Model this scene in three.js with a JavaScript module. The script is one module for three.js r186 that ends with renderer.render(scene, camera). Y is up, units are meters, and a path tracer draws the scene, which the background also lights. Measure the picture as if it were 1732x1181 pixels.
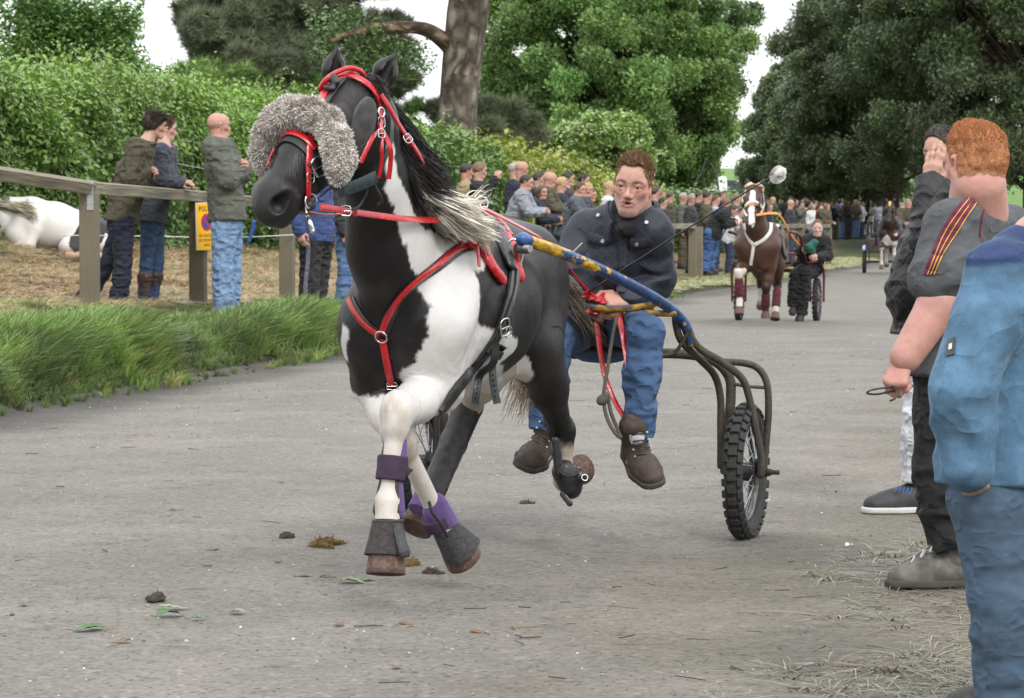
import * as THREE from 'three';
import { mergeGeometries, toCreasedNormals } from 'three/addons/utils/BufferGeometryUtils.js';
import { RoundedBoxGeometry } from 'three/addons/geometries/RoundedBoxGeometry.js';

// ---------------------------------------------------------------- camera, sky, sun, exposure
const scene = new THREE.Scene();
const FPX = 5000, HORIZON = 375, EYE = 1.22;                       // focal length and horizon in units of a 1732 x 1181 frame, eye height in metres
const PITCH = Math.atan((590.5 - HORIZON) / FPX);
const camera = new THREE.PerspectiveCamera(2 * Math.atan(590.5 / FPX) * 180 / Math.PI, 1732 / 1181, 0.3, 1500);
camera.position.set(0, EYE, 0);
camera.rotation.x = -PITCH;
camera.focus = 10.2;
camera.userData.fStop = 16;
const renderer = new THREE.WebGLRenderer({ antialias: true });
renderer.setSize(1024, 698);
renderer.toneMapping = THREE.LinearToneMapping;
renderer.toneMappingExposure = 1.38;
renderer.shadowMap.enabled = true;
{
  // an even bright overcast: paler at the horizon, brighter overhead
  const W = 256, H = 128, d = new Float32Array(W * H * 4);
  for (let j = 0; j < H; j++) {
    const el = ((j + 0.5) / H - 0.5) * Math.PI, s = Math.max(0, Math.sin(el));
    for (let i = 0; i < W; i++) {
      const a = i / W * Math.PI * 2;
      const c = 0.04 * Math.sin(a * 3 + el * 7) + 0.03 * Math.sin(a * 7 - el * 11);
      const L = el < 0 ? 0.3 : (1.12 + 0.55 * s) * (1 + c * s);
      d.set([L * 0.975, L * 0.995, L * 1.03, 1], (j * W + i) * 4);
    }
  }
  const t = new THREE.DataTexture(d, W, H, THREE.RGBAFormat, THREE.FloatType);
  t.mapping = THREE.EquirectangularReflectionMapping; t.magFilter = THREE.LinearFilter; t.needsUpdate = true;
  scene.background = t; scene.environment = t;
}
const sun = new THREE.DirectionalLight(new THREE.Color(1, 0.96, 0.9), 1.35);
sun.position.set(14, 34, 22); sun.target.position.set(0, 0, -14);
sun.castShadow = true; sun.shadow.radius = 24; sun.shadow.mapSize.set(2048, 2048);
Object.assign(sun.shadow.camera, { left: -40, right: 40, top: 40, bottom: -40, near: 1, far: 160 });
scene.add(sun, sun.target);
// ---------------------------------------------------------------- helpers
const V = (x, y, z) => new THREE.Vector3(x, y, z);
const lerp = (a, b, t) => a + (b - a) * t, clamp = (x, a, b) => Math.min(b, Math.max(a, x));
const sstep = (a, b, x) => { const t = clamp((x - a) / (b - a), 0, 1); return t * t * (3 - 2 * t); };
function rng(seed) { let s = seed >>> 0; return () => { s = (s + 0x6d2b79f5) | 0; let t = Math.imul(s ^ (s >>> 15), 1 | s); t = (t + Math.imul(t ^ (t >>> 7), 61 | t)) ^ t; return ((t ^ (t >>> 14)) >>> 0) / 4294967296; }; }
// the point at a distance d along the lens axis that stands where the surveyed picture coordinates say (used like a tape measure when laying the place out)
const CP = Math.cos(PITCH), SP = Math.sin(PITCH);
function at(px, py, d) { const x = (px - 866) / FPX * d, y = (590.5 - py) / FPX * d; return V(x, EYE + y * CP - d * SP, -(d * CP + y * SP)); }
function hash(x, y, z) { let h = Math.imul(x, 374761393) + Math.imul(y, 668265263) + Math.imul(z, 1440662683); h = Math.imul(h ^ (h >>> 13), 1274126177); return ((h ^ (h >>> 16)) >>> 0) / 4294967296; }
function noise(x, y, z = 0, per = 0) {
  const X = Math.floor(x), Y = Math.floor(y), Z = Math.floor(z); let fx = x - X, fy = y - Y, fz = z - Z;
  fx = fx * fx * (3 - 2 * fx); fy = fy * fy * (3 - 2 * fy); fz = fz * fz * (3 - 2 * fz);
  const m = per ? (v) => ((v % per) + per) % per : (v) => v;
  const x0 = m(X), x1 = m(X + 1), y0 = m(Y), y1 = m(Y + 1);
  const a = lerp(lerp(hash(x0, y0, Z), hash(x1, y0, Z), fx), lerp(hash(x0, y1, Z), hash(x1, y1, Z), fx), fy);
  if (fz === 0) return a * 2 - 1;
  return lerp(a, lerp(lerp(hash(x0, y0, Z + 1), hash(x1, y0, Z + 1), fx), lerp(hash(x0, y1, Z + 1), hash(x1, y1, Z + 1), fx), fy), fz) * 2 - 1;
}
function fbm(x, y, z = 0, o = 4, per = 0) { let s = 0, a = 0.5; for (let i = 0; i < o; i++) { s += a * noise(x, y, z ? z + i * 7 : i * 17, per); x *= 2; y *= 2; z *= 2; per *= 2; a *= 0.5; } return s; }
const taken = new Map();
function numbered(name) { const n = taken.get(name) ?? 0; taken.set(name, n + 1); return n ? name + '_' + String(n).padStart(3, '0') : name; }
function tag(o, label, category, group, kind) { Object.assign(o.userData, label && { label }, category && { category }, group && { group }, kind && { kind }); return o; }
function thing(name, label, category, pos = V(0, 0, 0), group) {
  const o = new THREE.Group(); o.name = numbered(name); o.position.copy(pos); scene.add(o); o.userData.base = pos.clone(); return tag(o, label, category, group);
}
// a part whose geometry is in world coordinates (its thing only has a position)
function part(name, geo, m, parent, label) {
  const o = new THREE.Mesh(geo, m); o.castShadow = o.receiveShadow = true;
  if (!parent || parent === scene) { o.name = numbered(name); scene.add(o); return o; }
  o.name = name; let r = parent; while (r.parent && r.parent !== scene) r = r.parent;
  if (r.userData.base) geo.translate(-r.userData.base.x, -r.userData.base.y, -r.userData.base.z);
  if (label) o.userData.label = label;
  parent.add(o); return o;
}
function structure(name, geo, m, kind = 'structure') { const o = part(name, geo, m); o.userData.kind = kind; return o; }
function copyOf(src, pos, label, turn = 0, s = 1) { const c = src.clone(); c.name = numbered(src.name.replace(/_\d{3}$/, '')); c.position.copy(pos); c.rotation.y = turn; c.scale.setScalar(s); c.userData = { ...src.userData, label: label ?? src.userData.label }; scene.add(c); return c; }

// ---- textures and materials
function tex(w, h, fn, srgb = true) {
  const d = new Uint8Array(w * h * 4);
  for (let j = 0; j < h; j++) for (let i = 0; i < w; i++) { const c = fn(i / w, j / h, i, j), o = (j * w + i) * 4; if (typeof c === 'number') { d[o] = d[o + 1] = d[o + 2] = clamp(c, 0, 1) * 255; } else { for (let k = 0; k < 3; k++) d[o + k] = clamp(c[k], 0, 1) * 255; } d[o + 3] = 255; }
  const t = new THREE.DataTexture(d, w, h, THREE.RGBAFormat); t.wrapS = t.wrapT = THREE.RepeatWrapping; t.magFilter = THREE.LinearFilter; t.minFilter = THREE.LinearMipmapLinearFilter; t.generateMipmaps = true;
  if (srgb) t.colorSpace = THREE.SRGBColorSpace; t.needsUpdate = true; return t;
}
function rep(t, x, y = x) { const c = t.clone(); c.repeat.set(x, y); c.needsUpdate = true; return c; }
const L = (r, g, b) => new THREE.Color().setRGB(r, g, b);
const S = (hex) => new THREE.Color(hex);
function mat(color, rough = 0.8, extra = {}) { return new THREE.MeshPhysicalMaterial({ color, roughness: rough, side: THREE.DoubleSide, ...extra }); }
const T = {
  weave: tex(256, 256, (u, v) => 0.5 + 0.2 * Math.sin(u * 256 * Math.PI / 2) * Math.sin(v * 256 * Math.PI / 2) + 0.35 * fbm(u * 16, v * 16, 0, 4, 16), false),
  cloth: tex(256, 256, (u, v) => { const n = 0.9 + 0.13 * fbm(u * 6, v * 6, 0, 5, 6) + 0.05 * noise(u * 100, v * 100, 0, 100); return [n, n, n]; }),
  rumple: tex(512, 512, (u, v) => 1 - Math.pow(Math.abs(fbm(u * 4, v * 4, 3.5, 3, 4)) * 2.2, 0.8) + 0.1 * fbm(u * 16, v * 16, 0, 3, 16), false),
  denim: tex(512, 512, (u, v, i, j) => { const n = 0.88 + 0.14 * fbm(u * 5, v * 5, 0, 5, 5) + (((i + j) & 3) < 2 ? 0.03 : -0.03) + 0.04 * noise(u * 256, v * 64, 0, 0); return [n * 0.96, n, n * 1.02]; }),
  coat: tex(512, 512, (u, v) => 0.5 + 0.4 * noise(u * 160, v * 24, 1.5) + 0.3 * fbm(u * 12, v * 12, 0, 3, 12), false),
  skin: tex(256, 256, (u, v) => { const n = 0.7 * fbm(u * 12, v * 12, 0, 4, 12), s = Math.max(0, noise(u * 60, v * 60, 0, 60) - 0.5) * 0.1; return [0.98 + 0.05 * n - s * 0.4, 0.95 + 0.1 * n - s, 0.94 + 0.1 * n - s * 1.1]; }),
  fine: tex(256, 256, (u, v) => 0.5 + 0.5 * fbm(u * 32, v * 32, 0, 3, 32), false),
  scuff: tex(512, 512, (u, v) => { const n = fbm(u * 8, v * 8, 0, 5, 8), m = sstep(0.1, 0.4, fbm(u * 5 + 9, v * 5, 0, 4, 5)); const g = 0.9 + 0.3 * n; return [lerp(g, 0.62, m * 0.35) , lerp(g, 0.58, m * 0.35), lerp(g, 0.52, m * 0.35)]; }),
};
const matCache = new Map();
function cloth(color, o = {}) {
  return mat(color, o.rough ?? 0.9, { map: rep(o.map ?? T.cloth, o.scale ?? 3), bumpMap: rep(o.bump ?? T.rumple, o.bumpRep ?? 2.2, (o.bumpRep ?? 2.2) * 1.5), bumpScale: o.bumpScale ?? 0.012, sheen: o.sheen ?? 0.25, sheenRoughness: 0.6, sheenColor: color.clone().lerp(L(1, 1, 1), 0.3), vertexColors: o.vc ?? false });
}
function denim(color) { return mat(color, 0.92, { map: rep(T.denim, 4), bumpMap: rep(T.rumple, 2, 3.4), bumpScale: 0.008 }); }
function leather(color, rough = 0.42, o = {}) { return mat(color, rough, { map: rep(T.scuff, 4), bumpMap: rep(T.fine, 12), bumpScale: 0.0006, ...o }); }
const M = {
  skin: mat(L(1, 1, 1), 0.55, { vertexColors: true, map: rep(T.skin, 5), bumpMap: rep(T.fine, 30), bumpScale: 0.0004, sheen: 0.15, sheenColor: L(1, 0.8, 0.7) }),
  vc: mat(L(1, 1, 1), 0.85, { vertexColors: true }),
  chrome: mat(L(0.62, 0.62, 0.6), 0.22, { metalness: 1 }),
  red: mat(L(0.6, 0.014, 0.02), 0.5, { map: rep(T.cloth, 9), roughnessMap: rep(T.fine, 6), bumpMap: rep(T.fine, 10), bumpScale: 0.0008, clearcoat: 0.25, clearcoatRoughness: 0.35 }),
  black: leather(L(0.012, 0.012, 0.013), 0.38, { clearcoat: 0.25, clearcoatRoughness: 0.35 }),
  rubber: mat(L(0.03, 0.03, 0.031), 0.6, { map: rep(T.scuff, 3) }),
  wood: null,
};

// ---- signed-distance bodies
class Bone {
  // a tapered capsule; flat scales its reach along the side axis (an ellipse across the bone)
  constructor(a, b, ra, rb, o = {}) {
    this.ax = a.x; this.ay = a.y; this.az = a.z; this.dx = b.x - a.x; this.dy = b.y - a.y; this.dz = b.z - a.z; this.l2 = this.dx ** 2 + this.dy ** 2 + this.dz ** 2 + 1e-9;
    this.ra = ra; this.rb = rb; this.k = o.k ?? null; this.id = o.id ?? 0; this.sub = !!o.sub; this.post = o.post ?? 0; this.col = o.col;
    const f = o.flat ?? 1; [this.fa, this.fb] = Array.isArray(f) ? f : [f, f];
    this.ell = this.fa !== 1 || this.fb !== 1; this.len = Math.sqrt(this.l2);
    const s = (o.side ?? V(0, 0, 1)).clone().normalize(); this.sx = s.x; this.sy = s.y; this.sz = s.z;
    this.rm = Math.max(ra * Math.max(1, this.fa), rb * Math.max(1, this.fb)); this.fm = Math.min(1, this.fa, this.fb);
  }
  d(x, y, z) {
    const qx = x - this.ax, qy = y - this.ay, qz = z - this.az;
    let t = (qx * this.dx + qy * this.dy + qz * this.dz) / this.l2; t = t < 0 ? 0 : t > 1 ? 1 : t;
    let rx = qx - t * this.dx, ry = qy - t * this.dy, rz = qz - t * this.dz; const r = this.ra + (this.rb - this.ra) * t;
    if (!this.ell) return Math.sqrt(rx * rx + ry * ry + rz * rz) - r;
    const f = this.fa + (this.fb - this.fa) * t, s = rx * this.sx + ry * this.sy + rz * this.sz, g = s / f - s;
    const k1s = s / (f * f) - s;
    const ux = rx + g * this.sx, uy = ry + g * this.sy, uz = rz + g * this.sz, vx = rx + k1s * this.sx, vy = ry + k1s * this.sy, vz = rz + k1s * this.sz;
    const k0 = Math.sqrt(ux * ux + uy * uy + uz * uz) / r, k1 = Math.sqrt(vx * vx + vy * vy + vz * vz) / (r * r);
    return k1 < 1e-6 ? -r * this.fm : k0 * (k0 - 1) / k1;
  }
}
const bone = (a, b, ra, rb, o) => new Bone(a, b, ra, rb, o);
const ball = (c, r, o) => new Bone(c, c, r, r, o);
let hitId = 0;
class Body {
  constructor(prims, o = {}) { this.p = prims.filter((q) => !q.sub && !q.post).concat(prims.filter((q) => !q.sub && q.post)); this.s = prims.filter((q) => q.sub && !q.post); this.s2 = prims.filter((q) => q.sub && q.post); this.k = o.k ?? 0.03; this.disp = o.disp; this.clip = o.clip; }
  eval(x, y, z, list = this.p) {
    let d = 1e9, best = 1e9, id = 0;
    let cut = this.s.length === 0;
    for (let i = 0; i < list.length; i++) {
      const q = list[i]; if (q.post && !cut) { cut = true; d = this.carve(x, y, z, d, this.s); }
      const e = q.d(x, y, z), k = q.k ?? this.k; if (e < best) { best = e; id = q.id; this.hit = q; }
      const h = k - Math.abs(d - e); d = Math.min(d, e) - (h > 0 ? h * h / (4 * k) : 0);
    }
    if (!cut) d = this.carve(x, y, z, d, this.s); if (this.s2.length) d = this.carve(x, y, z, d, this.s2);
    hitId = id;
    if (this.disp && d < 0.06 && d > -0.06) d += this.disp(x, y, z, id, this.hit);
    if (this.clip) d = Math.max(d, this.clip(x, y, z));
    return d;
  }
  carve(x, y, z, d, s) { for (const q of s) { const e = -q.d(x, y, z), k = q.k ?? this.k, h = k - Math.abs(d - e); d = Math.max(d, e) + (h > 0 ? h * h / (4 * k) : 0); } return d; }
  normal(p, e = 0.004) { return V(this.eval(p.x + e, p.y, p.z) - this.eval(p.x - e, p.y, p.z), this.eval(p.x, p.y + e, p.z) - this.eval(p.x, p.y - e, p.z), this.eval(p.x, p.y, p.z + e) - this.eval(p.x, p.y, p.z - e)).normalize(); }
  // walk from a point along a direction to the skin
  cast(o, dir, far = 40) { const p = o.clone(); let t = 0; for (let i = 0; i < 160; i++) { const d = this.eval(p.x, p.y, p.z); if (d < 0.0008) return p; t += d * 0.8; if (t > far) return null; p.addScaledVector(dir, d * 0.8); } return p; }
  // the nearest skin point of any point
  snap(p, lift = 0) { const q = p.clone(); for (let i = 0; i < 12; i++) { const d = this.eval(q.x, q.y, q.z) - lift; if (Math.abs(d) < 0.0006) break; q.addScaledVector(this.normal(q), -d * 0.8); } return q; }
  geo(cell, o = {}) {
    const lo = [1e9, 1e9, 1e9], hi = [-1e9, -1e9, -1e9];
    for (const q of this.p) for (const t of [0, 1]) { const c = [q.ax + t * q.dx, q.ay + t * q.dy, q.az + t * q.dz]; for (let i = 0; i < 3; i++) { lo[i] = Math.min(lo[i], c[i] - q.rm); hi[i] = Math.max(hi[i], c[i] + q.rm); } }
    const pad = cell * 2 + (o.pad ?? 0.012); for (let i = 0; i < 3; i++) { lo[i] -= pad; hi[i] += pad; if (o.lo) lo[i] = Math.max(lo[i], o.lo[i]); if (o.hi) hi[i] = Math.min(hi[i], o.hi[i]); }
    const B = 6, n = [0, 1, 2].map((i) => Math.ceil((hi[i] - lo[i]) / cell / B) * B + 1), [nx, ny, nz] = n, f = new Float32Array(nx * ny * nz).fill(1);
    const id = (i, j, k) => (k * ny + j) * nx + i, half = B / 2 * cell, diag = half * 1.7321 + cell, fat = Math.max(this.k, 0.02);
    for (let K = 0; K < nz - 1; K += B) for (let J = 0; J < ny - 1; J += B) for (let I = 0; I < nx - 1; I += B) {
      const cx = lo[0] + I * cell + half, cy = lo[1] + J * cell + half, cz = lo[2] + K * cell + half;
      const ds = this.p.map((q) => q.d(cx, cy, cz)); let m = 1e9; for (const e of ds) if (e < m) m = e;
      if (m > diag * 1.25 + 0.05 + fat) continue;
      const list = this.p.filter((q, i) => ds[i] < Math.max(m, 0) + diag * 2.6 + fat * 1.5 + 0.02);
      for (let k = K; k <= K + B; k++) for (let j = J; j <= J + B; j++) for (let i = I; i <= I + B; i++) { const at0 = id(i, j, k); f[at0] = this.eval(lo[0] + i * cell, lo[1] + j * cell, lo[2] + k * cell, list); }
    }
    const vi = new Int32Array(nx * ny * nz).fill(-1), P = [], N = [], C = [], g = new Float32Array(8);
    for (let k = 0; k < nz - 1; k++) for (let j = 0; j < ny - 1; j++) for (let i = 0; i < nx - 1; i++) {
      let neg = 0; for (let c = 0; c < 8; c++) { g[c] = f[id(i + (c & 1), j + ((c >> 1) & 1), k + (c >> 2))]; if (g[c] < 0) neg++; }
      if (neg === 0 || neg === 8) continue;
      let sx = 0, sy = 0, sz = 0, m = 0;
      for (let c = 0; c < 8; c++) for (const bit of [1, 2, 4]) { if (c & bit) continue; const e = c | bit; if ((g[c] < 0) === (g[e] < 0)) continue; const t = g[c] / (g[c] - g[e]); sx += (c & 1) + (bit === 1 ? t : 0); sy += ((c >> 1) & 1) + (bit === 2 ? t : 0); sz += (c >> 2) + (bit === 4 ? t : 0); m++; }
      sx /= m; sy /= m; sz /= m;
      const ix = (a, b, c, d) => lerp(lerp(g[a], g[b], 0.5), lerp(g[c], g[d], 0.5), 0.5);
      let gx = 0, gy = 0, gz = 0;
      { const X = sx, Y = sy, Z = sz; gx = lerp(lerp(g[1] - g[0], g[3] - g[2], Y), lerp(g[5] - g[4], g[7] - g[6], Y), Z); gy = lerp(lerp(g[2] - g[0], g[3] - g[1], X), lerp(g[6] - g[4], g[7] - g[5], X), Z); gz = lerp(lerp(g[4] - g[0], g[5] - g[1], X), lerp(g[6] - g[2], g[7] - g[3], X), Y); }
      const l = Math.hypot(gx, gy, gz) || 1;
      vi[id(i, j, k)] = P.length / 3; P.push(lo[0] + (i + sx) * cell, lo[1] + (j + sy) * cell, lo[2] + (k + sz) * cell); N.push(gx / l, gy / l, gz / l);
    }
    const F = [];
    const quad = (a, b, c, d, flip) => { if (a < 0 || b < 0 || c < 0 || d < 0) return; if (flip) F.push(a, c, b, a, d, c); else F.push(a, b, c, a, c, d); };
    for (let k = 1; k < nz - 1; k++) for (let j = 1; j < ny - 1; j++) for (let i = 1; i < nx - 1; i++) {
      const a = f[id(i, j, k)] < 0;
      if (i < nx - 1 && a !== f[id(i + 1, j, k)] < 0) quad(vi[id(i, j - 1, k - 1)], vi[id(i, j, k - 1)], vi[id(i, j, k)], vi[id(i, j - 1, k)], !a);
      if (j < ny - 1 && a !== f[id(i, j + 1, k)] < 0) quad(vi[id(i - 1, j, k - 1)], vi[id(i - 1, j, k)], vi[id(i, j, k)], vi[id(i, j, k - 1)], !a);
      if (k < nz - 1 && a !== f[id(i, j, k + 1)] < 0) quad(vi[id(i - 1, j - 1, k)], vi[id(i, j - 1, k)], vi[id(i, j, k)], vi[id(i - 1, j, k)], !a);
    }
    if (o.color) for (let i = 0; i < P.length; i += 3) { this.eval(P[i], P[i + 1], P[i + 2]); const c = o.color(P[i], P[i + 1], P[i + 2], hitId, this.hit, N[i], N[i + 1], N[i + 2]); C.push(c[0], c[1], c[2]); }
    return boxUV(P, N, F, o.color ? C : null, o.uv);
  }
}
// texture coordinates in metres, laid on along the axis each face looks down most
function boxUV(P, N, F, C) {
  const map = new Map(), p = [], n = [], c = [], uv = [], ix = [];
  for (let t = 0; t < F.length; t += 3) {
    let x = 0, y = 0, z = 0; for (let q = 0; q < 3; q++) { x += N[F[t + q] * 3]; y += N[F[t + q] * 3 + 1]; z += N[F[t + q] * 3 + 2]; }
    x = Math.abs(x); y = Math.abs(y) * 0.8; z = Math.abs(z); const ax = x > y && x > z ? 0 : y > z ? 1 : 2;
    for (let q = 0; q < 3; q++) {
      const v = F[t + q], key = v * 3 + ax; let m = map.get(key);
      if (m === undefined) { m = p.length / 3; map.set(key, m); const a = v * 3; p.push(P[a], P[a + 1], P[a + 2]); n.push(N[a], N[a + 1], N[a + 2]); if (C) c.push(C[a], C[a + 1], C[a + 2]); uv.push(ax === 0 ? P[a + 2] : P[a], ax === 1 ? P[a + 2] : P[a + 1]); }
      ix.push(m);
    }
  }
  const g = new THREE.BufferGeometry();
  g.setAttribute('position', new THREE.Float32BufferAttribute(p, 3)); g.setAttribute('normal', new THREE.Float32BufferAttribute(n, 3)); g.setAttribute('uv', new THREE.Float32BufferAttribute(uv, 2));
  if (C) g.setAttribute('color', new THREE.Float32BufferAttribute(c, 3));
  g.setIndex(ix); return g;
}
function withColor(g, c) { const n = g.attributes.position.count, a = new Float32Array(n * 3); for (let i = 0; i < n; i++) a.set([c.r ?? c[0], c.g ?? c[1], c.b ?? c[2]], i * 3); g.setAttribute('color', new THREE.BufferAttribute(a, 3)); return g; }
function merge(list) { const any = list.some((g) => !g.index); const l = list.map((g) => { g = any && g.index ? g.toNonIndexed() : g; if (!g.attributes.uv) g.setAttribute('uv', new THREE.BufferAttribute(new Float32Array(g.attributes.position.count * 2), 2)); return g; }); const keep = Object.keys(l[0].attributes).filter((a) => l.every((g) => g.attributes[a])); for (const g of l) for (const a of Object.keys(g.attributes)) if (!keep.includes(a)) g.deleteAttribute(a); return mergeGeometries(l); }

// ---- strips, tubes, hair
function curveOf(pts, closed = false) { return new THREE.CatmullRomCurve3(pts, closed, 'centripetal'); }
function tube(pts, r, seg = 24, rad = 8, straight = false) {
  const c = straight ? poly(pts) : curveOf(pts); const R = Array.isArray(r) ? r : null;
  const g = new THREE.TubeGeometry(c, seg, R ? 1 : r, rad, false), P = g.attributes.position, U = g.attributes.uv, len = c.getLength();
  for (let i = 0; i <= seg; i++) {
    const t = i / seg, o = c.getPointAt(t), rr = R ? taper(R, t) : r;
    for (let j = 0; j <= rad; j++) { const a = i * (rad + 1) + j; if (R) P.setXYZ(a, o.x + (P.getX(a) - o.x) * rr, o.y + (P.getY(a) - o.y) * rr, o.z + (P.getZ(a) - o.z) * rr); U.setXY(a, t * len, j / rad * rr * 6.28); }
  }
  const caps = [0, 1].map((t) => { const s = new THREE.SphereGeometry(R ? taper(R, t) : r, rad, 4); const p = c.getPointAt(t); s.translate(p.x, p.y, p.z); return s; });
  return merge([g, ...caps]);
}
function taper(R, t) { const x = t * (R.length - 1), i = Math.min(R.length - 2, Math.floor(x)); return lerp(R[i], R[i + 1], x - i); }
// a bent pipe: straight runs with rounded corners
function poly(pts, rad = 0.06) {
  const path = new THREE.CurvePath(); let prev = pts[0].clone();
  for (let i = 1; i < pts.length; i++) {
    if (i === pts.length - 1) { path.add(new THREE.LineCurve3(prev, pts[i].clone())); break; }
    const a = pts[i - 1], b = pts[i], c = pts[i + 1], r = Math.min(rad, a.distanceTo(b) * 0.45, b.distanceTo(c) * 0.45);
    const p = b.clone().addScaledVector(a.clone().sub(b).normalize(), r), q = b.clone().addScaledVector(c.clone().sub(b).normalize(), r);
    path.add(new THREE.LineCurve3(prev, p)); path.add(new THREE.QuadraticBezierCurve3(p, b.clone(), q)); prev = q;
  }
  return path;
}
// a flat strap with thickness; nrm gives the outward direction at each control point
function strap(pts, nrm, w, th = 0.004, seg = 40) {
  const c = curveOf(pts), P = [], N = [], F = [], len = c.getLength();
  const nn = (t) => { if (nrm.isVector3) return nrm; const x = t * (nrm.length - 1), i = Math.min(nrm.length - 2, Math.floor(x)); return nrm[i].clone().lerp(nrm[i + 1], x - i).normalize(); };
  const prof = [[-0.5, 0], [-0.5, 0.8], [-0.42, 1], [0.42, 1], [0.5, 0.8], [0.5, 0], [-0.5, 0]], pn = prof.map(() => [0, 0]);
  const pos = [], uv = [], idx = [];
  for (let i = 0; i <= seg; i++) {
    const t = i / seg, p = c.getPoint(t), T0 = c.getTangent(t), up = nn(t).clone(); up.addScaledVector(T0, -up.dot(T0)).normalize(); const s = T0.clone().cross(up), ww = typeof w === 'function' ? w(t) : w;
    for (const [a, b] of prof) { pos.push(p.x + s.x * a * ww + up.x * b * th, p.y + s.y * a * ww + up.y * b * th, p.z + s.z * a * ww + up.z * b * th); uv.push(t * len, a * ww); }
  }
  const m = prof.length;
  for (let i = 0; i < seg; i++) for (let j = 0; j < m - 1; j++) { const a = i * m + j, b = a + m; idx.push(a, b, a + 1, a + 1, b, b + 1); }
  for (let j = 1; j < m - 2; j++) { idx.push(0, j, j + 1); const e = seg * m; idx.push(e, e + j + 1, e + j); }
  const g = new THREE.BufferGeometry(); g.setAttribute('position', new THREE.Float32BufferAttribute(pos, 3)); g.setAttribute('uv', new THREE.Float32BufferAttribute(uv, 2)); g.setIndex(idx);
  return toCreasedNormals(g, 0.7);
}
// locks of hair: thin tapering three-sided blades
function lock(out, p0, p1, p2, p3, w, n, rnd, spread, col) {
  const c = new THREE.CubicBezierCurve3(p0, p1, p2, p3);
  for (let q = 0; q < n; q++) {
    const o = V(rnd() - 0.5, rnd() - 0.5, rnd() - 0.5).multiplyScalar(spread), e = V(rnd() - 0.5, rnd() - 0.5, rnd() - 0.5).multiplyScalar(spread * 1.6), ln = 0.7 + 0.3 * rnd(), seg = 7, base = out.p.length / 3, sh = 0.75 + 0.5 * rnd(), sd = V(rnd() - 0.5, rnd() - 0.5, rnd() - 0.5).normalize(), ph = rnd() * 6;
    for (let i = 0; i <= seg; i++) {
      const t = i / seg * ln, p = c.getPoint(t).addScaledVector(o, 1 - t * 0.5).addScaledVector(e, t * t), tg = c.getTangent(t), s = sd.clone().cross(tg).normalize();
      p.addScaledVector(s, Math.sin(t * 6 + ph) * spread * 0.5); const u = tg.clone().cross(s), ww = w * (0.35 + 0.65 * Math.sin(Math.PI * clamp(0.12 + 0.88 * i / seg, 0, 1))), h = ww * 0.35;
      for (const [a, b] of [[-0.5, 0], [0.5, 0], [0, 1]]) { out.p.push(p.x + s.x * a * ww + u.x * b * h, p.y + s.y * a * ww + u.y * b * h, p.z + s.z * a * ww + u.z * b * h); const cc = typeof col === 'function' ? col(t, q) : col; out.c.push(cc[0] * sh, cc[1] * sh, cc[2] * sh); }
      if (i < seg) { const v = base + i * 3; for (const [a, b] of [[0, 1], [1, 2], [2, 0]]) out.i.push(v + a, v + b, v + a + 3, v + b, v + b + 3, v + a + 3); }
    }
  }
}
function hairGeo(out) { const g = new THREE.BufferGeometry(); g.setAttribute('position', new THREE.Float32BufferAttribute(out.p, 3)); g.setAttribute('color', new THREE.Float32BufferAttribute(out.c, 3)); g.setIndex(out.i); g.computeVertexNormals(); g.setAttribute('uv', new THREE.BufferAttribute(new Float32Array(out.p.length / 3 * 2), 2)); return g; }
const newHair = () => ({ p: [], c: [], i: [] });
const hairMat = mat(L(1, 1, 1), 0.55, { vertexColors: true });
function torus(c, R, r, ax, seg = 28, arc = Math.PI * 2) { const g = new THREE.TorusGeometry(R, r, 8, seg, arc); g.applyQuaternion(new THREE.Quaternion().setFromUnitVectors(V(0, 0, 1), ax.clone().normalize())); g.translate(c.x, c.y, c.z); return g; }
function cyl(a, b, ra, rb = ra, n = 12) { const g = new THREE.CylinderGeometry(rb, ra, a.distanceTo(b), n); g.applyQuaternion(new THREE.Quaternion().setFromUnitVectors(V(0, 1, 0), b.clone().sub(a).normalize())); const m = a.clone().lerp(b, 0.5); g.translate(m.x, m.y, m.z); return g; }
function boxAt(c, sx, sy, sz, r = 0.004, q) { const g = new RoundedBoxGeometry(sx, sy, sz, 2, Math.min(r, sx / 2.1, sy / 2.1, sz / 2.1)); if (q) g.applyQuaternion(q); g.translate(c.x, c.y, c.z); return g; }
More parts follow.
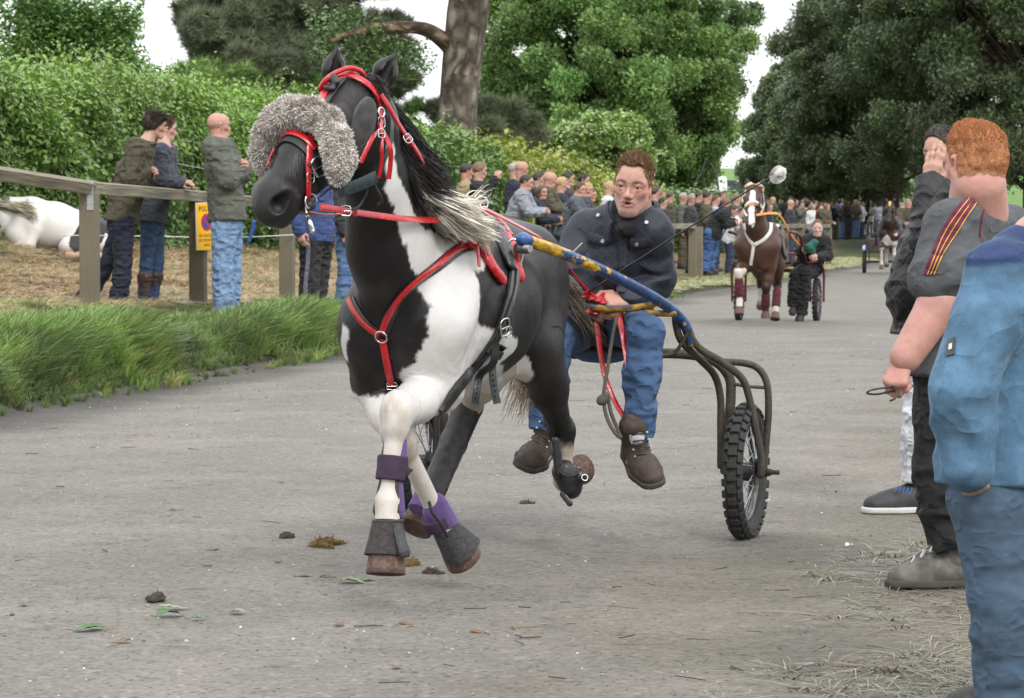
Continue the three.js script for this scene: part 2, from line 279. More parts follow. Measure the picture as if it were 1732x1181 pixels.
// ---------------------------------------------------------------- the lie of the land: u runs along the road's left edge, v across it (right is positive)
const UX = 0.2005, UD = 0.9797;
const roadShift = (u) => u > 60 ? -0.0013 * (u - 60) ** 2 : 0;
const uv2w = (u, v, y = null) => { const x = -3.1 + UX * u + UD * v, d = 18.8 + UD * u - UX * v; return V(x, y ?? ground(x, -d), -d); };
const w2uv = (x, z) => { const a = x + 3.1, b = -z - 18.8; return [UX * a + UD * b, UD * a - UX * b]; };
function fenceRise(u) { return u < 7 ? 0.48 + (7 - u) * 0.008 : u < 20 ? lerp(0.48, 0.28, (u - 7) / 13) : u < 40 ? lerp(0.28, 0.12, (u - 20) / 20) : 0.12; }
function ground(x, z) {
  let [u, v] = w2uv(x, z); v -= roadShift(u); let h = 0; const f = fenceRise(u);
  if (v < 0) {
    const t = clamp(-v / 2, 0, 1); h = f * (0.35 * sstep(0, 0.22, t) + 0.65 * t);
    if (v < -2) h += lerp(0.78, 0.35, sstep(24, 60, u)) * sstep(2, 6.5, -v);
    h += 0.03 * noise(x * 1.3, z * 1.3) * Math.min(1, -v);
  } else if (v > 6) { h = 0.25 * sstep(9, 15, v); }
  const d = -z; h += 0.62 * sstep(100, 165, d) + (d > 175 ? 9.0 * Math.pow((d - 175) / 325, 1.25) * (1 - 0.25 * sstep(-20, 90, x)) : 0);
  return h;
}
function sheet(us, vs, h, color, lift = 0) {
  const P = [], N = [], C = [], UVs = [], F = [], m = vs.length;
  us.forEach((u) => vs.forEach((v) => {
    const vv = v + roadShift(u) * (Math.abs(v) < 60 ? 1 : 0), p = uv2w(u, vv, 0), y = h(p.x, p.z), e = 0.15; P.push(p.x, y + lift, p.z);
    const n = V(h(p.x - e, p.z) - h(p.x + e, p.z), 2 * e, h(p.x, p.z - e) - h(p.x, p.z + e)).normalize(); N.push(n.x, n.y, n.z); UVs.push(p.x, p.z); C.push(...color(u, v, p));
  }));
  for (let i = 0; i < us.length - 1; i++) for (let j = 0; j < m - 1; j++) { const a = i * m + j; F.push(a, a + 1, a + m, a + 1, a + m + 1, a + m); }
  const g = new THREE.BufferGeometry(); g.setAttribute('position', new THREE.Float32BufferAttribute(P, 3)); g.setAttribute('normal', new THREE.Float32BufferAttribute(N, 3)); g.setAttribute('uv', new THREE.Float32BufferAttribute(UVs, 2)); g.setAttribute('color', new THREE.Float32BufferAttribute(C, 3)); g.setIndex(F); return g;
}
const steps = (list) => { const r = []; for (const [a, b, s] of list) for (let x = a; x < b - 1e-6; x += s) r.push(x); r.push(list[list.length - 1][1]); return r; };
const gravelMap = tex(1024, 1024, (u, v) => {
  const a = fbm(u * 8, v * 8, 0, 6, 8), b = noise(u * 240, v * 240, 0, 240), c = noise(u * 96, v * 96, 0, 96), e = fbm(u * 22 + 4, v * 22, 0, 4, 22);
  let n = 0.74 + 0.07 * a + 0.07 * b + 0.04 * c; if (c > 0.62 && b > -0.2) n += 0.1 * (c - 0.62) / 0.38; if (e > 0.34) n -= 0.3 * (e - 0.34); if (b < -0.7) n -= 0.2;
  return [n * 1.012, n, n * 0.982];
});
const gravelBump = tex(1024, 1024, (u, v) => 0.5 + 0.28 * noise(u * 200, v * 200, 0, 200) + 0.3 * fbm(u * 16, v * 16, 0, 5, 16) + 0.25 * Math.max(0, noise(u * 90, v * 90, 0, 90) - 0.4), false);
const roadMat = mat(L(1, 1, 1), 0.88, { map: rep(gravelMap, 0.42), bumpMap: rep(gravelBump, 0.42), bumpScale: 0.006, vertexColors: true });
structure('road', sheet(steps([[-17, 24, 0.16], [24, 60, 0.4], [60, 175, 2.5]]), steps([[-0.12, 1, 0.08], [1, 5.6, 0.16], [5.6, 6.6, 0.1], [6.6, 7.6, 0.25]]), (x, z) => { const [u, v] = w2uv(x, z); return ground(x, z) * (v < 0 ? 1 : 1) + 0.012 * fbm(x * 0.9, z * 0.9, 0, 3) ; }, (u, v, p) => {
  let k = 0.275 * (1 + 0.15 * fbm(p.x * 0.5, p.z * 0.3 + 40, 0, 4)); const r = 0.012 * fbm(p.x * 2, p.z * 2, 0, 3);
  const mud = sstep(0.75, 0.02, v + 0.5 * fbm(p.x * 1.1, p.z * 1.1, 0, 3)); const mr = sstep(4.8, 6.2, v + 0.9 * fbm(p.x * 1.7, p.z * 1.7 + 9, 0, 4));
  k *= 1 - 0.58 * mud - 0.3 * mr; const dk = sstep(26, 50, u) * 0.12, track = 0.07 * (Math.exp(-((v - 2.1 - 0.15 * noise(u * 0.2, 1)) ** 2) / 0.05) + Math.exp(-((v - 3.9 - 0.15 * noise(u * 0.2, 5)) ** 2) / 0.07)); k *= 1 - dk - track * (0.5 + fbm(u * 0.7, v * 3, 0, 3));
  return [k * (1.05 + r + 0.04 * mr), k * (0.985 + 0.02 * mr), k * (0.885 - 0.09 * mr)];
}, 0.006), roadMat);
const turfMap = tex(512, 512, (u, v) => { const a = fbm(u * 10, v * 10, 0, 5, 10), b = noise(u * 128, v * 128, 0, 128); const n = 0.75 + 0.3 * a + 0.2 * b; return [n, n, n * 0.95]; });
const turf = mat(L(1, 1, 1), 0.95, { map: rep(turfMap, 0.5), bumpMap: rep(gravelBump, 0.6), bumpScale: 0.05, vertexColors: true });
const groundUs = steps([[-24, 30, 0.5], [30, 80, 1.5], [80, 170, 4], [170, 620, 12]]), groundVs = steps([[-320, -40, 20], [-40, -9, 2], [-9, -2.2, 0.4], [-2.2, 0.6, 0.12], [0.6, 5.6, 1], [5.6, 9, 0.3], [9, 40, 3], [40, 320, 20]]);
structure('ground', sheet(groundUs, groundVs, (x, z) => { const [u, v] = w2uv(x, z), w = v - roadShift(u); return ground(x, z) - 0.06 * sstep(0.02, 0.35, w) * (1 - sstep(6.9, 7.3, w)) * (u < 172 ? 1 : 0); }, (u, v, p) => {
  const n = fbm(p.x * 0.8, p.z * 0.8, 0, 4), m = fbm(p.x * 2.6, p.z * 2.6 + 5, 0, 3), d = -p.z; let c = [0.1, 0.13, 0.035];
  const mix = (e, t) => { for (let i = 0; i < 3; i++) c[i] = lerp(c[i], e[i], clamp(t, 0, 1)); };
  if (v < 0) { mix([0.36, 0.25, 0.12], sstep(-1.7, -2.3, v + 0.5 * n) * (1 - 0.35 * sstep(0, 0.6, n + m))); mix([0.085, 0.07, 0.05], sstep(-0.35, 0.05, v + 0.3 * m)); mix([0.07, 0.1, 0.03], sstep(-4.8, -6.2, v + n)); }
  else { mix([0.1, 0.085, 0.06], sstep(8, 6.6, v + n)); }
  mix([0.26, 0.4, 0.09], sstep(120, 175, d)); mix([0.24, 0.44, 0.1], sstep(250, 330, d));
  return c.map((x) => x * (1 + 0.25 * n));
}), turf);

// ---- grass: single blades grown in tufts
function bladeTuft(n, h, w, lean, seed) {
  const r = rng(seed), P = [], F = [], C = [];
  for (let i = 0; i < n; i++) {
    const a = r() * 6.283, rad = r() * 0.05, l = h * (0.55 + 0.6 * r()), b = lean * (0.5 + r()), tw = r() * 6.283, bx = Math.cos(a) * rad, bz = Math.sin(a) * rad, dx = Math.cos(a) * 0.75 + 0.3, dz = Math.sin(a) * 0.75 + 0.2, s0 = P.length / 3, k = 0.6 + 0.8 * r(), yel = r() < 0.2 ? 1 : 0;
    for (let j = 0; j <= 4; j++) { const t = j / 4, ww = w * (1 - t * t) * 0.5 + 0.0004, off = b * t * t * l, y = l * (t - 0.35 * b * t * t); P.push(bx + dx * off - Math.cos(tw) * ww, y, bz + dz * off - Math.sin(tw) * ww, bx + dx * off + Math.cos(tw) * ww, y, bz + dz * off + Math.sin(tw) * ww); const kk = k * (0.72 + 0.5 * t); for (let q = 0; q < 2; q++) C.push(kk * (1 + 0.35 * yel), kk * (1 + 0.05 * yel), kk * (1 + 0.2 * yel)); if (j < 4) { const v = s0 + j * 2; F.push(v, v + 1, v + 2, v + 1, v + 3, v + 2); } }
  }
  const g = new THREE.BufferGeometry(); g.setAttribute('position', new THREE.Float32BufferAttribute(P, 3)); g.setAttribute('color', new THREE.Float32BufferAttribute(C, 3)); g.setIndex(F); g.computeVertexNormals(); return g;
}
const grassMat = new THREE.MeshPhysicalMaterial({ color: L(1, 1, 1), roughness: 0.6, vertexColors: true, side: THREE.DoubleSide, transmission: 0.45, thickness: 0 });
function scatter(name, label, cat, geo, m, list, kind = 'stuff', parent) {
  const o = new THREE.InstancedMesh(geo, m, list.length), q = new THREE.Quaternion(), e = new THREE.Euler(), mm = new THREE.Matrix4(), c = new THREE.Color();
  list.forEach((it, i) => { e.set(it.rx ?? 0, it.ry ?? 0, it.rz ?? 0, 'YXZ'); q.setFromEuler(e); const s = it.s ?? 1; mm.compose(it.p, it.q ?? q, it.sv ?? V(s, s * (it.sy ?? 1), s)); o.setMatrixAt(i, mm); o.setColorAt(i, c.setRGB(...(it.c ?? [1, 1, 1]))); });
  o.castShadow = o.receiveShadow = true;
  if (parent) { o.name = name; parent.add(o); if (kind) o.userData.kind = kind; return o; }
  o.name = numbered(name); tag(o, label, cat, null, kind); scene.add(o); return o;
}
{
  const r = rng(5), kinds = [[], [], []], dry = [];
  const put = (u, v, s, c, k) => { const p = uv2w(u, v); kinds[k].push({ p, ry: (r() - 0.5) * 2.4, s, sy: 0.8 + 0.5 * r(), c }); };
  for (let i = 0; i < 30000; i++) {
    const u = -3 + 33 * Math.pow(r(), 1.25), v = -2.6 * Math.pow(r(), 0.85) + 0.04; const n = fbm(u * 0.7, v * 0.9 + 3, 0, 3), edge = sstep(0.05, -0.45, v + 0.25 * n); if (r() > 0.28 + edge * 0.9) continue;
    const tall = (0.55 + 0.75 * sstep(-0.35, 0.35, n)) * lerp(0.45, 1.1, sstep(0, -0.35, v)) * (1 - 0.8 * sstep(-0.45, -1.5, v)) * lerp(1, 0.62, sstep(6, 14, u)), g = (0.6 + 0.6 * r() + 0.5 * n) * (0.85 + 0.4 * noise(u * 4, v * 5)), br = Math.max(sstep(-1.0, -2.2, v + 0.5 * n) * 0.8 * r(), r() < 0.12 ? 0.7 : 0);
    put(u, v, tall, [lerp(0.27, 0.44, br) * g, lerp(0.42, 0.38, br) * g, lerp(0.1, 0.17, br) * g], i % 3);
  }
  [[26, 0.22, 0.011, 0.75, 1], [28, 0.17, 0.01, 0.95, 2], [26, 0.27, 0.012, 1.1, 3]].forEach(([n, h, w, ln, sd], k) => scatter('verge_grass', ['long green grass leaning over the edge of the bank', 'short green grass filling the bank', 'long arching grass on the bank by the rail'][k], 'grass', bladeTuft(n, h, w, ln, sd), grassMat, kinds[k]));
  for (let i = 0; i < 16000; i++) { const u = -2 + 40 * Math.pow(r(), 1.2), v = -1.9 - 4.6 * r(), n = fbm(u * 0.6, v * 0.6, 0, 3); if (r() < 0.15 - n) continue; const g = 0.8 + 0.5 * r(), gr = r() < 0.22 + n * 0.5 ? 1 : 0; dry.push({ p: uv2w(u, v), ry: r() * 6.3, s: 0.75 + 0.6 * r(), sy: 0.5 + 0.5 * r(), c: gr ? [0.24 * g, 0.28 * g, 0.08 * g] : [0.48 * g, 0.35 * g, 0.17 * g] }); }
  scatter('dry_grass', 'flattened straw coloured grass in the field behind the rail', 'grass', bladeTuft(30, 0.13, 0.007, 2.2, 7), grassMat, dry);
  const far = []; for (let i = 0; i < 9000; i++) { const u = 28 + 45 * r(), v = -1.3 * Math.pow(r(), 1.3), n = fbm(u * 0.4, v, 0, 3); if (v > -0.15 - 0.3 * n) continue; const g = 0.8 + 0.4 * r(); far.push({ p: uv2w(u, v + roadShift(u)), ry: r() * 6, s: 0.7 + 0.5 * r(), sy: 0.55, c: [0.28 * g, 0.29 * g, 0.1 * g] }); }
  scatter('roadside_grass', 'worn olive grass strip beside the far fence', 'grass', bladeTuft(18, 0.16, 0.014, 1.2, 9), grassMat, far);
  // trampled grass and straw in the right-hand corner
  const tr = []; for (let i = 0; i < 2600; i++) { const a = uv2w(-12.5 + 6 * r(), 5.8 + 2.0 * Math.pow(r(), 0.8)); const [u, v] = w2uv(a.x, a.z), n = fbm(a.x * 2, a.z * 2, 0, 3); if (r() > sstep(5.95, 6.5, v + 0.8 * n)) continue; const g = 0.7 + 0.6 * r(), gr = r() < 0.4; tr.push({ p: a, ry: r() * 6.3, s: 0.6 + 0.5 * r(), sy: 0.35 + 0.4 * r(), c: gr ? [0.13 * g, 0.16 * g, 0.05 * g] : [0.2 * g, 0.17 * g, 0.11 * g] }); }
  scatter('trampled_grass', 'trampled muddy grass at the near right edge of the road', 'grass', bladeTuft(16, 0.12, 0.005, 2.4, 11), grassMat, tr);
  // loose grit
  const st = new THREE.IcosahedronGeometry(1, 0), gl = []; st.scale(1, 0.6, 0.8);
  for (let i = 0; i < 5200; i++) { const u = -15.5 + 30 * Math.pow(r(), 1.3), v = 0.1 + 6.3 * r(), k = r() < 0.8 ? 0.0025 + 0.003 * r() : 0.005 + 0.006 * r() * r(), g = r() < 0.55 ? 0.1 + 0.2 * r() : 0.3 + 0.3 * r(), p = uv2w(u, v); p.y += 0.006; gl.push({ p, ry: r() * 6.3, rx: r(), s: k, c: [g, g * 0.98, g * 0.95] }); }
  scatter('gravel', 'loose grit and small stones on the road', 'gravel', st, mat(L(1, 1, 1), 0.9), gl);
  const tw = new THREE.CylinderGeometry(0.5, 0.5, 1, 5); tw.rotateZ(Math.PI / 2); const tl = [];
  for (let i = 0; i < 420; i++) { const near = r() < 0.35, u = near ? -15 + 8 * r() : -14 + 24 * r(), v = near ? 4.6 + 1.9 * r() : 0.2 + 6 * r(), p = uv2w(u, v); p.y += 0.011; const l = 0.03 + 0.12 * r() * r(), w = 0.0015 + 0.0025 * r(); tl.push({ p, ry: r() * 6.3, rz: 0.06 * (r() - 0.5), sv: V(l, w, w), c: r() < 0.4 ? [0.24, 0.19, 0.11] : [0.06, 0.05, 0.035] }); }
  scatter('straw', 'short bits of straw and dark twig lying on the road', 'straw', tw, mat(L(1, 1, 1), 0.9), tl);
}
// ---------------------------------------------------------------- trees, hedges
function leafSpray(n, size, seed, spread = 0.16, long = 1.7) {
  const r = rng(seed), P = [], F = [], C = [], N = [];
  for (let i = 0; i < n; i++) {
    const o = V(r() - 0.5, r() - 0.5, r() - 0.5).multiplyScalar(spread * 2), dir = V(r() - 0.5, r() * 0.8 - 0.45, r() - 0.5).normalize(), nn = V(r() - 0.5, 0.9 + 0.5 * r(), r() - 0.5).normalize(), s = dir.clone().cross(nn).normalize(), up = s.clone().cross(dir).normalize(), w = size * (0.7 + 0.6 * r()), l = w * long, b = P.length / 3, k = 0.8 + 0.4 * r();
    for (const [a, c, h] of [[0, 0, 0], [0.5, -0.5, 0.1], [0.5, 0.5, 0.1], [0.5, 0, -0.04], [1, 0, -0.16]]) { const p = o.clone().addScaledVector(dir, a * l).addScaledVector(s, c * w).addScaledVector(up, h * w); P.push(p.x, p.y, p.z); C.push(k, k, k); }
    F.push(b, b + 1, b + 3, b, b + 3, b + 2, b + 1, b + 4, b + 3, b + 3, b + 4, b + 2);
  }
  const g = new THREE.BufferGeometry(); g.setAttribute('position', new THREE.Float32BufferAttribute(P, 3)); g.setAttribute('color', new THREE.Float32BufferAttribute(C, 3)); g.setIndex(F); g.computeVertexNormals(); return g;
}
function needleTuft(n, l, w, seed) {
  const r = rng(seed), P = [], F = [], C = [];
  for (let i = 0; i < n; i++) { const d = V(r() - 0.5, r() * 0.9 - 0.25, r() - 0.5).normalize(), s = d.clone().cross(V(r() - 0.5, r() - 0.5, r() - 0.5)).normalize().multiplyScalar(w), ll = l * (0.6 + 0.5 * r()), b = P.length / 3, k = 0.7 + 0.6 * r(); P.push(-s.x, -s.y, -s.z, s.x, s.y, s.z, d.x * ll, d.y * ll, d.z * ll); for (let q = 0; q < 3; q++) C.push(k, k, k); F.push(b, b + 1, b + 2); }
  const g = new THREE.BufferGeometry(); g.setAttribute('position', new THREE.Float32BufferAttribute(P, 3)); g.setAttribute('color', new THREE.Float32BufferAttribute(C, 3)); g.setIndex(F); g.computeVertexNormals(); return g;
}
const leafMat = new THREE.MeshPhysicalMaterial({ color: L(1, 1, 1), roughness: 0.55, vertexColors: true, side: THREE.DoubleSide, transmission: 0.45, thickness: 0 });
const needleMat = mat(L(1, 1, 1), 0.8, { vertexColors: true });
const SPR = { mid: leafSpray(12, 0.085, 21, 0.26), mid2: leafSpray(12, 0.08, 22, 0.28), small: leafSpray(12, 0.041, 23, 0.14), small2: leafSpray(10, 0.055, 24, 0.14), big: leafSpray(10, 0.2, 25, 0.45), pine: needleTuft(60, 0.24, 0.008, 26) };
const barkMap = tex(256, 512, (u, v) => { const f = Math.abs(noise(v * 22 + 1.2 * noise(v * 6, u * 5, 0.5), u * 5, 0.5)); const n = 0.5 + 0.7 * f + 0.2 * fbm(u * 20, v * 20, 0, 3); return [n, n * 0.96, n * 0.9]; });
const barkBump = tex(256, 512, (u, v) => Math.abs(noise(v * 22 + 1.2 * noise(v * 6, u * 5, 0.5), u * 5, 0.5)) + 0.15 * noise(u * 60, v * 60, 0.5), false);
const bark = (c) => mat(c, 0.95, { map: rep(barkMap, 0.5, 0.4), bumpMap: rep(barkBump, 0.5, 0.4), bumpScale: 0.05 });
const barkBrown = bark(L(0.13, 0.105, 0.085)), barkRed = bark(L(0.32, 0.24, 0.18)), barkGrey = bark(L(0.3, 0.27, 0.24));
const wig = (p, d, r, k, n = 5) => { const out = []; const s = V(r() - 0.5, r() - 0.5, r() - 0.5); for (let i = 0; i <= n; i++) { const t = i / n; out.push(p.clone().addScaledVector(d, t).addScaledVector(s, Math.sin(t * 3.1) * k).add(V(r() - 0.5, r() - 0.5, r() - 0.5).multiplyScalar(i && i < n ? k * 0.25 : 0))); } return out; };
// a broadleaf tree: trunk with limbs, and a crown of sprays gathered into boughs
function tree(name, label, o) {
  const r = rng(o.seed), b = o.base, t = thing(name, label, 'tree', b, o.group), H = o.h, R = o.r, limbs = [], low = o.low ?? 0.25;
  limbs.push(tube([b.clone().setY(b.y - 0.3), ...wig(b.clone(), V(0, H * 0.75, 0).add(o.lean ?? V(0, 0, 0)), r, 0.3, 4).slice(1)], [o.trunk * 1.15, o.trunk * 0.8, o.trunk * 0.55, o.trunk * 0.2], 14, 9));
  const list = [], boughs = [];
  for (let i = 0; i < o.boughs; i++) {
    // places of boughs over an uneven crown
    const a = r() * 6.283, yy = Math.pow(r(), 0.8), prof = o.prof ? o.prof(yy) : Math.sqrt(Math.max(0, 1 - Math.pow((yy - 0.42) / 0.6, 2))), rad = R * prof * (0.45 + 0.6 * Math.pow(r(), 0.6)) * (1 + 0.28 * noise(a * 1.2, yy * 3, o.seed));
    const c = b.clone().add(V(Math.cos(a) * rad, H * (low + (1 - low) * yy) , Math.sin(a) * rad * (o.deep ?? 1))).addScaledVector(o.lean ?? V(0, 0, 0), yy); boughs.push([c, (o.bough ?? 0.2) * R * (0.55 + 0.8 * r())]);
    if (i % 4 === 0) { const s = b.clone().add(V(0, H * (low * 0.7 + 0.5 * yy * (1 - low)), 0)); limbs.push(tube(wig(s, c.clone().sub(s), r, 0.25, 4), [o.trunk * 0.22, o.trunk * 0.12, o.trunk * 0.04], 8, 5)); }
  }
  part('trunk', merge(limbs), o.bark ?? barkBrown, t);
  const per = Math.ceil(o.n / boughs.length), col = o.col, q = o.vary ?? 0.35;
  for (const [c, br] of boughs) {
    const tone = 1 + q * (r() - 0.5) * 2, warm = 1 + 0.15 * (r() - 0.5);
    for (let i = 0; i < per; i++) { const d = V(r() - 0.5, r() - 0.5, r() - 0.5).normalize().multiplyScalar(br * Math.pow(r(), 0.45)); d.y *= o.flat ?? 0.55; const k = tone * (0.75 + 0.5 * r()); list.push({ p: c.clone().add(d).sub(b), ry: r() * 6.3, rx: (r() - 0.5) * 0.9, rz: (r() - 0.5) * 0.9, s: (o.leaf ?? 1) * (0.7 + 0.6 * r()), c: [col[0] * k * warm, col[1] * k, col[2] * k] }); }
  }
  scatter('crown', null, null, o.spray ?? SPR.mid, o.needle ? needleMat : leafMat, list, 'stuff', t);
  return t;
}
const G = (px, d) => { const p = at(px, 400, d); p.y = ground(p.x, p.z); return p; };
// middle: the big bright broadleaf tree across the field
tree('broadleaf_tree', 'large bright green broadleaf tree in the centre, behind the low hedge', { base: G(1032, 108), h: 11.2, r: 4.5, trunk: 0.42, boughs: 420, n: 48000, bough: 0.14, low: 0.12, seed: 31, col: [0.24, 0.38, 0.11], vary: 0.28, leaf: 0.95, flat: 0.8, deep: 0.9 });
tree('broadleaf_tree', 'loose hanging side of the green broadleaf tree line beside the far field', { base: G(1160, 116), h: 10.6, r: 2.6, trunk: 0.3, boughs: 80, n: 6500, bough: 0.18, low: 0.34, prof: (y) => 0.35 + 0.75 * y, seed: 33, col: [0.17, 0.28, 0.09], leaf: 0.9, flat: 0.5 });
tree('broadleaf_tree', 'dark green broadleaf tree filling in behind the grey trunk', { base: G(945, 128), h: 7.5, r: 3.4, trunk: 0.35, boughs: 90, n: 15000, bough: 0.22, low: 0.05, seed: 35, col: [0.11, 0.18, 0.065], leaf: 1.1 });
tree('elder_tree', 'small pale green elder with cream blossom above the low hedge', { base: G(1020, 84), h: 3.6, r: 1.65, trunk: 0.09, boughs: 75, n: 7500, bough: 0.24, low: 0.18, seed: 36, col: [0.27, 0.38, 0.11], spray: SPR.small2, leaf: 1.35, vary: 0.3 });
{ const t = scene.children[scene.children.length - 1], r = rng(37), l = [], fl = new THREE.CircleGeometry(0.055, 7); fl.rotateX(-1.1); for (let i = 0; i < 260; i++) { const a = r() * 6.28, y = r(), rad = 1.55 * Math.sqrt(Math.max(0, 1 - Math.pow((y - 0.42) / 0.62, 2))); l.push({ p: V(Math.cos(a) * rad, 0.8 + 2.7 * y, Math.abs(Math.sin(a)) * rad), ry: r() * 6, rx: r() * 0.6, s: 0.5 + 0.7 * r(), c: [0.62, 0.62, 0.42] }); } scatter('blossom', null, null, fl, needleMat.clone(), l, 'stuff', t); t.children.at(-1).material.vertexColors = false; }
// right: the dark row beyond the road
[[1350, 150, 8.6, 2.7, 41, 'dark green tree at the near end of the far row, beside the open sky'], [1440, 140, 10.4, 3.4, 42, 'dark green tree second along the far row right of the road'], [1505, 130, 13, 4.3, 43, 'tall dark green tree behind the quilted coat in the far row'], [1620, 120, 15.5, 5.2, 44, 'tallest dark tree of the far row, above the red haired man'], [1750, 112, 15.5, 5.4, 45, 'dark tree at the right end of the far row']].forEach(([px, d, h, R, seed, label]) =>
  tree('dark_tree', label, { base: G(px, d), h, r: R, trunk: 0.4, boughs: 340, n: 32000, bough: 0.15, low: 0.19, seed, col: [0.15, 0.205, 0.085], vary: 0.35, leaf: 1.0, flat: 0.75, spray: seed % 2 ? SPR.mid : SPR.mid2, prof: (y) => Math.pow(Math.sin(Math.PI * Math.min(1, 0.2 + y * 0.78)), 0.6), group: 'dark trees in the far row' }));
// left: grey trunk with the high branch, pine, trunk in the corner
{
  const d = 62, b = G(775, d), t = thing('old_tree', 'tall grey trunk with a bare branch reaching left, behind the horse', 'tree', b), r = rng(51);
  const P = (x, y, dd = d) => at(x, y, dd);
  part('trunk', tube([b.clone().setY(b.y - 0.4), P(773, 215), P(780, 120), P(790, 30), P(806, -120), P(812, -260)], [0.55, 0.44, 0.4, 0.44, 0.38, 0.3], 40, 20), barkGrey, t);
  part('branch', merge([tube([P(793, 125, 62.1), P(772, 92, 62.0), P(750, 68, 61.8), P(720, 50, 61.4), P(680, 46, 61), P(640, 48, 60.6), P(598, 56, 60.2), P(560, 70, 60)], [0.2, 0.2, 0.17, 0.14, 0.12, 0.11, 0.09, 0.05], 30, 9), tube([P(665, 46, 61), P(690, 65, 61), P(705, 72, 61), P(712, 90, 61)], [0.04, 0.03, 0.012], 12, 6), tube([P(640, 48, 60.6), P(622, 66, 60.6), P(600, 92, 60.6), P(586, 120, 60.6)], [0.06, 0.04, 0.02], 12, 6)]), barkRed, t);
  const l = []; for (const [x, y, s, n] of [[705, 100, 0.4, 36], [640, 80, 0.5, 40], [600, 80, 0.7, 110], [690, 95, 0.4, 40], [570, 60, 0.7, 100], [705, 110, 0.3, 24], [860, -150, 2, 500], [740, -190, 2.2, 500]]) for (let i = 0; i < n; i++) { const p = P(x, y, 60.5).add(V(r() - 0.5, r() - 0.5, r() - 0.5).multiplyScalar(s * 1.6)); const k = 0.7 + 0.6 * r(); l.push({ p: p.sub(b), ry: r() * 6, rx: r() - 0.5, s: 0.7 + 0.5 * r(), c: [0.16 * k, 0.26 * k, 0.075 * k] }); }
  scatter('crown', null, null, SPR.small2, leafMat, l, 'stuff', t);
}
function pine(label, base, h, clusters, trunkR, seed) {
  const r = rng(seed), t = thing('pine_tree', label, 'tree', base, null), limbs = [tube([base.clone().setY(base.y - 0.3), base.clone().add(V(0.2, h * 0.5, 0)), base.clone().add(V(-0.1, h, 0))], [trunkR, trunkR * 0.8, trunkR * 0.4], 16, 10)], l = [];
  for (const [x, y, dd, rx, ry, n, g] of clusters) {
    const c = at(x, y, dd); const s = base.clone().add(V(0, clamp(c.y - base.y - 0.7, 1, h), 0)); limbs.push(tube(wig(s, c.clone().sub(s), r, 0.4, 5), [0.11, 0.07, 0.03], 12, 6));
    for (let k = 0; k < 9; k++) { const e = c.clone().add(V((r() - 0.5) * rx * 1.8, (r() - 0.5) * ry * 1.8, (r() - 0.5) * rx * 1.6)); limbs.push(tube(wig(c, e.clone().sub(c), r, 0.12, 3), [0.03, 0.012], 6, 4)); for (let i = 0; i < n * 0.75 / 9; i++) { const d = V(r() - 0.5, r() - 0.5, r() - 0.5).multiplyScalar(0.9); d.x *= rx * 0.9; d.z *= rx * 0.9; d.y *= ry * 0.75; const q = 0.65 + 0.7 * r(); l.push({ p: e.clone().add(d).sub(base), ry: r() * 6.3, rx: r() - 0.5, rz: r() - 0.5, s: 0.7 + 0.6 * r(), c: g ? [0.16 * q, 0.26 * q, 0.07 * q] : [0.12 * q, 0.14 * q, 0.075 * q] }); } }
  }
  part('trunk', merge(limbs), barkBrown, t); scatter('crown', null, null, SPR.pine, needleMat, l, 'stuff', t); return t;
}
pine('spreading dark pine standing behind the hedge at the upper left', G(470, 64), 5.0, [[356, 42, 64, 0.5, 0.5, 500], [400, 50, 63, 1.0, 0.8, 1100], [480, 60, 64, 1.1, 0.9, 1200], [555, 55, 63, 1, 0.8, 900], [372, 95, 63, 0.5, 0.4, 400], [440, 110, 62, 0.8, 0.6, 700], [520, 125, 64, 0.9, 0.7, 800], [610, 100, 64, 0.8, 0.7, 600], [650, 125, 64, 0.6, 0.4, 300], [372, -10, 64, 0.8, 0.7, 700], [450, -10, 64, 1.5, 0.8, 1200], [560, 0, 64, 1.2, 0.7, 900], [400, 150, 62, 0.7, 0.4, 420, 1], [470, 165, 62, 0.8, 0.4, 420, 1], [350, 140, 62, 0.5, 0.35, 300, 1], [540, 175, 62, 0.7, 0.5, 400, 1], [640, 60, 64, 0.6, 0.4, 300]], 0.24, 52);
pine('dark low conifer at the foot of the grey trunk', G(850, 66), 1.4, [[820, 205, 66, 0.7, 0.45, 700], [870, 225, 66, 0.6, 0.35, 500], [760, 215, 66, 0.5, 0.4, 420], [800, 240, 65, 0.7, 0.35, 500], [745, 190, 66, 0.25, 0.3, 160], [690, 190, 66, 0.4, 0.2, 120, 1]], 0.08, 53);
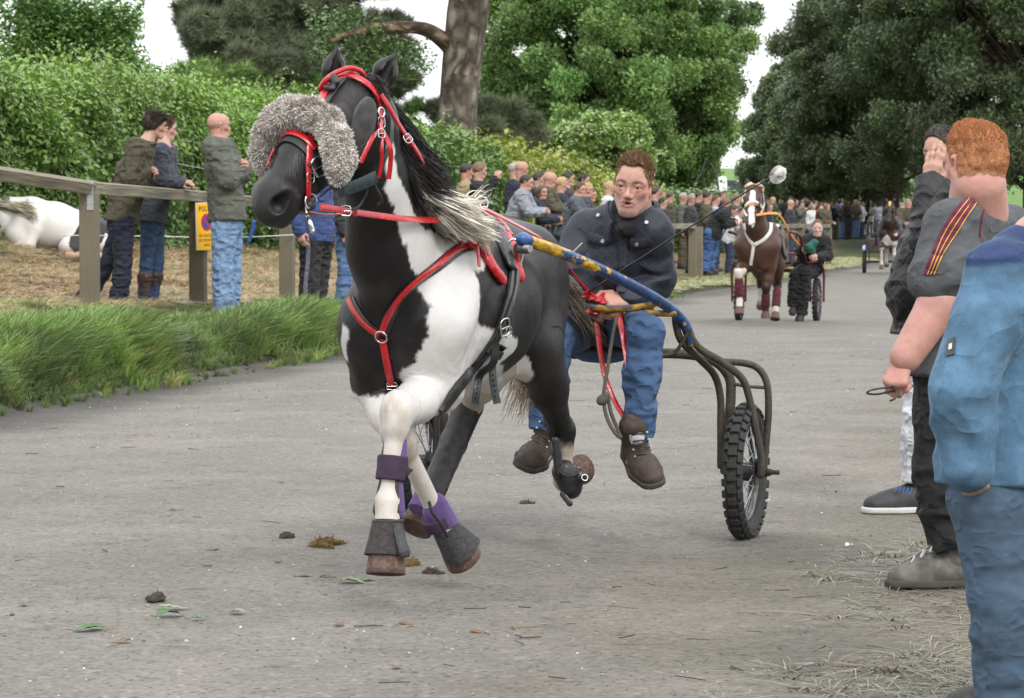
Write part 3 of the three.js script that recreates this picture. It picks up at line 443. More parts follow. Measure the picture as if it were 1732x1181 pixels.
{
  const b = G(58, 50), t = thing('old_tree', 'dark trunk in the upper left corner rising out of the hedge', 'tree', b), r = rng(54);
  part('trunk', tube([b.clone().setY(b.y - 0.3), b.clone().add(V(0, 2, 0)), at(66, 60, 50), at(70, -80, 50)], [0.5, 0.42, 0.4, 0.36], 20, 14), barkBrown, t);
  const l = []; for (const [x, y, s, n] of [[195, 60, 0.45, 110], [180, 110, 0.6, 200], [150, 70, 0.5, 150], [120, 40, 0.6, 160], [90, 60, 0.7, 240], [150, 120, 0.6, 200], [60, 110, 0.7, 220], [110, 140, 0.6, 200], [215, 120, 0.4, 90], [200, 30, 0.45, 90], [100, 100, 0.7, 260], [40, 20, 0.8, 200], [262, 140, 0.22, 24], [310, 152, 0.25, 26], [245, 152, 0.35, 60]]) for (let i = 0; i < n; i++) { const p = at(x, y, 49).add(V(r() - 0.5, r() - 0.5, r() - 0.5).multiplyScalar(s * 1.5)); const k = 0.7 + 0.6 * r(); l.push({ p: p.sub(b), ry: r() * 6, rx: r() - 0.5, s: 0.8 + 0.5 * r(), c: [0.17 * k, 0.31 * k, 0.07 * k] }); }
  scatter('crown', null, null, SPR.small2, leafMat, l, 'stuff', t);
  part('branch', merge([[100, 110, 210, 20], [110, 120, 230, 130], [120, 150, 320, 150]].map(([a, c, e, f]) => tube(wig(at(a, c, 49.5), at(e, f, 49).sub(at(a, c, 49.5)), r, 0.2, 4), [0.035, 0.02, 0.006], 10, 5))), barkBrown, t);
}
// hedges: a woody core with leaf sprays all over, uneven and hollow in places
function hedge(name, label, u0, u1, v0, th, hf, colf, n, seed, spray) {
  const r = rng(seed), b = uv2w((u0 + u1) / 2, v0), t = thing(name, label, 'hedge', b), core = [], l = [];
  for (let i = 0; i < (u1 - u0) * 5; i++) { const u = lerp(u0, u1, r()), p = uv2w(u, v0 + (r() - 0.5) * th), h = hf(u) * (0.6 + 0.4 * r()); core.push(tube(wig(p, V((r() - 0.5) * 0.8, h, (r() - 0.5) * 0.8), r, 0.15, 4), [0.03, 0.018, 0.006], 7, 4)); }
  part('stems', merge(core), barkBrown, t).userData.kind = 'stuff';
  for (let i = 0; i < n; i++) {
    const u = lerp(u0, u1, r()), H = hf(u) * (1 + 0.14 * noise(u * 0.9, 3, seed) + 0.1 * noise(u * 2.7, 8, seed)), face = r(); let v, y;
    const bulge = 1 + 0.3 * noise(u * 0.9, 1, seed);
    if (face < 0.62) { y = H * Math.pow(r(), 0.9); v = v0 + th * 0.5 * bulge * (1 - 0.35 * Math.pow(y / H, 3)) + 0.42 * noise(u * 1.2, y * 1.5, seed + 0.5) + 0.2 * noise(u * 2.9, y * 2.9, seed + 2.5) - 0.4 * r() * r(); } else if (face < 0.9) { y = H - 0.3 * r() * r() + (r() < 0.3 ? 0.45 * Math.pow(r(), 3) * (0.4 + Math.abs(noise(u * 2, 5, seed))) : 0); v = v0 + th * (r() - 0.5); } else { y = H * r(); v = v0 - th * 0.5; }
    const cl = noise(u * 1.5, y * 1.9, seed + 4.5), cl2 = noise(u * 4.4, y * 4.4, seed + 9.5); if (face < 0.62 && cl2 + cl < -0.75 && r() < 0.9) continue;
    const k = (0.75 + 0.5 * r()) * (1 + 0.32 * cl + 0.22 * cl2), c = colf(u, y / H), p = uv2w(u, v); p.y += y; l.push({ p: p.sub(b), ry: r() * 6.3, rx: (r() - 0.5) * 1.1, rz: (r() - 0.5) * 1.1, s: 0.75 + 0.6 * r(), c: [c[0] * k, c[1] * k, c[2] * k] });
  }
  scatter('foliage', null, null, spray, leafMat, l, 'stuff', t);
}
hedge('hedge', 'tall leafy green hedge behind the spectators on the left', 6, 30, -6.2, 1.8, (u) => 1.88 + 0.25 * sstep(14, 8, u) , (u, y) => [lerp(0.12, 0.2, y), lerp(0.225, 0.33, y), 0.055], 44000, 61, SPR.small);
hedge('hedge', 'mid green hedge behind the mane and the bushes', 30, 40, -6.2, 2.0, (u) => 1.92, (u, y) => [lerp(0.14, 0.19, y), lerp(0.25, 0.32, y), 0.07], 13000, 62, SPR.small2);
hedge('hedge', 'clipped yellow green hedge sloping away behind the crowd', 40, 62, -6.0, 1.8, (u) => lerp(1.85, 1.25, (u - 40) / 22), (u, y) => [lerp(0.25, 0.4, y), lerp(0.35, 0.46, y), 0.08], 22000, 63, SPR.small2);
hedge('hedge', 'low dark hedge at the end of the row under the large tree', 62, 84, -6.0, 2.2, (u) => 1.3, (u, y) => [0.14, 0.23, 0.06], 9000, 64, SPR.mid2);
// ---------------------------------------------------------------- people
const SKIN = { fair: [0.46, 0.295, 0.23], ruddy: [0.45, 0.26, 0.2], tan: [0.4, 0.23, 0.16], pale: [0.52, 0.35, 0.28] };
const HAIR = { dark: [0.028, 0.018, 0.012], brown: [0.075, 0.042, 0.022], mid: [0.14, 0.085, 0.045], blond: [0.36, 0.25, 0.12], grey: [0.3, 0.29, 0.27], ginger: [0.46, 0.15, 0.03], black: [0.012, 0.011, 0.011] };
// joints of a person of height H standing at base and facing yaw (0 looks along +z, towards the lens); over moves joints, in shares of H: x to the left hand, y up, z ahead
function jointsFor(base, yaw, H, over = {}) {
  const f = V(Math.sin(yaw), 0, Math.cos(yaw)), s = V(Math.cos(yaw), 0, -Math.sin(yaw));
  const def = { pelvis: [0, 0.53, 0], waist: [0, 0.61, 0.005], chest: [0, 0.725, 0], neck: [0, 0.835, -0.012], head: [0, 0.925, 0.012], shL: [0.107, 0.805, -0.008], shR: [-0.107, 0.805, -0.008], elL: [0.135, 0.635, -0.02], elR: [-0.135, 0.635, -0.02], wrL: [0.135, 0.49, 0.02], wrR: [-0.135, 0.49, 0.02], hiL: [0.053, 0.515, 0], hiR: [-0.053, 0.515, 0], knL: [0.062, 0.285, 0.012], knR: [-0.062, 0.285, 0.012], anL: [0.066, 0.05, -0.01], anR: [-0.066, 0.05, -0.01] };
  const J = { H, f, s, up: V(0, 1, 0) };
  for (const k in def) { const a = over[k] ?? def[k]; J[k] = a.isVector3 ? a.clone() : base.clone().addScaledVector(s, a[0] * H).addScaledVector(V(0, 1, 0), a[1] * H).addScaledVector(f, a[2] * H); }
  J.toeL = J.anL.clone().addScaledVector(over.footL ?? f, 0.085 * H).setY(J.anL.y - 0.022 * H); J.toeR = J.anR.clone().addScaledVector(over.footR ?? f, 0.085 * H).setY(J.anR.y - 0.022 * H);
  return J;
}
// head: h is the height from chin to crown, c the middle; x left, y up, z ahead
function headFrame(c, fwd, up, h) { const z = fwd.clone().normalize(), x = up.clone().cross(z).normalize(), y = z.clone().cross(x).normalize(); return { c, x, y, z, h, P: (a, b, e) => c.clone().addScaledVector(x, a * h).addScaledVector(y, b * h).addScaledVector(z, e * h), inv: (px, py, pz) => { const q = V(px, py, pz).sub(c); return [q.dot(x) / h, q.dot(y) / h, q.dot(z) / h]; } }; }
function headPrims(F, o = {}) {
  const { P, h, x } = F, q = [], k = 0.05 * h, w = o.wide ?? 1, jw = o.jaw ?? 1, op = o.mouth ?? 0;
  const B = (a, b, ra, rb, e = {}) => q.push(bone(P(...a), P(...b), ra * h, rb * h, { k, side: x, ...e }));
  B([0, 0.13, -0.12], [0, 0.13, 0.06], 0.365, 0.34, { flat: 0.83 * w, k: 0.1 * h });
  B([0, 0.02, 0.12], [0, -0.27 - 0.04 * op, 0.18], 0.23, 0.16, { flat: [1.06 * w, 0.98 * jw], k: 0.08 * h });
  for (const s of [-1, 1]) {
    B([0.168 * s * w, -0.16, -0.03], [0.08 * s * jw, -0.4 - 0.03 * op, 0.2], 0.095, 0.08, { k: 0.07 * h });
    B([0.155 * s * w, -0.085, 0.2], [0.172 * s * w, -0.075, 0.14], 0.09, 0.1, { k: 0.07 * h });
    B([0.05 * s, 0.085, 0.325], [0.2 * s * w, 0.085, 0.26], 0.042, 0.04, { k: 0.07 * h });
    B([0.045 * s, -0.16, 0.372], [0.048 * s, -0.15, 0.345], 0.034, 0.034, { k: 0.03 * h });
    B([0.305 * s * w, 0.03, -0.06], [0.292 * s * w, -0.1, -0.02], 0.082, 0.05, { flat: 0.33, side: F.P(s, 0, -0.75 * 1).sub(F.c).normalize(), k: 0.02 * h, id: 4 });
    q.push(bone(P(0.33 * s * w, 0.02, -0.03), P(0.32 * s * w, -0.05, -0.01), 0.03 * h, 0.02 * h, { sub: true, k: 0.02 * h }));
    q.push(bone(P(0.135 * s * w, 0.0, 0.4), P(0.165 * s * w, 0, 0.38), 0.075 * h, 0.07 * h, { sub: true, k: 0.09 * h }));
    if (o.fine) {
      const E = (a, b, ra, rb, k = 0.012) => B(a, b, ra, rb, { k: k * h, post: 1, id: 6 });
      E([0.08 * s, 0.022, 0.3], [0.138 * s, 0.04, 0.316], 0.026, 0.028); E([0.138 * s, 0.04, 0.316], [0.212 * s, 0.016, 0.262], 0.028, 0.024); E([0.07 * s, 0.064, 0.318], [0.2 * s, 0.062, 0.268], 0.03, 0.03, 0.04);
      E([0.08 * s, -0.03, 0.296], [0.138 * s, -0.043, 0.306], 0.022, 0.023); E([0.138 * s, -0.043, 0.306], [0.208 * s, -0.026, 0.256], 0.023, 0.021); E([0.09 * s, -0.075, 0.285], [0.2 * s, -0.07, 0.24], 0.032, 0.034, 0.04); E([0.062 * s, -0.004, 0.3], [0.064 * s, -0.004, 0.3], 0.024, 0.024); E([0.222 * s, -0.002, 0.235], [0.224 * s, -0.002, 0.235], 0.026, 0.026);
    }
  }
  B([0, 0.06, 0.335], [0, -0.135, 0.43], 0.03, 0.046, { k: 0.045 * h });
  B([0, -0.37 - 0.05 * op, 0.265], [0, -0.41 - 0.05 * op, 0.25], 0.08, 0.075, { flat: 1.3, k: 0.08 * h });
  if (o.fine) {
    const E = (a, b, ra, rb) => B(a, b, ra, rb, { k: 0.022 * h, post: 1, id: 5 }); B([0, -0.26, 0.262], [0, -0.3, 0.258], 0.085, 0.08, { k: 0.05 * h, flat: 1.4 });
    for (const s of [-1, 1]) { E([0.02 * s, -0.228, 0.358], [0.075 * s, -0.242, 0.336], 0.015, 0.012); E([0.075 * s, -0.242, 0.336], [0.112 * s, -0.258 - 0.008 * op, 0.305], 0.012, 0.007); E([0, -0.297 - 0.025 * op, 0.344], [0.07 * s, -0.29 - 0.022 * op, 0.328], 0.019, 0.015); E([0.07 * s, -0.29 - 0.022 * op, 0.328], [0.112 * s, -0.262 - 0.01 * op, 0.305], 0.015, 0.007); }
    q.push(bone(P(-0.075, -0.262 - 0.012 * op, 0.365), P(0.075, -0.262 - 0.012 * op, 0.365), (0.006 + 0.018 * op) * h, (0.006 + 0.018 * op) * h, { sub: true, post: 1, k: 0.008 * h })); q.push(bone(P(0, -0.262 - 0.012 * op, 0.355), P(0.0, -0.262 - 0.012 * op, 0.31), (0.01 + 0.018 * op) * h, (0.008 + 0.014 * op) * h, { sub: true, post: 1, k: 0.008 * h, side: x, flat: 2.6 }));
  }
  return q;
}
const skinShade = (F, base, o = {}) => (x, y, z, id) => {
  const [a, b, c] = F.inv(x, y, z); let r = base[0], g = base[1], bl = base[2];
  const red = Math.exp(-((Math.abs(a) - 0.2) ** 2 + (b + 0.1) ** 2) / 0.018) * 0.55 + Math.exp(-(a ** 2 + (b + 0.13) ** 2) / 0.006) * 0.5 + (id === 4 ? 0.5 : 0);
  r *= 1 + 0.06 * red; g *= 1 - 0.2 * red; bl *= 1 - 0.2 * red;
  if (id === 5) { r *= 0.92; g *= 0.72; bl *= 0.73; } if (id === 6) { r *= 0.93; g *= 0.86; bl *= 0.84; }
  if (o.brow && c > 0.15) { const yb = 0.094 - 2.2 * (Math.abs(a) - 0.15) ** 2; const m = sstep(0.03, 0.012, Math.abs(b - yb)) * sstep(0.045, 0.07, Math.abs(a)) * sstep(0.25, 0.2, Math.abs(a)); r = lerp(r, o.brow[0], m * 0.75); g = lerp(g, o.brow[1], m * 0.75); bl = lerp(bl, o.brow[2], m * 0.75); }
  if (o.mouth && Math.abs(a) < 0.09 && Math.abs(b + 0.262 + 0.012 * o.mouth) < 0.028 && c < 0.333 && c > 0.2) { r *= 0.2; g *= 0.1; bl *= 0.1; }
  if (o.stubble) { const m = sstep(-0.16, -0.24, b) * sstep(-0.05, 0.06, c) * o.stubble; r *= 1 - 0.3 * m; g *= 1 - 0.24 * m; bl *= 1 - 0.16 * m; }
  const n = 1 + 0.05 * noise(x * 60, y * 60, z * 60); return [r * n, g * n, bl * n];
};
function hairPrims(F, style, o = {}) {
  const { P, h, x } = F, q = [], w = o.wide ?? 1; let g = 0.022, line = 0.3, low = -0.27, top = 0;
  if (style === 'crop') { g = 0.016; top = 0.045; } if (style === 'curl') { g = 0.05; top = 0.075; } if (style === 'buzz') g = 0.012; if (style === 'bald') { g = 0.004; } if (style === 'long') { g = 0.05; low = -2; } if (style === 'flop') { g = 0.06; line = 0.36; }
  q.push(bone(P(0, 0.13, -0.125), P(0, 0.13 + top * 0.5, 0.06), (0.365 + g) * h, (0.34 + g) * h, { flat: 0.84 * w, side: x }));
  if (top) q.push(bone(P(0, 0.25, -0.08), P(0, 0.27 + top, 0.1), 0.275 * h, 0.25 * h, { flat: 0.88, side: x, k: 0.04 * h }));
  if (style === 'long') { for (const s of [-1, 1]) q.push(bone(P(0.24 * s, 0, -0.1), P(0.22 * s, -0.6, -0.1), 0.15 * h, 0.1 * h, { k: 0.1 })); q.push(bone(P(0, 0, -0.2), P(0, -0.65, -0.2), 0.2 * h, 0.13 * h, { k: 0.1 })); }
  if (o.nape) { low = -0.37; q.push(bone(P(0, -0.04, -0.13), P(0, -0.36, -0.13), 0.345 * h, 0.3 * h, { flat: 0.98, side: x, k: 0.06 * h })); }
  const clip = (X, Y, Z) => {
    const [a, b, c] = F.inv(X, Y, Z); const rec = o.recede ? 0.09 * sstep(0.03, 0.14, Math.abs(a)) * sstep(0.2, 0.34, b) : 0;
    let zl = b > 0.34 ? lerp(0.3, 0.42, clamp((b - 0.34) / 0.1, 0, 1)) * (line / 0.3) : b > 0.1 ? lerp(0.17, 0.3, sstep(0.1, 0.34, b)) : b > -0.02 ? lerp(0.06, 0.17, (b + 0.02) / 0.12) : style === 'long' ? 0.1 : lerp(-0.13, 0.02, sstep(-0.3, -0.02, b));
    let e = (c - zl + rec) * h * 0.8; e = Math.max(e, (low - b) * h); if (style === 'bald') e = Math.max(e, (b - 0.16 + 0.25 * clamp(-c, 0, 0.3)) * h); return e;
  };
  const disp = (X, Y, Z) => style === 'buzz' || style === 'bald' ? 0 : -0.006 * noise(X * 45, Y * 32, Z * 45) - 0.003 * noise(X * 110, Y * 80, Z * 110);
  return new Body(q, { k: 0.05 * h, clip, disp });
}
// a hand: palm with four unequal fingers of three joints and a thumb from the side near its base
function handPrims(w, dir, nrm, thumbSide, len, curl = [0.5, 0.55, 0.6, 0.7], o = {}) {
  // nrm points out of the back of the hand, thumbSide towards the thumb
  const z = dir.clone().normalize(), y = nrm.clone().addScaledVector(z, -nrm.dot(z)).normalize(); let x = y.clone().cross(z); if (x.dot(thumbSide) < 0) x.negate();
  const P = (a, b, c) => w.clone().addScaledVector(x, a * len).addScaledVector(y, b * len).addScaledVector(z, c * len), q = [], fat = o.fat ?? 1, K = { k: 0.012 };
  const kn = [[0.17, 0.02, 0.5], [0.06, 0.035, 0.53], [-0.06, 0.025, 0.51], [-0.17, 0.0, 0.46]], fl = [[0.25, 0.15, 0.12], [0.28, 0.17, 0.13], [0.26, 0.16, 0.12], [0.2, 0.12, 0.11]], fr = [0.05, 0.052, 0.05, 0.044], sp = o.spread ?? 0.06;
  kn.forEach((k, i) => {
    q.push(bone(P(k[0] * 0.55, 0, 0.03), P(...k), 0.085 * len * fat, 0.068 * len * fat, { k: 0.02 }));
    let a = 0, p = P(...k); const c = curl[i], side = (k[0]) * sp * 6;
    fl[i].forEach((l, j) => { a += c * (j === 0 ? 0.9 : 1.15); const e = p.clone().addScaledVector(z, Math.cos(a) * l * len).addScaledVector(y, -Math.sin(a) * l * len).addScaledVector(x, side * l * len * Math.cos(a)); q.push(bone(p, e, fr[i] * len * fat * (1 - 0.1 * j), fr[i] * len * fat * (0.9 - 0.1 * j), K)); p = e; });
  });
  const tc = o.tc ?? 0.5, t0 = P(0.14, -0.03, 0.14), t1 = P(0.3, -0.1 - 0.1 * tc, 0.34), t2 = P(0.33 - 0.2 * tc, -0.14 - 0.16 * tc, 0.52), t3 = P(0.32 - 0.32 * tc, -0.16 - 0.16 * tc, 0.66);
  q.push(bone(t0, t1, 0.085 * len * fat, 0.065 * len * fat, { k: 0.02 }), bone(t1, t2, 0.06 * len * fat, 0.052 * len * fat, K), bone(t2, t3, 0.054 * len * fat, 0.042 * len * fat, K));
  return q;
}
const ridged = (amp, f, sy = 1.7) => (x, y, z, id, hit) => { const a = amp * (hit?.col ?? 1); const n = noise(x * f + 0.5 * noise(x * 7, y * 7, z * 7), y * f * sy, z * f); return a * (Math.abs(n) * 2 - 0.6) + a * 0.4 * noise(x * f * 2.3, y * f * 3, z * f * 2.3); };
function torsoPrims(J, t, hem, o = {}) {
  const H = J.H, sh = { side: J.s }, fat = o.fat ?? 1, q = [], e = { k: 0.06, id: 1, col: 0.8 };
  const down = J.pelvis.clone().sub(J.waist).normalize(), hp = J.pelvis.clone().addScaledVector(down, hem + 0.06);
  q.push(bone(J.pelvis, hp, 0.062 * H * fat + t, 0.064 * H * fat + t * (o.flare ?? 1.2), { ...sh, flat: [1.42, 1.38], ...e }));
  q.push(bone(J.pelvis, J.waist, 0.062 * H * fat + t, 0.058 * H * fat + t, { ...sh, flat: [1.42, 1.38], ...e })); q.push(bone(J.waist, J.chest, 0.058 * H * fat + t, 0.066 * H + t, { ...sh, flat: [1.38, 1.42], ...e }));
  q.push(bone(J.chest, J.neck.clone().lerp(J.chest, 0.42), 0.066 * H + t, 0.045 * H + t, { ...sh, flat: [1.42, 1.5], ...e, col: 0.5 }));
  for (const k of ['L', 'R']) q.push(bone(J.neck.clone().lerp(J.chest, 0.2), J['sh' + k].clone().lerp(J.neck, 0.12), 0.034 * H + t, 0.036 * H + t, { k: 0.05, id: 1, col: 0.5 }));
  const hemAt = J.pelvis.clone().addScaledVector(down, hem);
  return { q, clip: (x, y, z, id) => (id === 1 ? (x - hemAt.x) * down.x + (y - hemAt.y) * down.y + (z - hemAt.z) * down.z : -1) };
}
function armPrims(J, t, o = {}) {
  const H = J.H, q = [], fat = o.fat ?? 1;
  for (const k of o.only ?? ['L', 'R']) { const s = J['sh' + k], e = J['el' + k], w = J['wr' + k];
    if (o.short) { q.push(bone(s, s.clone().lerp(e, o.short), 0.036 * H * fat + t, 0.036 * H * fat + t * 1.5, { k: 0.03, id: 2 })); continue; }
    q.push(bone(s, e, 0.035 * H * fat + t, 0.028 * H * fat + t, { k: 0.035, id: 2, col: 1.2 }), bone(e, e.clone().lerp(w, 0.92), 0.028 * H * fat + t, 0.021 * H * fat + t, { k: 0.02, id: 2, col: 1.2 })); }
  return q;
}
function legPrims(J, t, o = {}) {
  const H = J.H, q = [], fat = o.fat ?? 1; q.push(bone(J.pelvis.clone().addScaledVector(J.up, 0.02 * H), J.pelvis.clone().addScaledVector(J.up, -0.025 * H), 0.06 * H * fat + t * 0.7, 0.064 * H * fat + t * 0.7, { side: J.s, flat: 1.4, k: 0.05, col: 0.6 }));
  for (const k of ['L', 'R']) { const h = J['hi' + k], n = J['kn' + k], a = J['an' + k], l = n.clone().sub(h).normalize(), c = a.clone().sub(n).normalize();
    q.push(bone(h, n, 0.051 * H * fat + t, 0.033 * H * fat + t, { k: 0.025, col: 1 }), bone(n, n.clone().lerp(a, 0.35), 0.033 * H * fat + t, 0.034 * H * fat + t, { k: 0.025, col: 1.1 }), bone(n.clone().lerp(a, 0.35), a.clone().addScaledVector(c, (o.long ?? 0.005) + 0.07), 0.034 * H * fat + t, (o.cuff ?? 0.027) * H + t, { k: 0.025, col: 1.6, id: k === 'L' ? 21 : 22 })); }
  return q;
}
function shoeGeo(J, k, cell, sole, o = {}) {
  const H = J.H, a = J['an' + k], t = J['toe' + k], f = t.clone().sub(a); const up = o.up?.[k] ?? V(0, 1, 0), fw = f.addScaledVector(up, -f.dot(up)).normalize(), side = up.clone().cross(fw).normalize(), g = o.size ?? 1;
  const P = (x, y, z) => a.clone().addScaledVector(side, x * H * g).addScaledVector(up, y * H * g).addScaledVector(fw, z * H * g), floor = a.clone().addScaledVector(up, -0.045 * H * g), q = [];
  if (!sole) { q.push(bone(P(0, 0.012 + (o.high ?? 0), -0.006), P(0, -0.02, -0.012), 0.026 * H * g, 0.029 * H * g, { k: 0.02 }), bone(P(0, -0.022, -0.025), P(0, -0.028, 0.06), 0.026 * H * g, 0.027 * H * g, { side, flat: [0.95, 1.1], k: 0.02 }), bone(P(0, -0.006, 0.01), P(0, -0.022, 0.075), 0.024 * H * g, 0.02 * H * g, { side, flat: [0.9, 1.15], k: 0.02 }), bone(P(0, -0.029, 0.06), P(0, -0.03, 0.098), 0.0265 * H * g, 0.021 * H * g, { side, flat: [1.15, 1.2], k: 0.02 })); }
  else q.push(bone(P(0, -0.039, -0.027), P(0, -0.039, 0.055), 0.031 * H * g, 0.034 * H * g, { side, flat: [0.95, 1.05], k: 0.02 }), bone(P(0, -0.039, 0.05), P(0, -0.039, 0.1), 0.034 * H * g, 0.024 * H * g, { side, flat: [1.05, 1.2], k: 0.02 }));
  const hi = sole ? -0.033 * H * g : 1, clip = (x, y, z) => { const e = (x - a.x) * up.x + (y - a.y) * up.y + (z - a.z) * up.z; return Math.max(-0.0455 * H * g - e + (sole ? 0 : 0.004), sole ? e - hi : -1); };
  return new Body(q, { k: 0.02, clip, disp: o.disp }).geo(cell);
}
// short hairs standing on a surface
function fur(geo, n, len, w, colf, seed, lay = V(0, -0.4, 0), keep, up = 1, lf = null) {
  const r = rng(seed), P = geo.attributes.position, N = geo.attributes.normal, I = geo.index.array, out = newHair(), tri = I.length / 3, ar = new Float32Array(tri); let sum = 0; const a = V(), b = V(), c = V();
  for (let t = 0; t < tri; t++) { a.fromBufferAttribute(P, I[t * 3]); b.fromBufferAttribute(P, I[t * 3 + 1]); c.fromBufferAttribute(P, I[t * 3 + 2]); sum += b.clone().sub(a).cross(c.clone().sub(a)).length(); ar[t] = sum; }
  for (let q = 0; q < n; q++) {
    const x = r() * sum; let lo = 0, hi = tri - 1; while (lo < hi) { const m = (lo + hi) >> 1; if (ar[m] < x) lo = m + 1; else hi = m; }
    let u = r(), v = r(); if (u + v > 1) { u = 1 - u; v = 1 - v; } const i = [I[lo * 3], I[lo * 3 + 1], I[lo * 3 + 2]];
    a.fromBufferAttribute(P, i[0]); b.fromBufferAttribute(P, i[1]); c.fromBufferAttribute(P, i[2]); const p = a.clone().multiplyScalar(1 - u - v).addScaledVector(b, u).addScaledVector(c, v); const nn = V().fromBufferAttribute(N, i[0]);
    if (keep && !keep(p, nn)) continue;
    const d = nn.clone().multiplyScalar(up).add(typeof lay === 'function' ? lay(p) : lay).add(V(r() - 0.5, r() - 0.5, r() - 0.5).multiplyScalar(up < 1 ? 0.55 : 0.9)).normalize(), l = len * (0.6 + 0.7 * r()) * (lf ? lf(p) : 1), s = d.clone().cross(V(r() - 0.5, r() - 0.5, r() - 0.5)).normalize().multiplyScalar(w * 0.5), base = out.p.length / 3, e = V(r() - 0.5, r() - 0.5, r() - 0.5).multiplyScalar(l * (up < 1 ? 0.2 : 0.4)), cc = colf(p, r);
    const m = p.clone().addScaledVector(d, l * 0.55), z = p.clone().addScaledVector(d, l).add(e); p.addScaledVector(nn, -0.002);
    for (const [o, k] of [[p, 1], [m, 0.8]]) for (const sg of [-1, 1]) out.p.push(o.x + s.x * sg * k, o.y + s.y * sg * k, o.z + s.z * sg * k); out.p.push(z.x, z.y, z.z); for (let j = 0; j < 5; j++) out.c.push(cc[0], cc[1], cc[2]);
    out.i.push(base, base + 1, base + 2, base + 1, base + 3, base + 2, base + 2, base + 3, base + 4);
  }
  return hairGeo(out);
}
const shoeMats = { brown: leather(L(0.07, 0.048, 0.036), 0.7), black: leather(L(0.02, 0.02, 0.02), 0.6), grey: leather(L(0.09, 0.085, 0.08), 0.75), sole: mat(L(0.05, 0.045, 0.04), 0.85), soleW: mat(L(0.5, 0.5, 0.48), 0.8) };
function collarGeo(c, up, fwd, side, o = {}) {
  const a0 = o.open ?? 0.5, n = 36, P = [], ix = [], uv = [], rows = [[o.r0 ?? 0.1, o.h0 ?? -0.03], [lerp(o.r0 ?? 0.1, o.r1 ?? 0.085, 0.6), lerp(o.h0 ?? -0.03, o.h1 ?? 0.05, 0.5)], [o.r1 ?? 0.085, o.h1 ?? 0.05], [(o.r1 ?? 0.085) + 0.012, (o.h1 ?? 0.05) - 0.003], [lerp(o.r0 ?? 0.1, o.r1 ?? 0.085, 0.6) + 0.014, lerp(o.h0 ?? -0.03, o.h1 ?? 0.05, 0.5)], [(o.r0 ?? 0.1) + 0.014, o.h0 ?? -0.03]], m = rows.length;
  for (let i = 0; i <= n; i++) { const a = lerp(a0, Math.PI * 2 - a0, i / n), front = Math.pow(Math.max(0, Math.cos(a)), 2); rows.forEach(([r, h], j) => { const rr = r * (1 + (o.flare ?? 0.25) * front * (j > 0 && j < 5 ? 1 : 0.4)), hh = h - (o.drop ?? 0.05) * front + 0.004 * Math.sin(a * 7 + j); const p = c.clone().addScaledVector(fwd, Math.cos(a) * rr).addScaledVector(side, Math.sin(a) * rr).addScaledVector(up, hh); P.push(p.x, p.y, p.z); uv.push(a * r, h); }); }
  for (let i = 0; i < n; i++) for (let j = 0; j < m; j++) { const a = i * m + j, b = i * m + (j + 1) % m; ix.push(a, a + m, b, b, a + m, b + m); }
  for (const e of [0, n * m]) ix.push(e, e + 1, e + 4, e + 4, e + 5, e, e + 1, e + 2, e + 3, e + 3, e + 4, e + 1);
  const g = new THREE.BufferGeometry(); g.setAttribute('position', new THREE.Float32BufferAttribute(P, 3)); g.setAttribute('uv', new THREE.Float32BufferAttribute(uv, 2)); g.setIndex(ix); return toCreasedNormals(g, 1.0);
}
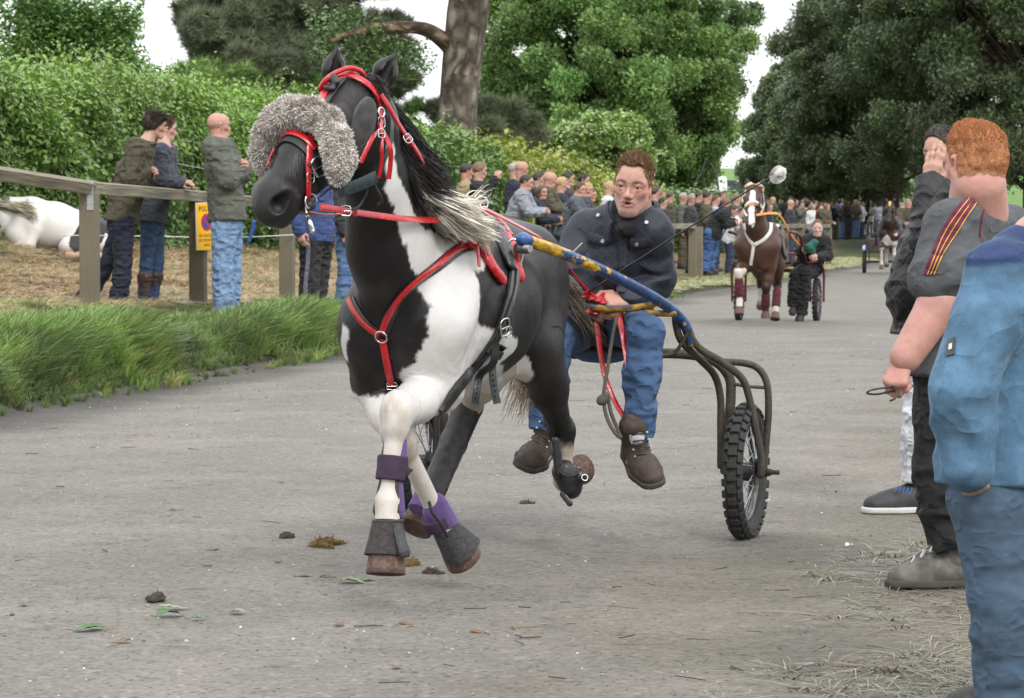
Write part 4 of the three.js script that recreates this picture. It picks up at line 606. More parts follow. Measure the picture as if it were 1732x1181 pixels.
/* a whole figure from joints: the skin is one body mesh, hair and clothes are its parts */
function person(s) {
  const J = s.J, H = J.H, base = s.base, c = s.cell, t = thing('person', s.label, 'person', base, s.group), hc = s.headCell ?? c * 0.7;
  const F = headFrame(J.head, s.look ?? J.f, s.headUp ?? V(0, 1, 0), s.headH ?? 0.131 * H), sk = s.skin ?? SKIN.fair, ho = s.headOpt ?? {};
  const hp = headPrims(F, { ...ho, fine: s.fine }); hp.push(bone(F.P(0, -0.27, -0.13), J.neck, 0.031 * H * (s.neck ?? 1), 0.035 * H * (s.neck ?? 1), { k: 0.03 }), bone(J.neck, J.neck.clone().lerp(J.chest, 0.35), 0.035 * H, 0.04 * H, { k: 0.05 }));
  const geos = [new Body(hp, { k: 0.02 }).geo(hc, { color: skinShade(F, sk, { brow: s.brow ?? s.hair?.col, stubble: s.stubble, mouth: ho.mouth }) })];
  const core = torsoPrims(J, -0.012, 0.0).q.concat(armPrims(J, s.bare ? 0 : -0.012, { fat: s.armFat }), legPrims(J, -0.014));
  geos.push(new Body(core, { k: 0.03 }).geo(s.bare ? Math.min(c, 0.012) : Math.max(c, 0.02), { color: (x, y, z, id) => { const n = 1 + 0.1 * noise(x * 25, y * 25, z * 25); return [sk[0] * n, sk[1] * n * (id === 2 ? 0.97 : 1), sk[2] * n]; } }));
  for (const k of ['L', 'R']) { const h = s.hands?.[k]; if (h === null) continue; const w = J['wr' + k], d = (h?.dir ?? w.clone().sub(J['el' + k])).clone().normalize(), th = h?.thumb ?? J.f, nr = h?.nrm ?? J.s.clone().multiplyScalar(k === 'L' ? 1 : -1); geos.push(new Body(handPrims(w.clone().addScaledVector(d, -0.015), d, nr, th, 0.105 * H, h?.curl, h ?? {}), { k: 0.012 }).geo(s.handCell ?? hc, { color: (x, y, z) => { const n = 1 + 0.08 * noise(x * 40, y * 40, z * 40); return [sk[0] * n, sk[1] * n * 0.93, sk[2] * n * 0.93]; } })); }
  part('body', merge(geos), M.skin, t);
  if (s.fine) for (const e of [-1, 1]) { const g = new THREE.SphereGeometry(0.06 * F.h, 18, 12), cs = [], P = g.attributes.position, gaze = s.gaze ?? [0, 0], ey = 0.002; for (let i = 0; i < P.count; i++) { const v = V().fromBufferAttribute(P, i).normalize(), z = v.dot(V(gaze[0], gaze[1], 1).normalize()); const k = z > 0.96 ? [0.008, 0.008, 0.008] : z > 0.83 ? [0.06, 0.065, 0.06] : [0.42, 0.37, 0.34]; cs.push(...k); } g.setAttribute('color', new THREE.Float32BufferAttribute(cs, 3)); g.applyMatrix4(new THREE.Matrix4().makeBasis(F.x, F.y, F.z)); const p = F.P(0.138 * e, ey, 0.262); g.translate(p.x, p.y, p.z); part('eye', g, mat(L(1, 1, 1), 0.15, { vertexColors: true }), t); }
  if (s.hair) {
    const hb = hairPrims(F, s.hair.style, { ...ho, recede: s.hair.recede }), g = hb.geo(Math.min(hc, s.hairCell ?? hc), { color: (x, y, z) => { const n = 1 + 0.35 * noise(x * 70, y * 30, z * 70) * (s.hair.fur ? 1 : 0.4) + 0.15 * noise(x * 20, y * 20, z * 20), [, b] = F.inv(x, y, z), fade = s.hair.fade ? sstep(s.hair.fade === 1 ? -0.25 : -0.38, s.hair.fade === 1 ? 0.22 : 0.0, b) : s.hair.style === 'bald' ? 0.25 : 1; return [0, 1, 2].map((i) => lerp(sk[i] * 0.8, s.hair.col[i], (s.hair.fade === 2 ? 0.1 : 0.35) + (s.hair.fade === 2 ? 0.9 : 0.65) * fade) * n); } });
    const list = [g]; if (s.hair.fur) list.push(fur(g, s.hair.fur, s.hair.len ?? 0.012, s.hair.fw ?? 0.0014, (p, r) => { const [, b] = F.inv(p.x, p.y, p.z), fade = s.hair.fade ? sstep(s.hair.fade === 1 ? -0.25 : -0.36, s.hair.fade === 1 ? 0.2 : 0.0, b) : 1, k = 0.65 + 0.9 * r(); return s.hair.col.map((v, i) => lerp(sk[i] * 0.8, v, 0.3 + 0.7 * fade) * k); }, 77, typeof s.hair.lay === 'function' ? s.hair.lay(F) : F.z.clone().multiplyScalar(s.hair.lay ?? -0.5), null, s.hair.stand ?? 0.6, (p) => 0.3 + 0.7 * sstep(0.12, 0.34, F.inv(p.x, p.y, p.z)[1])));
    part('hair', merge(list), hairMat, t);
  }
  const b = s.bottom; const hm = {}; if (b) for (const k of ['L', 'R']) { const c = J['an' + k].clone().sub(J['kn' + k]).normalize(), p = J['an' + k].clone().addScaledVector(c, (b.long ?? 0.005) + 0.02); hm[k === 'L' ? 21 : 22] = (x, y, z) => (x - p.x) * c.x + (y - p.y) * c.y + (z - p.z) * c.z; }
  if (b) part(b.name ?? 'trousers', new Body(legPrims(J, b.thick ?? 0.014, b), { k: 0.025, clip: (x, y, z) => hm[hitId]?.(x, y, z) ?? -1, disp: ridged(b.fold ?? 0.008, b.ff ?? 14, 1.9) }).geo(b.cell ?? c), b.mat, t);
  const p = s.top; if (p) { const q = torsoPrims(J, p.thick ?? 0.022, p.hem ?? 0.06, p), body = new Body([...q.q, ...armPrims(J, p.sleeve ?? p.thick ?? 0.02, p), ...(p.extra ?? [])], { k: 0.03, disp: p.disp ?? ridged(p.fold ?? 0.008, p.ff ?? 13) }); body.clip = (x, y, z) => Math.max(q.clip(x, y, z, hitId), p.clip ? p.clip(x, y, z) : -9); s.topBody = body; part(p.name ?? 'jacket', body.geo(p.cell ?? c, { color: p.color }), p.mat, t); 
    if (p.collar) { const up = J.head.clone().sub(J.neck).normalize(); part(p.collar.name ?? 'collar', tube([0, 1, 2, 3, 4, 5, 6, 7, 8].map((i) => { const a = (i / 8 - 0.5) * 2 * (p.collar.open ?? 2.7) + Math.PI, fw = J.f; return J.neck.clone().addScaledVector(fw, Math.cos(a) * 0.042 * H * 1.05 + 0.002 * H).addScaledVector(J.s, Math.sin(a) * 0.046 * H).addScaledVector(up, 0.012 * H + (p.collar.y ?? 0) - 0.012 * H * Math.cos(a)); }), p.collar.r ?? 0.02, 30, 7), p.collar.mat ?? p.mat, t); } }
  const h = s.shoe; if (h) for (const k of ['L', 'R']) { const sh = part(h.name ?? 'shoe', shoeGeo(J, k, h.cell ?? c, false, h), h.mat, t); part('sole', shoeGeo(J, k, h.cell ?? c, true, h), h.sole ?? shoeMats.sole, sh); }
  s.t = t; s.F = F; return t;
}
// ---------------------------------------------------------------- fence, sign, vehicles behind
const woodMap = tex(256, 512, (u, v) => { const g = fbm(u * 26 + 0.6 * noise(u * 5, v * 3, 0.5), v * 3, 0.5, 4), k = Math.max(0, noise(u * 3, v * 5, 2.5) - 0.6); const n = 0.72 + 0.3 * g - 0.6 * k; return [n, n * 0.97, n * 0.9]; });
const woodGrey = mat(L(0.36, 0.33, 0.27), 0.9, { map: rep(woodMap, 3, 0.8), bumpMap: rep(woodMap, 3, 0.8), bumpScale: 0.006 }), woodPale = mat(L(0.46, 0.44, 0.38), 0.88, { map: rep(woodMap, 3, 0.8), bumpMap: rep(woodMap, 3, 0.8), bumpScale: 0.006 }), woodDark = mat(L(0.3, 0.27, 0.2), 0.9, { map: rep(woodMap, 3, 0.8), bumpMap: rep(woodMap, 3, 0.8), bumpScale: 0.006 });
const galv = mat(L(0.6, 0.63, 0.66), 0.45, { metalness: 0.75, map: rep(T.scuff, 3) }), lime = mat(L(0.55, 0.75, 0.08), 0.5);
const fenceAt = (t, y = 0) => { const x = -3.7 + 7.47 * t, z = -(25.9 + 32.2 * t); return V(x, ground(x, z) + y, z); };
const FYAW = Math.atan2(-7.47, 32.2);
const fq = (yaw, tilt = 0) => new THREE.Quaternion().setFromEuler(new THREE.Euler(tilt, yaw, 0, 'YXZ'));
function post(p, h, w, q, parent, m) { const g = new RoundedBoxGeometry(w, h + 0.4, w, 2, 0.008); g.applyQuaternion(q); g.translate(p.x, p.y + h / 2 - 0.2, p.z); part('post', g, m, parent); }
function rail(a, b, hgt, th, parent, m) { const d = b.clone().sub(a), g = new RoundedBoxGeometry(th, hgt, d.length(), 2, 0.006); const U = g.attributes.uv, P = g.attributes.position; for (let i = 0; i < U.count; i++) U.setXY(i, P.getY(i) + P.getX(i), P.getZ(i)); const q = new THREE.Quaternion().setFromUnitVectors(V(0, 0, 1), d.clone().normalize()); g.applyQuaternion(q); const c = a.clone().lerp(b, 0.5); g.translate(c.x, c.y, c.z); part('rail', g, m, parent); }
{
  const f = thing('wooden_fence', 'weathered post and rail fence along the left bank, crowd leaning on it', 'fence', fenceAt(0));
  const N = 12, dt = 0.0872; let prev = null; const r = rng(71);
  for (let i = -1; i < N; i++) {
    const p = fenceAt(i * dt), top = p.clone(); const h = i < 0 ? 1.1 : lerp(1.0, 0.99, i / N); post(p, h, 0.15, fq(FYAW + 0.1), f, i % 3 === 1 ? woodDark : woodGrey); top.y += h + 0.05;
    if (prev) rail(prev.clone(), top.clone(), 0.1, 0.12, f, i % 2 ? woodPale : woodGrey);
    if (i === 0) { const b = top.clone().add(V(0.062, -0.09, 0.02)); part('bracket', boxAt(V(top.x + 0.02, top.y - 0.07, top.z + 0.085), 0.06, 0.26, 0.006, 0.002, fq(FYAW + 0.1)), galv, f); part('bracket', boxAt(V(top.x + 0.02, top.y + 0.054, top.z + 0.02), 0.06, 0.006, 0.14, 0.002, fq(FYAW + 0.1)), galv, f); }
    if (i >= 5 && i <= 9) { for (const o of [-0.12, 0.12]) part('strap', boxAt(V(top.x + o * 0.2 + 0.01, top.y - 0.03, top.z + o), 0.14, 0.17, 0.04, 0.004, fq(FYAW)), lime, f); }
    prev = top;
  }
  part('rail_end_post', boxAt(fenceAt((N - 1) * dt + 0.022, 0.45), 0.15, 1.15, 0.15, 0.01, fq(FYAW)), woodGrey, f);
  const f2 = thing('wooden_fence', 'far stretch of post and rail fence beside the bay horse', 'fence', fenceAt(1.14)); prev = null;
  for (let i = 0; i < 7; i++) { const p = fenceAt(1.1 + i * 0.085); const h = 1.0; post(p, h, 0.15, fq(FYAW), f2, i % 2 ? woodDark : woodGrey); const top = p.clone(); top.y += h + 0.05; if (prev) rail(prev, top, 0.1, 0.12, f2, woodGrey); prev = top; }
  // police sign on the second post
  const sp = fenceAt(dt, 0.0), s = thing('parking_sign', 'yellow no waiting sign on the second fence post, half behind the bald man', 'sign', V(sp.x + 0.06, sp.y + 0.72, sp.z + 0.1));
  const cv = document.createElement('canvas'); cv.width = 340; cv.height = 512; const c = cv.getContext('2d'); c.fillStyle = '#f3b50c'; c.fillRect(0, 0, 340, 512); c.fillStyle = '#15130c'; c.textAlign = 'center'; c.font = 'bold 78px sans-serif'; c.fillText('POLICE', 170, 90);
  c.beginPath(); c.arc(170, 210, 96, 0, 7); c.fillStyle = '#c5161d'; c.fill(); c.beginPath(); c.arc(170, 210, 72, 0, 7); c.fillStyle = '#2b46a0'; c.fill(); c.strokeStyle = '#c5161d'; c.lineWidth = 24; c.beginPath(); c.moveTo(115, 155); c.lineTo(225, 265); c.stroke();
  c.fillStyle = '#15130c'; c.font = 'bold 44px sans-serif'; c.fillText('NO WAITING', 170, 372); c.fillText('OR STOPPING', 170, 424); c.fillText('HERE', 170, 476);
  const ct = new THREE.CanvasTexture(cv); ct.colorSpace = THREE.SRGBColorSpace;
  const face = new THREE.PlaneGeometry(0.3, 0.45); const q = new THREE.Quaternion().setFromEuler(new THREE.Euler(-0.02, 0.98, 0.03)); const off = V(0, 0, 1).applyQuaternion(q);
  face.applyQuaternion(q); const sc = V(sp.x + 0.09, sp.y + 0.755, sp.z + 0.1); face.translate(sc.x + off.x * 0.008, sc.y, sc.z + off.z * 0.008);
  part('sign_plate', boxAt(sc, 0.31, 0.46, 0.012, 0.005, q), mat(L(0.62, 0.62, 0.62), 0.5), s); part('sign_face', face, mat(L(1, 1, 1), 0.45, { map: ct }), s);
  // electric fence cords
  const cord = (label, y, pts, m) => tag(part('fence_cord', tube(pts, 0.006, 40, 5), m), label, 'cord');
  cord('thin grey wire strung across the hedge at head height', 0, [at(0, 225, 37), at(120, 246, 36), at(250, 268, 35.5), at(420, 300, 35)], mat(L(0.25, 0.25, 0.25), 0.6));
  cord('white electric fence cord low over the straw field', 0, [at(100, 398, 31), at(270, 400, 31), at(345, 402, 31), at(420, 401, 31), at(520, 396, 31.5)], mat(L(0.6, 0.56, 0.52), 0.7));
  const bl = mat(L(0.03, 0.12, 0.5), 0.6); tag(part('blue_stake', tube([at(430, 376, 30.9), at(427, 390, 30.9), at(421, 408, 30.9)], 0.02, 8, 6), bl), 'short blue plastic fence stake left of the horse muzzle', 'stake');
  tag(part('lead_rope', strap([at(185, 415, 29), at(190, 440, 28.7), at(196, 465, 28.4), at(205, 490, 28), at(214, 517, 27.8)], V(0.2, 0.3, 1), 0.035, 0.006, 20), bl), 'blue flat rope trailing to the grass behind the olive jacket man', 'rope');
}
function van(name, label, base, yaw, col, dark) {
  const t = thing(name, label, name.includes('van') ? 'van' : 'car', V(0, 0, 0)), m = mat(col, 0.3, { clearcoat: 0.6 }), glass = mat(L(0.03, 0.035, 0.04), 0.1), sh = new THREE.Shape(), w = 0.9;
  const pr = dark ? [[-2, 0.45], [-2, 1.0], [-1.7, 1.1], [-1.2, 1.65], [0.6, 1.68], [1.3, 1.1], [2.05, 0.95], [2.1, 0.45]] : [[-2.3, 0.45], [-2.35, 1.0], [-2.25, 2.0], [-2.0, 2.1], [0.9, 2.1], [1.5, 1.35], [2.3, 1.1], [2.4, 0.45]];
  pr.forEach(([a, b], i) => (i ? sh.lineTo(a, b) : sh.moveTo(a, b))); sh.closePath();
  const g = new THREE.ExtrudeGeometry(sh, { depth: w * 2, bevelEnabled: true, bevelSize: 0.08, bevelThickness: 0.08, bevelSegments: 3 }); g.translate(0, 0, -w); part('body', g, m, t);
  const side = new THREE.Shape(); (dark ? [[-1.3, 1.12], [-1.0, 1.55], [0.5, 1.58], [1.1, 1.12]] : [[0.2, 1.3], [0.2, 1.9], [0.85, 1.95], [1.3, 1.35]]).forEach(([a, b], i) => (i ? side.lineTo(a, b) : side.moveTo(a, b)));
  for (const z of [-1, 1]) { const s = new THREE.ExtrudeGeometry(side, { depth: 0.012, bevelEnabled: false }); s.translate(0, 0, z * (w + 0.08) - 0.004); part('side_window', s, glass, t); }
  const ws = boxAt(V(dark ? 1.02 : 1.27, dark ? 1.42 : 1.74, 0), 0.02, 0.72, 1.5, 0.005, new THREE.Quaternion().setFromAxisAngle(V(0, 0, 1), dark ? 0.88 : 0.67)); part('windscreen', ws, glass, t);
  for (const x of [-1.35, 1.45]) for (const z of [-1, 1]) { const wh = part('wheel', torus(V(x, 0.36, z * 0.86), 0.26, 0.1, V(0, 0, 1)), M.rubber, t); part('hub', cyl(V(x, 0.36, z * 0.84), V(x, 0.36, z * 0.93), 0.2, 0.18, 16), galv, wh); }
  t.position.copy(base); t.rotation.y = yaw; return t;
}
{ const p = at(1190, 340, 322); p.y = ground(p.x, p.z); van('parked_van', 'white van parked beyond the crowd under the green field', p, 2.6, L(0.75, 0.77, 0.78)); const q = at(1232, 340, 330); q.y = ground(q.x, q.z); van('parked_car', 'dark estate car parked beside the white van', q, 2.75, L(0.05, 0.06, 0.06), true); 
  const c = at(792, 250, 66); c.y = ground(c.x, c.z); const t = thing('caravan', 'white rounded caravan roof showing above the hedge behind the mane', 'caravan', c), s = new THREE.Shape(); s.moveTo(-1.0, 0.4); s.lineTo(-1.0, 2.3); s.quadraticCurveTo(-0.9, 2.62, -0.3, 2.66); s.lineTo(0.5, 2.62); s.quadraticCurveTo(1.0, 2.5, 1.05, 2.0); s.lineTo(1.05, 0.4); const g = new THREE.ExtrudeGeometry(s, { depth: 3.4, bevelEnabled: true, bevelSize: 0.1, bevelThickness: 0.1, bevelSegments: 3 }); g.rotateY(0.06); g.scale(0.95, 0.9, 1); g.translate(c.x, c.y, c.z - 3); part('shell', g, mat(L(0.72, 0.74, 0.76), 0.4), t); for (const z of [-1, 1]) part('wheel', torus(V(c.x + z * 1.0, c.y + 0.33, c.z - 1.4), 0.24, 0.09, V(1, 0, 0.3)), M.rubber, t); }
// two dark bowed poles over the crowd
tag(part('bowed_pole', tube([at(1172, 345, 95), at(1171, 330, 95), at(1177, 310, 95), at(1188, 290, 95), at(1194, 270, 95)], 0.035, 20, 6), M.black), 'dark bowed pole left of two above the white van', 'pole');
tag(part('bowed_pole', tube([at(1216, 345, 95), at(1215, 325, 95), at(1214, 310, 95), at(1210, 295, 95), at(1203, 278, 95)], 0.035, 20, 6), M.black), 'dark bowed pole right of two above the parked car', 'pole');

// ---------------------------------------------------------------- spectators
const C = { olive: cloth(L(0.085, 0.075, 0.045)), moss: cloth(L(0.11, 0.115, 0.092)), navy: cloth(L(0.02, 0.025, 0.045)), slate: cloth(L(0.06, 0.065, 0.085)), grey: cloth(L(0.3, 0.32, 0.36)), black: cloth(L(0.013, 0.013, 0.015)), brown: cloth(L(0.1, 0.075, 0.05)), white: cloth(L(0.7, 0.7, 0.72)), pale: cloth(L(0.4, 0.46, 0.6)), blue: cloth(L(0.04, 0.14, 0.42)), red: cloth(L(0.4, 0.03, 0.03)), tan: cloth(L(0.36, 0.27, 0.15)), char: cloth(L(0.04, 0.04, 0.045)), green: cloth(L(0.05, 0.075, 0.04)), jeans: denim(L(0.13, 0.2, 0.36)), lightjeans: denim(L(0.22, 0.31, 0.47)), darkjeans: denim(L(0.035, 0.05, 0.095)) };
const TOWARD = 1.37;
{ // olive jacket man leaning on the rail
  const d = 27.5, A = (x, y, e = 0) => at(x, y, d + e), J = jointsFor(A(170, 517).setY(ground(-3.85, -27.5)), TOWARD, 1.84, { pelvis: A(206, 372), waist: A(212, 338), chest: A(226, 292), neck: A(246, 244), head: A(263, 213, 0.02), shR: A(229, 250, -0.17), shL: A(245, 252, 0.2), elR: A(219, 302, -0.2), wrR: A(243, 292, -0.05), elL: A(240, 305, 0.25), wrL: A(256, 294, 0.1), hiR: A(207, 378, -0.1), hiL: A(209, 378, 0.1), knR: A(208, 445, -0.12), knL: A(185, 440, 0.12), anR: A(200, 512, -0.1), anL: A(142, 506, 0.2) });
  person({ label: 'young man in olive jacket and navy trousers leaning on the rail', base: A(185, 517), J, cell: 0.014, headCell: 0.0075, look: V(0.93, -0.1, -0.3), headUp: V(0.12, 1, 0), fine: false, hair: { style: 'flop', col: HAIR.dark, fur: 3500, len: 0.04, fw: 0.005, stand: 0.3, lay: 0.5 }, top: { mat: C.olive, thick: 0.03, hem: 0.03, flare: 1.4, fold: 0.009, collar: { r: 0.022, y: 0.0 } }, bottom: { mat: C.navy, thick: 0.022, fold: 0.012, cuff: 0.034, long: 0.03 }, shoe: { mat: shoeMats.black } });
}
{ // grey jacket, tall brown boots
  const d = 28.2, A = (x, y, e = 0) => at(x, y, d + e), J = jointsFor(A(255, 517), TOWARD, 1.7, { pelvis: A(257, 372), waist: A(260, 345), chest: A(269, 297), neck: A(277, 250), head: A(282, 219, 0.05), shR: A(272, 258, -0.17), shL: A(284, 258, 0.17), elR: A(275, 305, -0.18), wrR: A(306, 309, -0.08), elL: A(290, 308, 0.15), wrL: A(308, 308, 0.0), hiR: A(254, 380, -0.08), hiL: A(262, 380, 0.08), knR: A(247, 447, -0.06), knL: A(266, 445, 0.1), anR: A(242, 510, -0.06), anL: A(257, 510, 0.1) });
  const s = { label: 'person in grey jacket with pink collar and tall brown boots at the rail', base: A(255, 517), J, cell: 0.014, headCell: 0.0075, look: V(0.93, -0.1, -0.3), skin: SKIN.fair, hair: { style: 'crop', col: HAIR.brown, fur: 3000, len: 0.03, fw: 0.005, stand: 0.3 }, hands: { R: { dir: V(1, 0, 0.1), nrm: V(0, 1, 0.4), thumb: V(0, 0.6, 1), curl: [0.6, 0.7, 0.8, 0.9] }, L: { dir: V(1, 0, 0.1), nrm: V(0, 1, 0.2), thumb: V(0, 0.6, 1), curl: [0.7, 0.8, 0.9, 1] } }, top: { mat: C.slate, thick: 0.026, hem: 0.03, flare: 1.3, fold: 0.009, collar: { r: 0.02, mat: cloth(L(0.5, 0.22, 0.33)), y: 0.0 } }, bottom: { mat: denim(L(0.04, 0.075, 0.15)), thick: 0.006, fold: 0.004 }, shoe: { mat: shoeMats.brown } };
  const t = person(s); const bt = leather(L(0.06, 0.028, 0.02), 0.55);
  for (const k of ['R', 'L']) part('boot_shaft', new Body([bone(J['kn' + k].clone().lerp(J['an' + k], 0.36), J['an' + k], 0.068, 0.048, { k: 0.02 }), bone(J['kn' + k].clone().lerp(J['an' + k], 0.4), J['kn' + k].clone().lerp(J['an' + k], 0.33), 0.07, 0.07)], { k: 0.02, disp: ridged(0.006, 20) }).geo(0.012), bt, t);
}
{ // bald man, arms folded
  const d = 27.3, A = (x, y, e = 0) => at(x, y, d + e), J = jointsFor(A(383, 525), 1.75, 1.84, { pelvis: A(384, 372), waist: A(382, 335), chest: A(376, 285), neck: A(370, 242), head: A(371, 213), shR: A(362, 252, -0.2), shL: A(378, 252, 0.22), elR: A(384, 306, -0.24), wrR: A(414, 283, 0.0), elL: A(405, 300, 0.25), wrL: A(400, 287, 0.02), hiR: A(380, 385, -0.1), hiL: A(388, 385, 0.1), knR: A(377, 450, -0.1), knL: A(391, 450, 0.12), anR: A(379, 518, -0.09), anL: A(388, 517, 0.1) });
  person({ label: 'bald man in grey green jacket with folded arms by the yellow sign', base: A(383, 525), J, cell: 0.014, headCell: 0.0075, look: V(0.9, 0.02, -0.42), skin: SKIN.ruddy, hair: { style: 'bald', col: [0.3, 0.2, 0.16] }, headOpt: { wide: 1.03 }, hands: { R: { dir: V(0.3, 0.2, 1), nrm: V(1, 0.1, -0.1), thumb: V(0, 1, 0) } }, top: { mat: C.moss, thick: 0.036, hem: 0.02, flare: 1.1, fat: 1.15, fold: 0.01, collar: { r: 0.028, mat: cloth(L(0.06, 0.055, 0.075)), open: 2.4 }, extra: [bone(J.neck.clone().add(V(-0.09, 0.0, -0.03)), J.neck.clone().add(V(-0.11, -0.06, 0.03)), 0.05, 0.06, { k: 0.04, id: 1 }), bone(J.neck.clone().add(V(-0.08, 0.02, 0.12)), J.neck.clone().add(V(-0.08, 0.02, -0.12)), 0.045, 0.045, { k: 0.04, id: 1 })] }, bottom: { mat: C.lightjeans, thick: 0.028, fold: 0.011, cuff: 0.036, long: 0.035, fat: 1.08 }, shoe: { mat: shoeMats.brown } });
}
{ // track pants person mostly behind the horse's head
  const d = 28.4, A = (x, y, e = 0) => at(x, y, d + e), J = jointsFor(A(528, 548), 1.0, 1.8, { pelvis: A(534, 392), anR: A(520, 540), anL: A(531, 538, 0.15), knR: A(524, 465, -0.05), knL: A(540, 462, 0.12), hiR: A(527, 400, -0.06), hiL: A(545, 400, 0.08), waist: A(534, 350), chest: A(534, 300), neck: A(532, 258), head: A(532, 228) });
  const s = { label: 'person in blue jacket and striped dark track trousers behind the horse head', base: A(528, 548), J, cell: 0.016, headCell: 0.009, look: V(0.4, 0, 0.9), hair: { style: 'crop', col: HAIR.dark }, top: { mat: cloth(L(0.04, 0.07, 0.2)), thick: 0.03, hem: 0.1, fold: 0.01 }, bottom: { mat: cloth(L(0.028, 0.025, 0.03)), thick: 0.035, fold: 0.012, cuff: 0.042, long: 0.02 }, shoe: { mat: shoeMats.black } };
  const t = person(s); part('stripe', strap([A(522, 396, -0.17), A(521, 440, -0.155), A(517, 480, -0.14), A(516, 528, -0.12)], V(-0.1, 0, 1), 0.04, 0.02, 20), cloth(L(0.16, 0.17, 0.22)), t);
  const J2 = jointsFor(at(586, 540, 29.6), 1.4, 1.75, {}); person({ label: 'person in faded jeans standing behind the horse neck', base: at(586, 540, 29.6), J: J2, cell: 0.018, headCell: 0.01, hair: { style: 'crop', col: HAIR.brown }, top: { mat: C.char, thick: 0.025, hem: 0.1 }, bottom: { mat: C.jeans, thick: 0.02, fold: 0.01, cuff: 0.034, long: 0.03 }, shoe: { mat: shoeMats.grey } });
}
// people along the rail behind the horse, each placed by head
function railPerson(px, py, d, label, o) {
  const hd = at(px, py, d), gy = ground(hd.x, hd.z), H = clamp((hd.y - gy) / (o.lean ? 0.9 : 0.925), 1.45, 1.95), yaw = o.yaw ?? TOWARD, f = V(Math.sin(yaw), 0, Math.cos(yaw)), base = V(hd.x, gy, hd.z).addScaledVector(f, o.lean ? -0.24 : -0.02), ln = o.lean ? 0.13 : 0;
  const over = { waist: [0, 0.61, ln * 0.3], chest: [0, 0.715, ln * 0.6], neck: [0, 0.815, ln * 0.85], head: hd, shL: [0.107, 0.785, ln * 0.8], shR: [-0.107, 0.785, ln * 0.8] };
  if (o.lean) Object.assign(over, { elL: [0.13, 0.66, ln + 0.05], elR: [-0.13, 0.66, ln + 0.05], wrL: [0.02, 0.665, ln + 0.16], wrR: [-0.03, 0.655, ln + 0.15] });
  if (o.arms === 'up') Object.assign(over, { elR: [-0.17, 0.73, 0.1], wrR: [-0.13, 0.86, 0.16] });
  if (o.arms === 'fold') Object.assign(over, { elL: [0.14, 0.65, 0.05], elR: [-0.14, 0.65, 0.05], wrL: [-0.05, 0.68, 0.12], wrR: [0.05, 0.67, 0.11] });
  if (o.arms === 'front') Object.assign(over, { elL: [0.14, 0.64, 0.02], elR: [-0.14, 0.64, 0.02], wrL: [0.03, 0.62, 0.14], wrR: [-0.03, 0.62, 0.14] });
  const ly = o.look ?? yaw; return person({ label, base, J: jointsFor(base, yaw, H, over), cell: o.cell ?? 0.021, headCell: o.headCell ?? 0.011, look: V(Math.sin(ly), o.nod ?? -0.1, Math.cos(ly)), headUp: V(o.tilt ?? 0, 1, 0), skin: o.skin ?? SKIN.fair, hair: { style: o.hs ?? 'crop', col: o.hc ?? HAIR.brown }, brow: HAIR.dark, top: { mat: o.top ?? C.navy, thick: 0.03, hem: 0.1, fold: 0.012, ...(o.collar ? { collar: { r: 0.025, mat: o.collar } } : {}) }, bottom: { mat: o.bot ?? C.darkjeans, thick: 0.02, fold: 0.01, cuff: 0.033 }, shoe: { mat: shoeMats.black }, group: o.group });
}
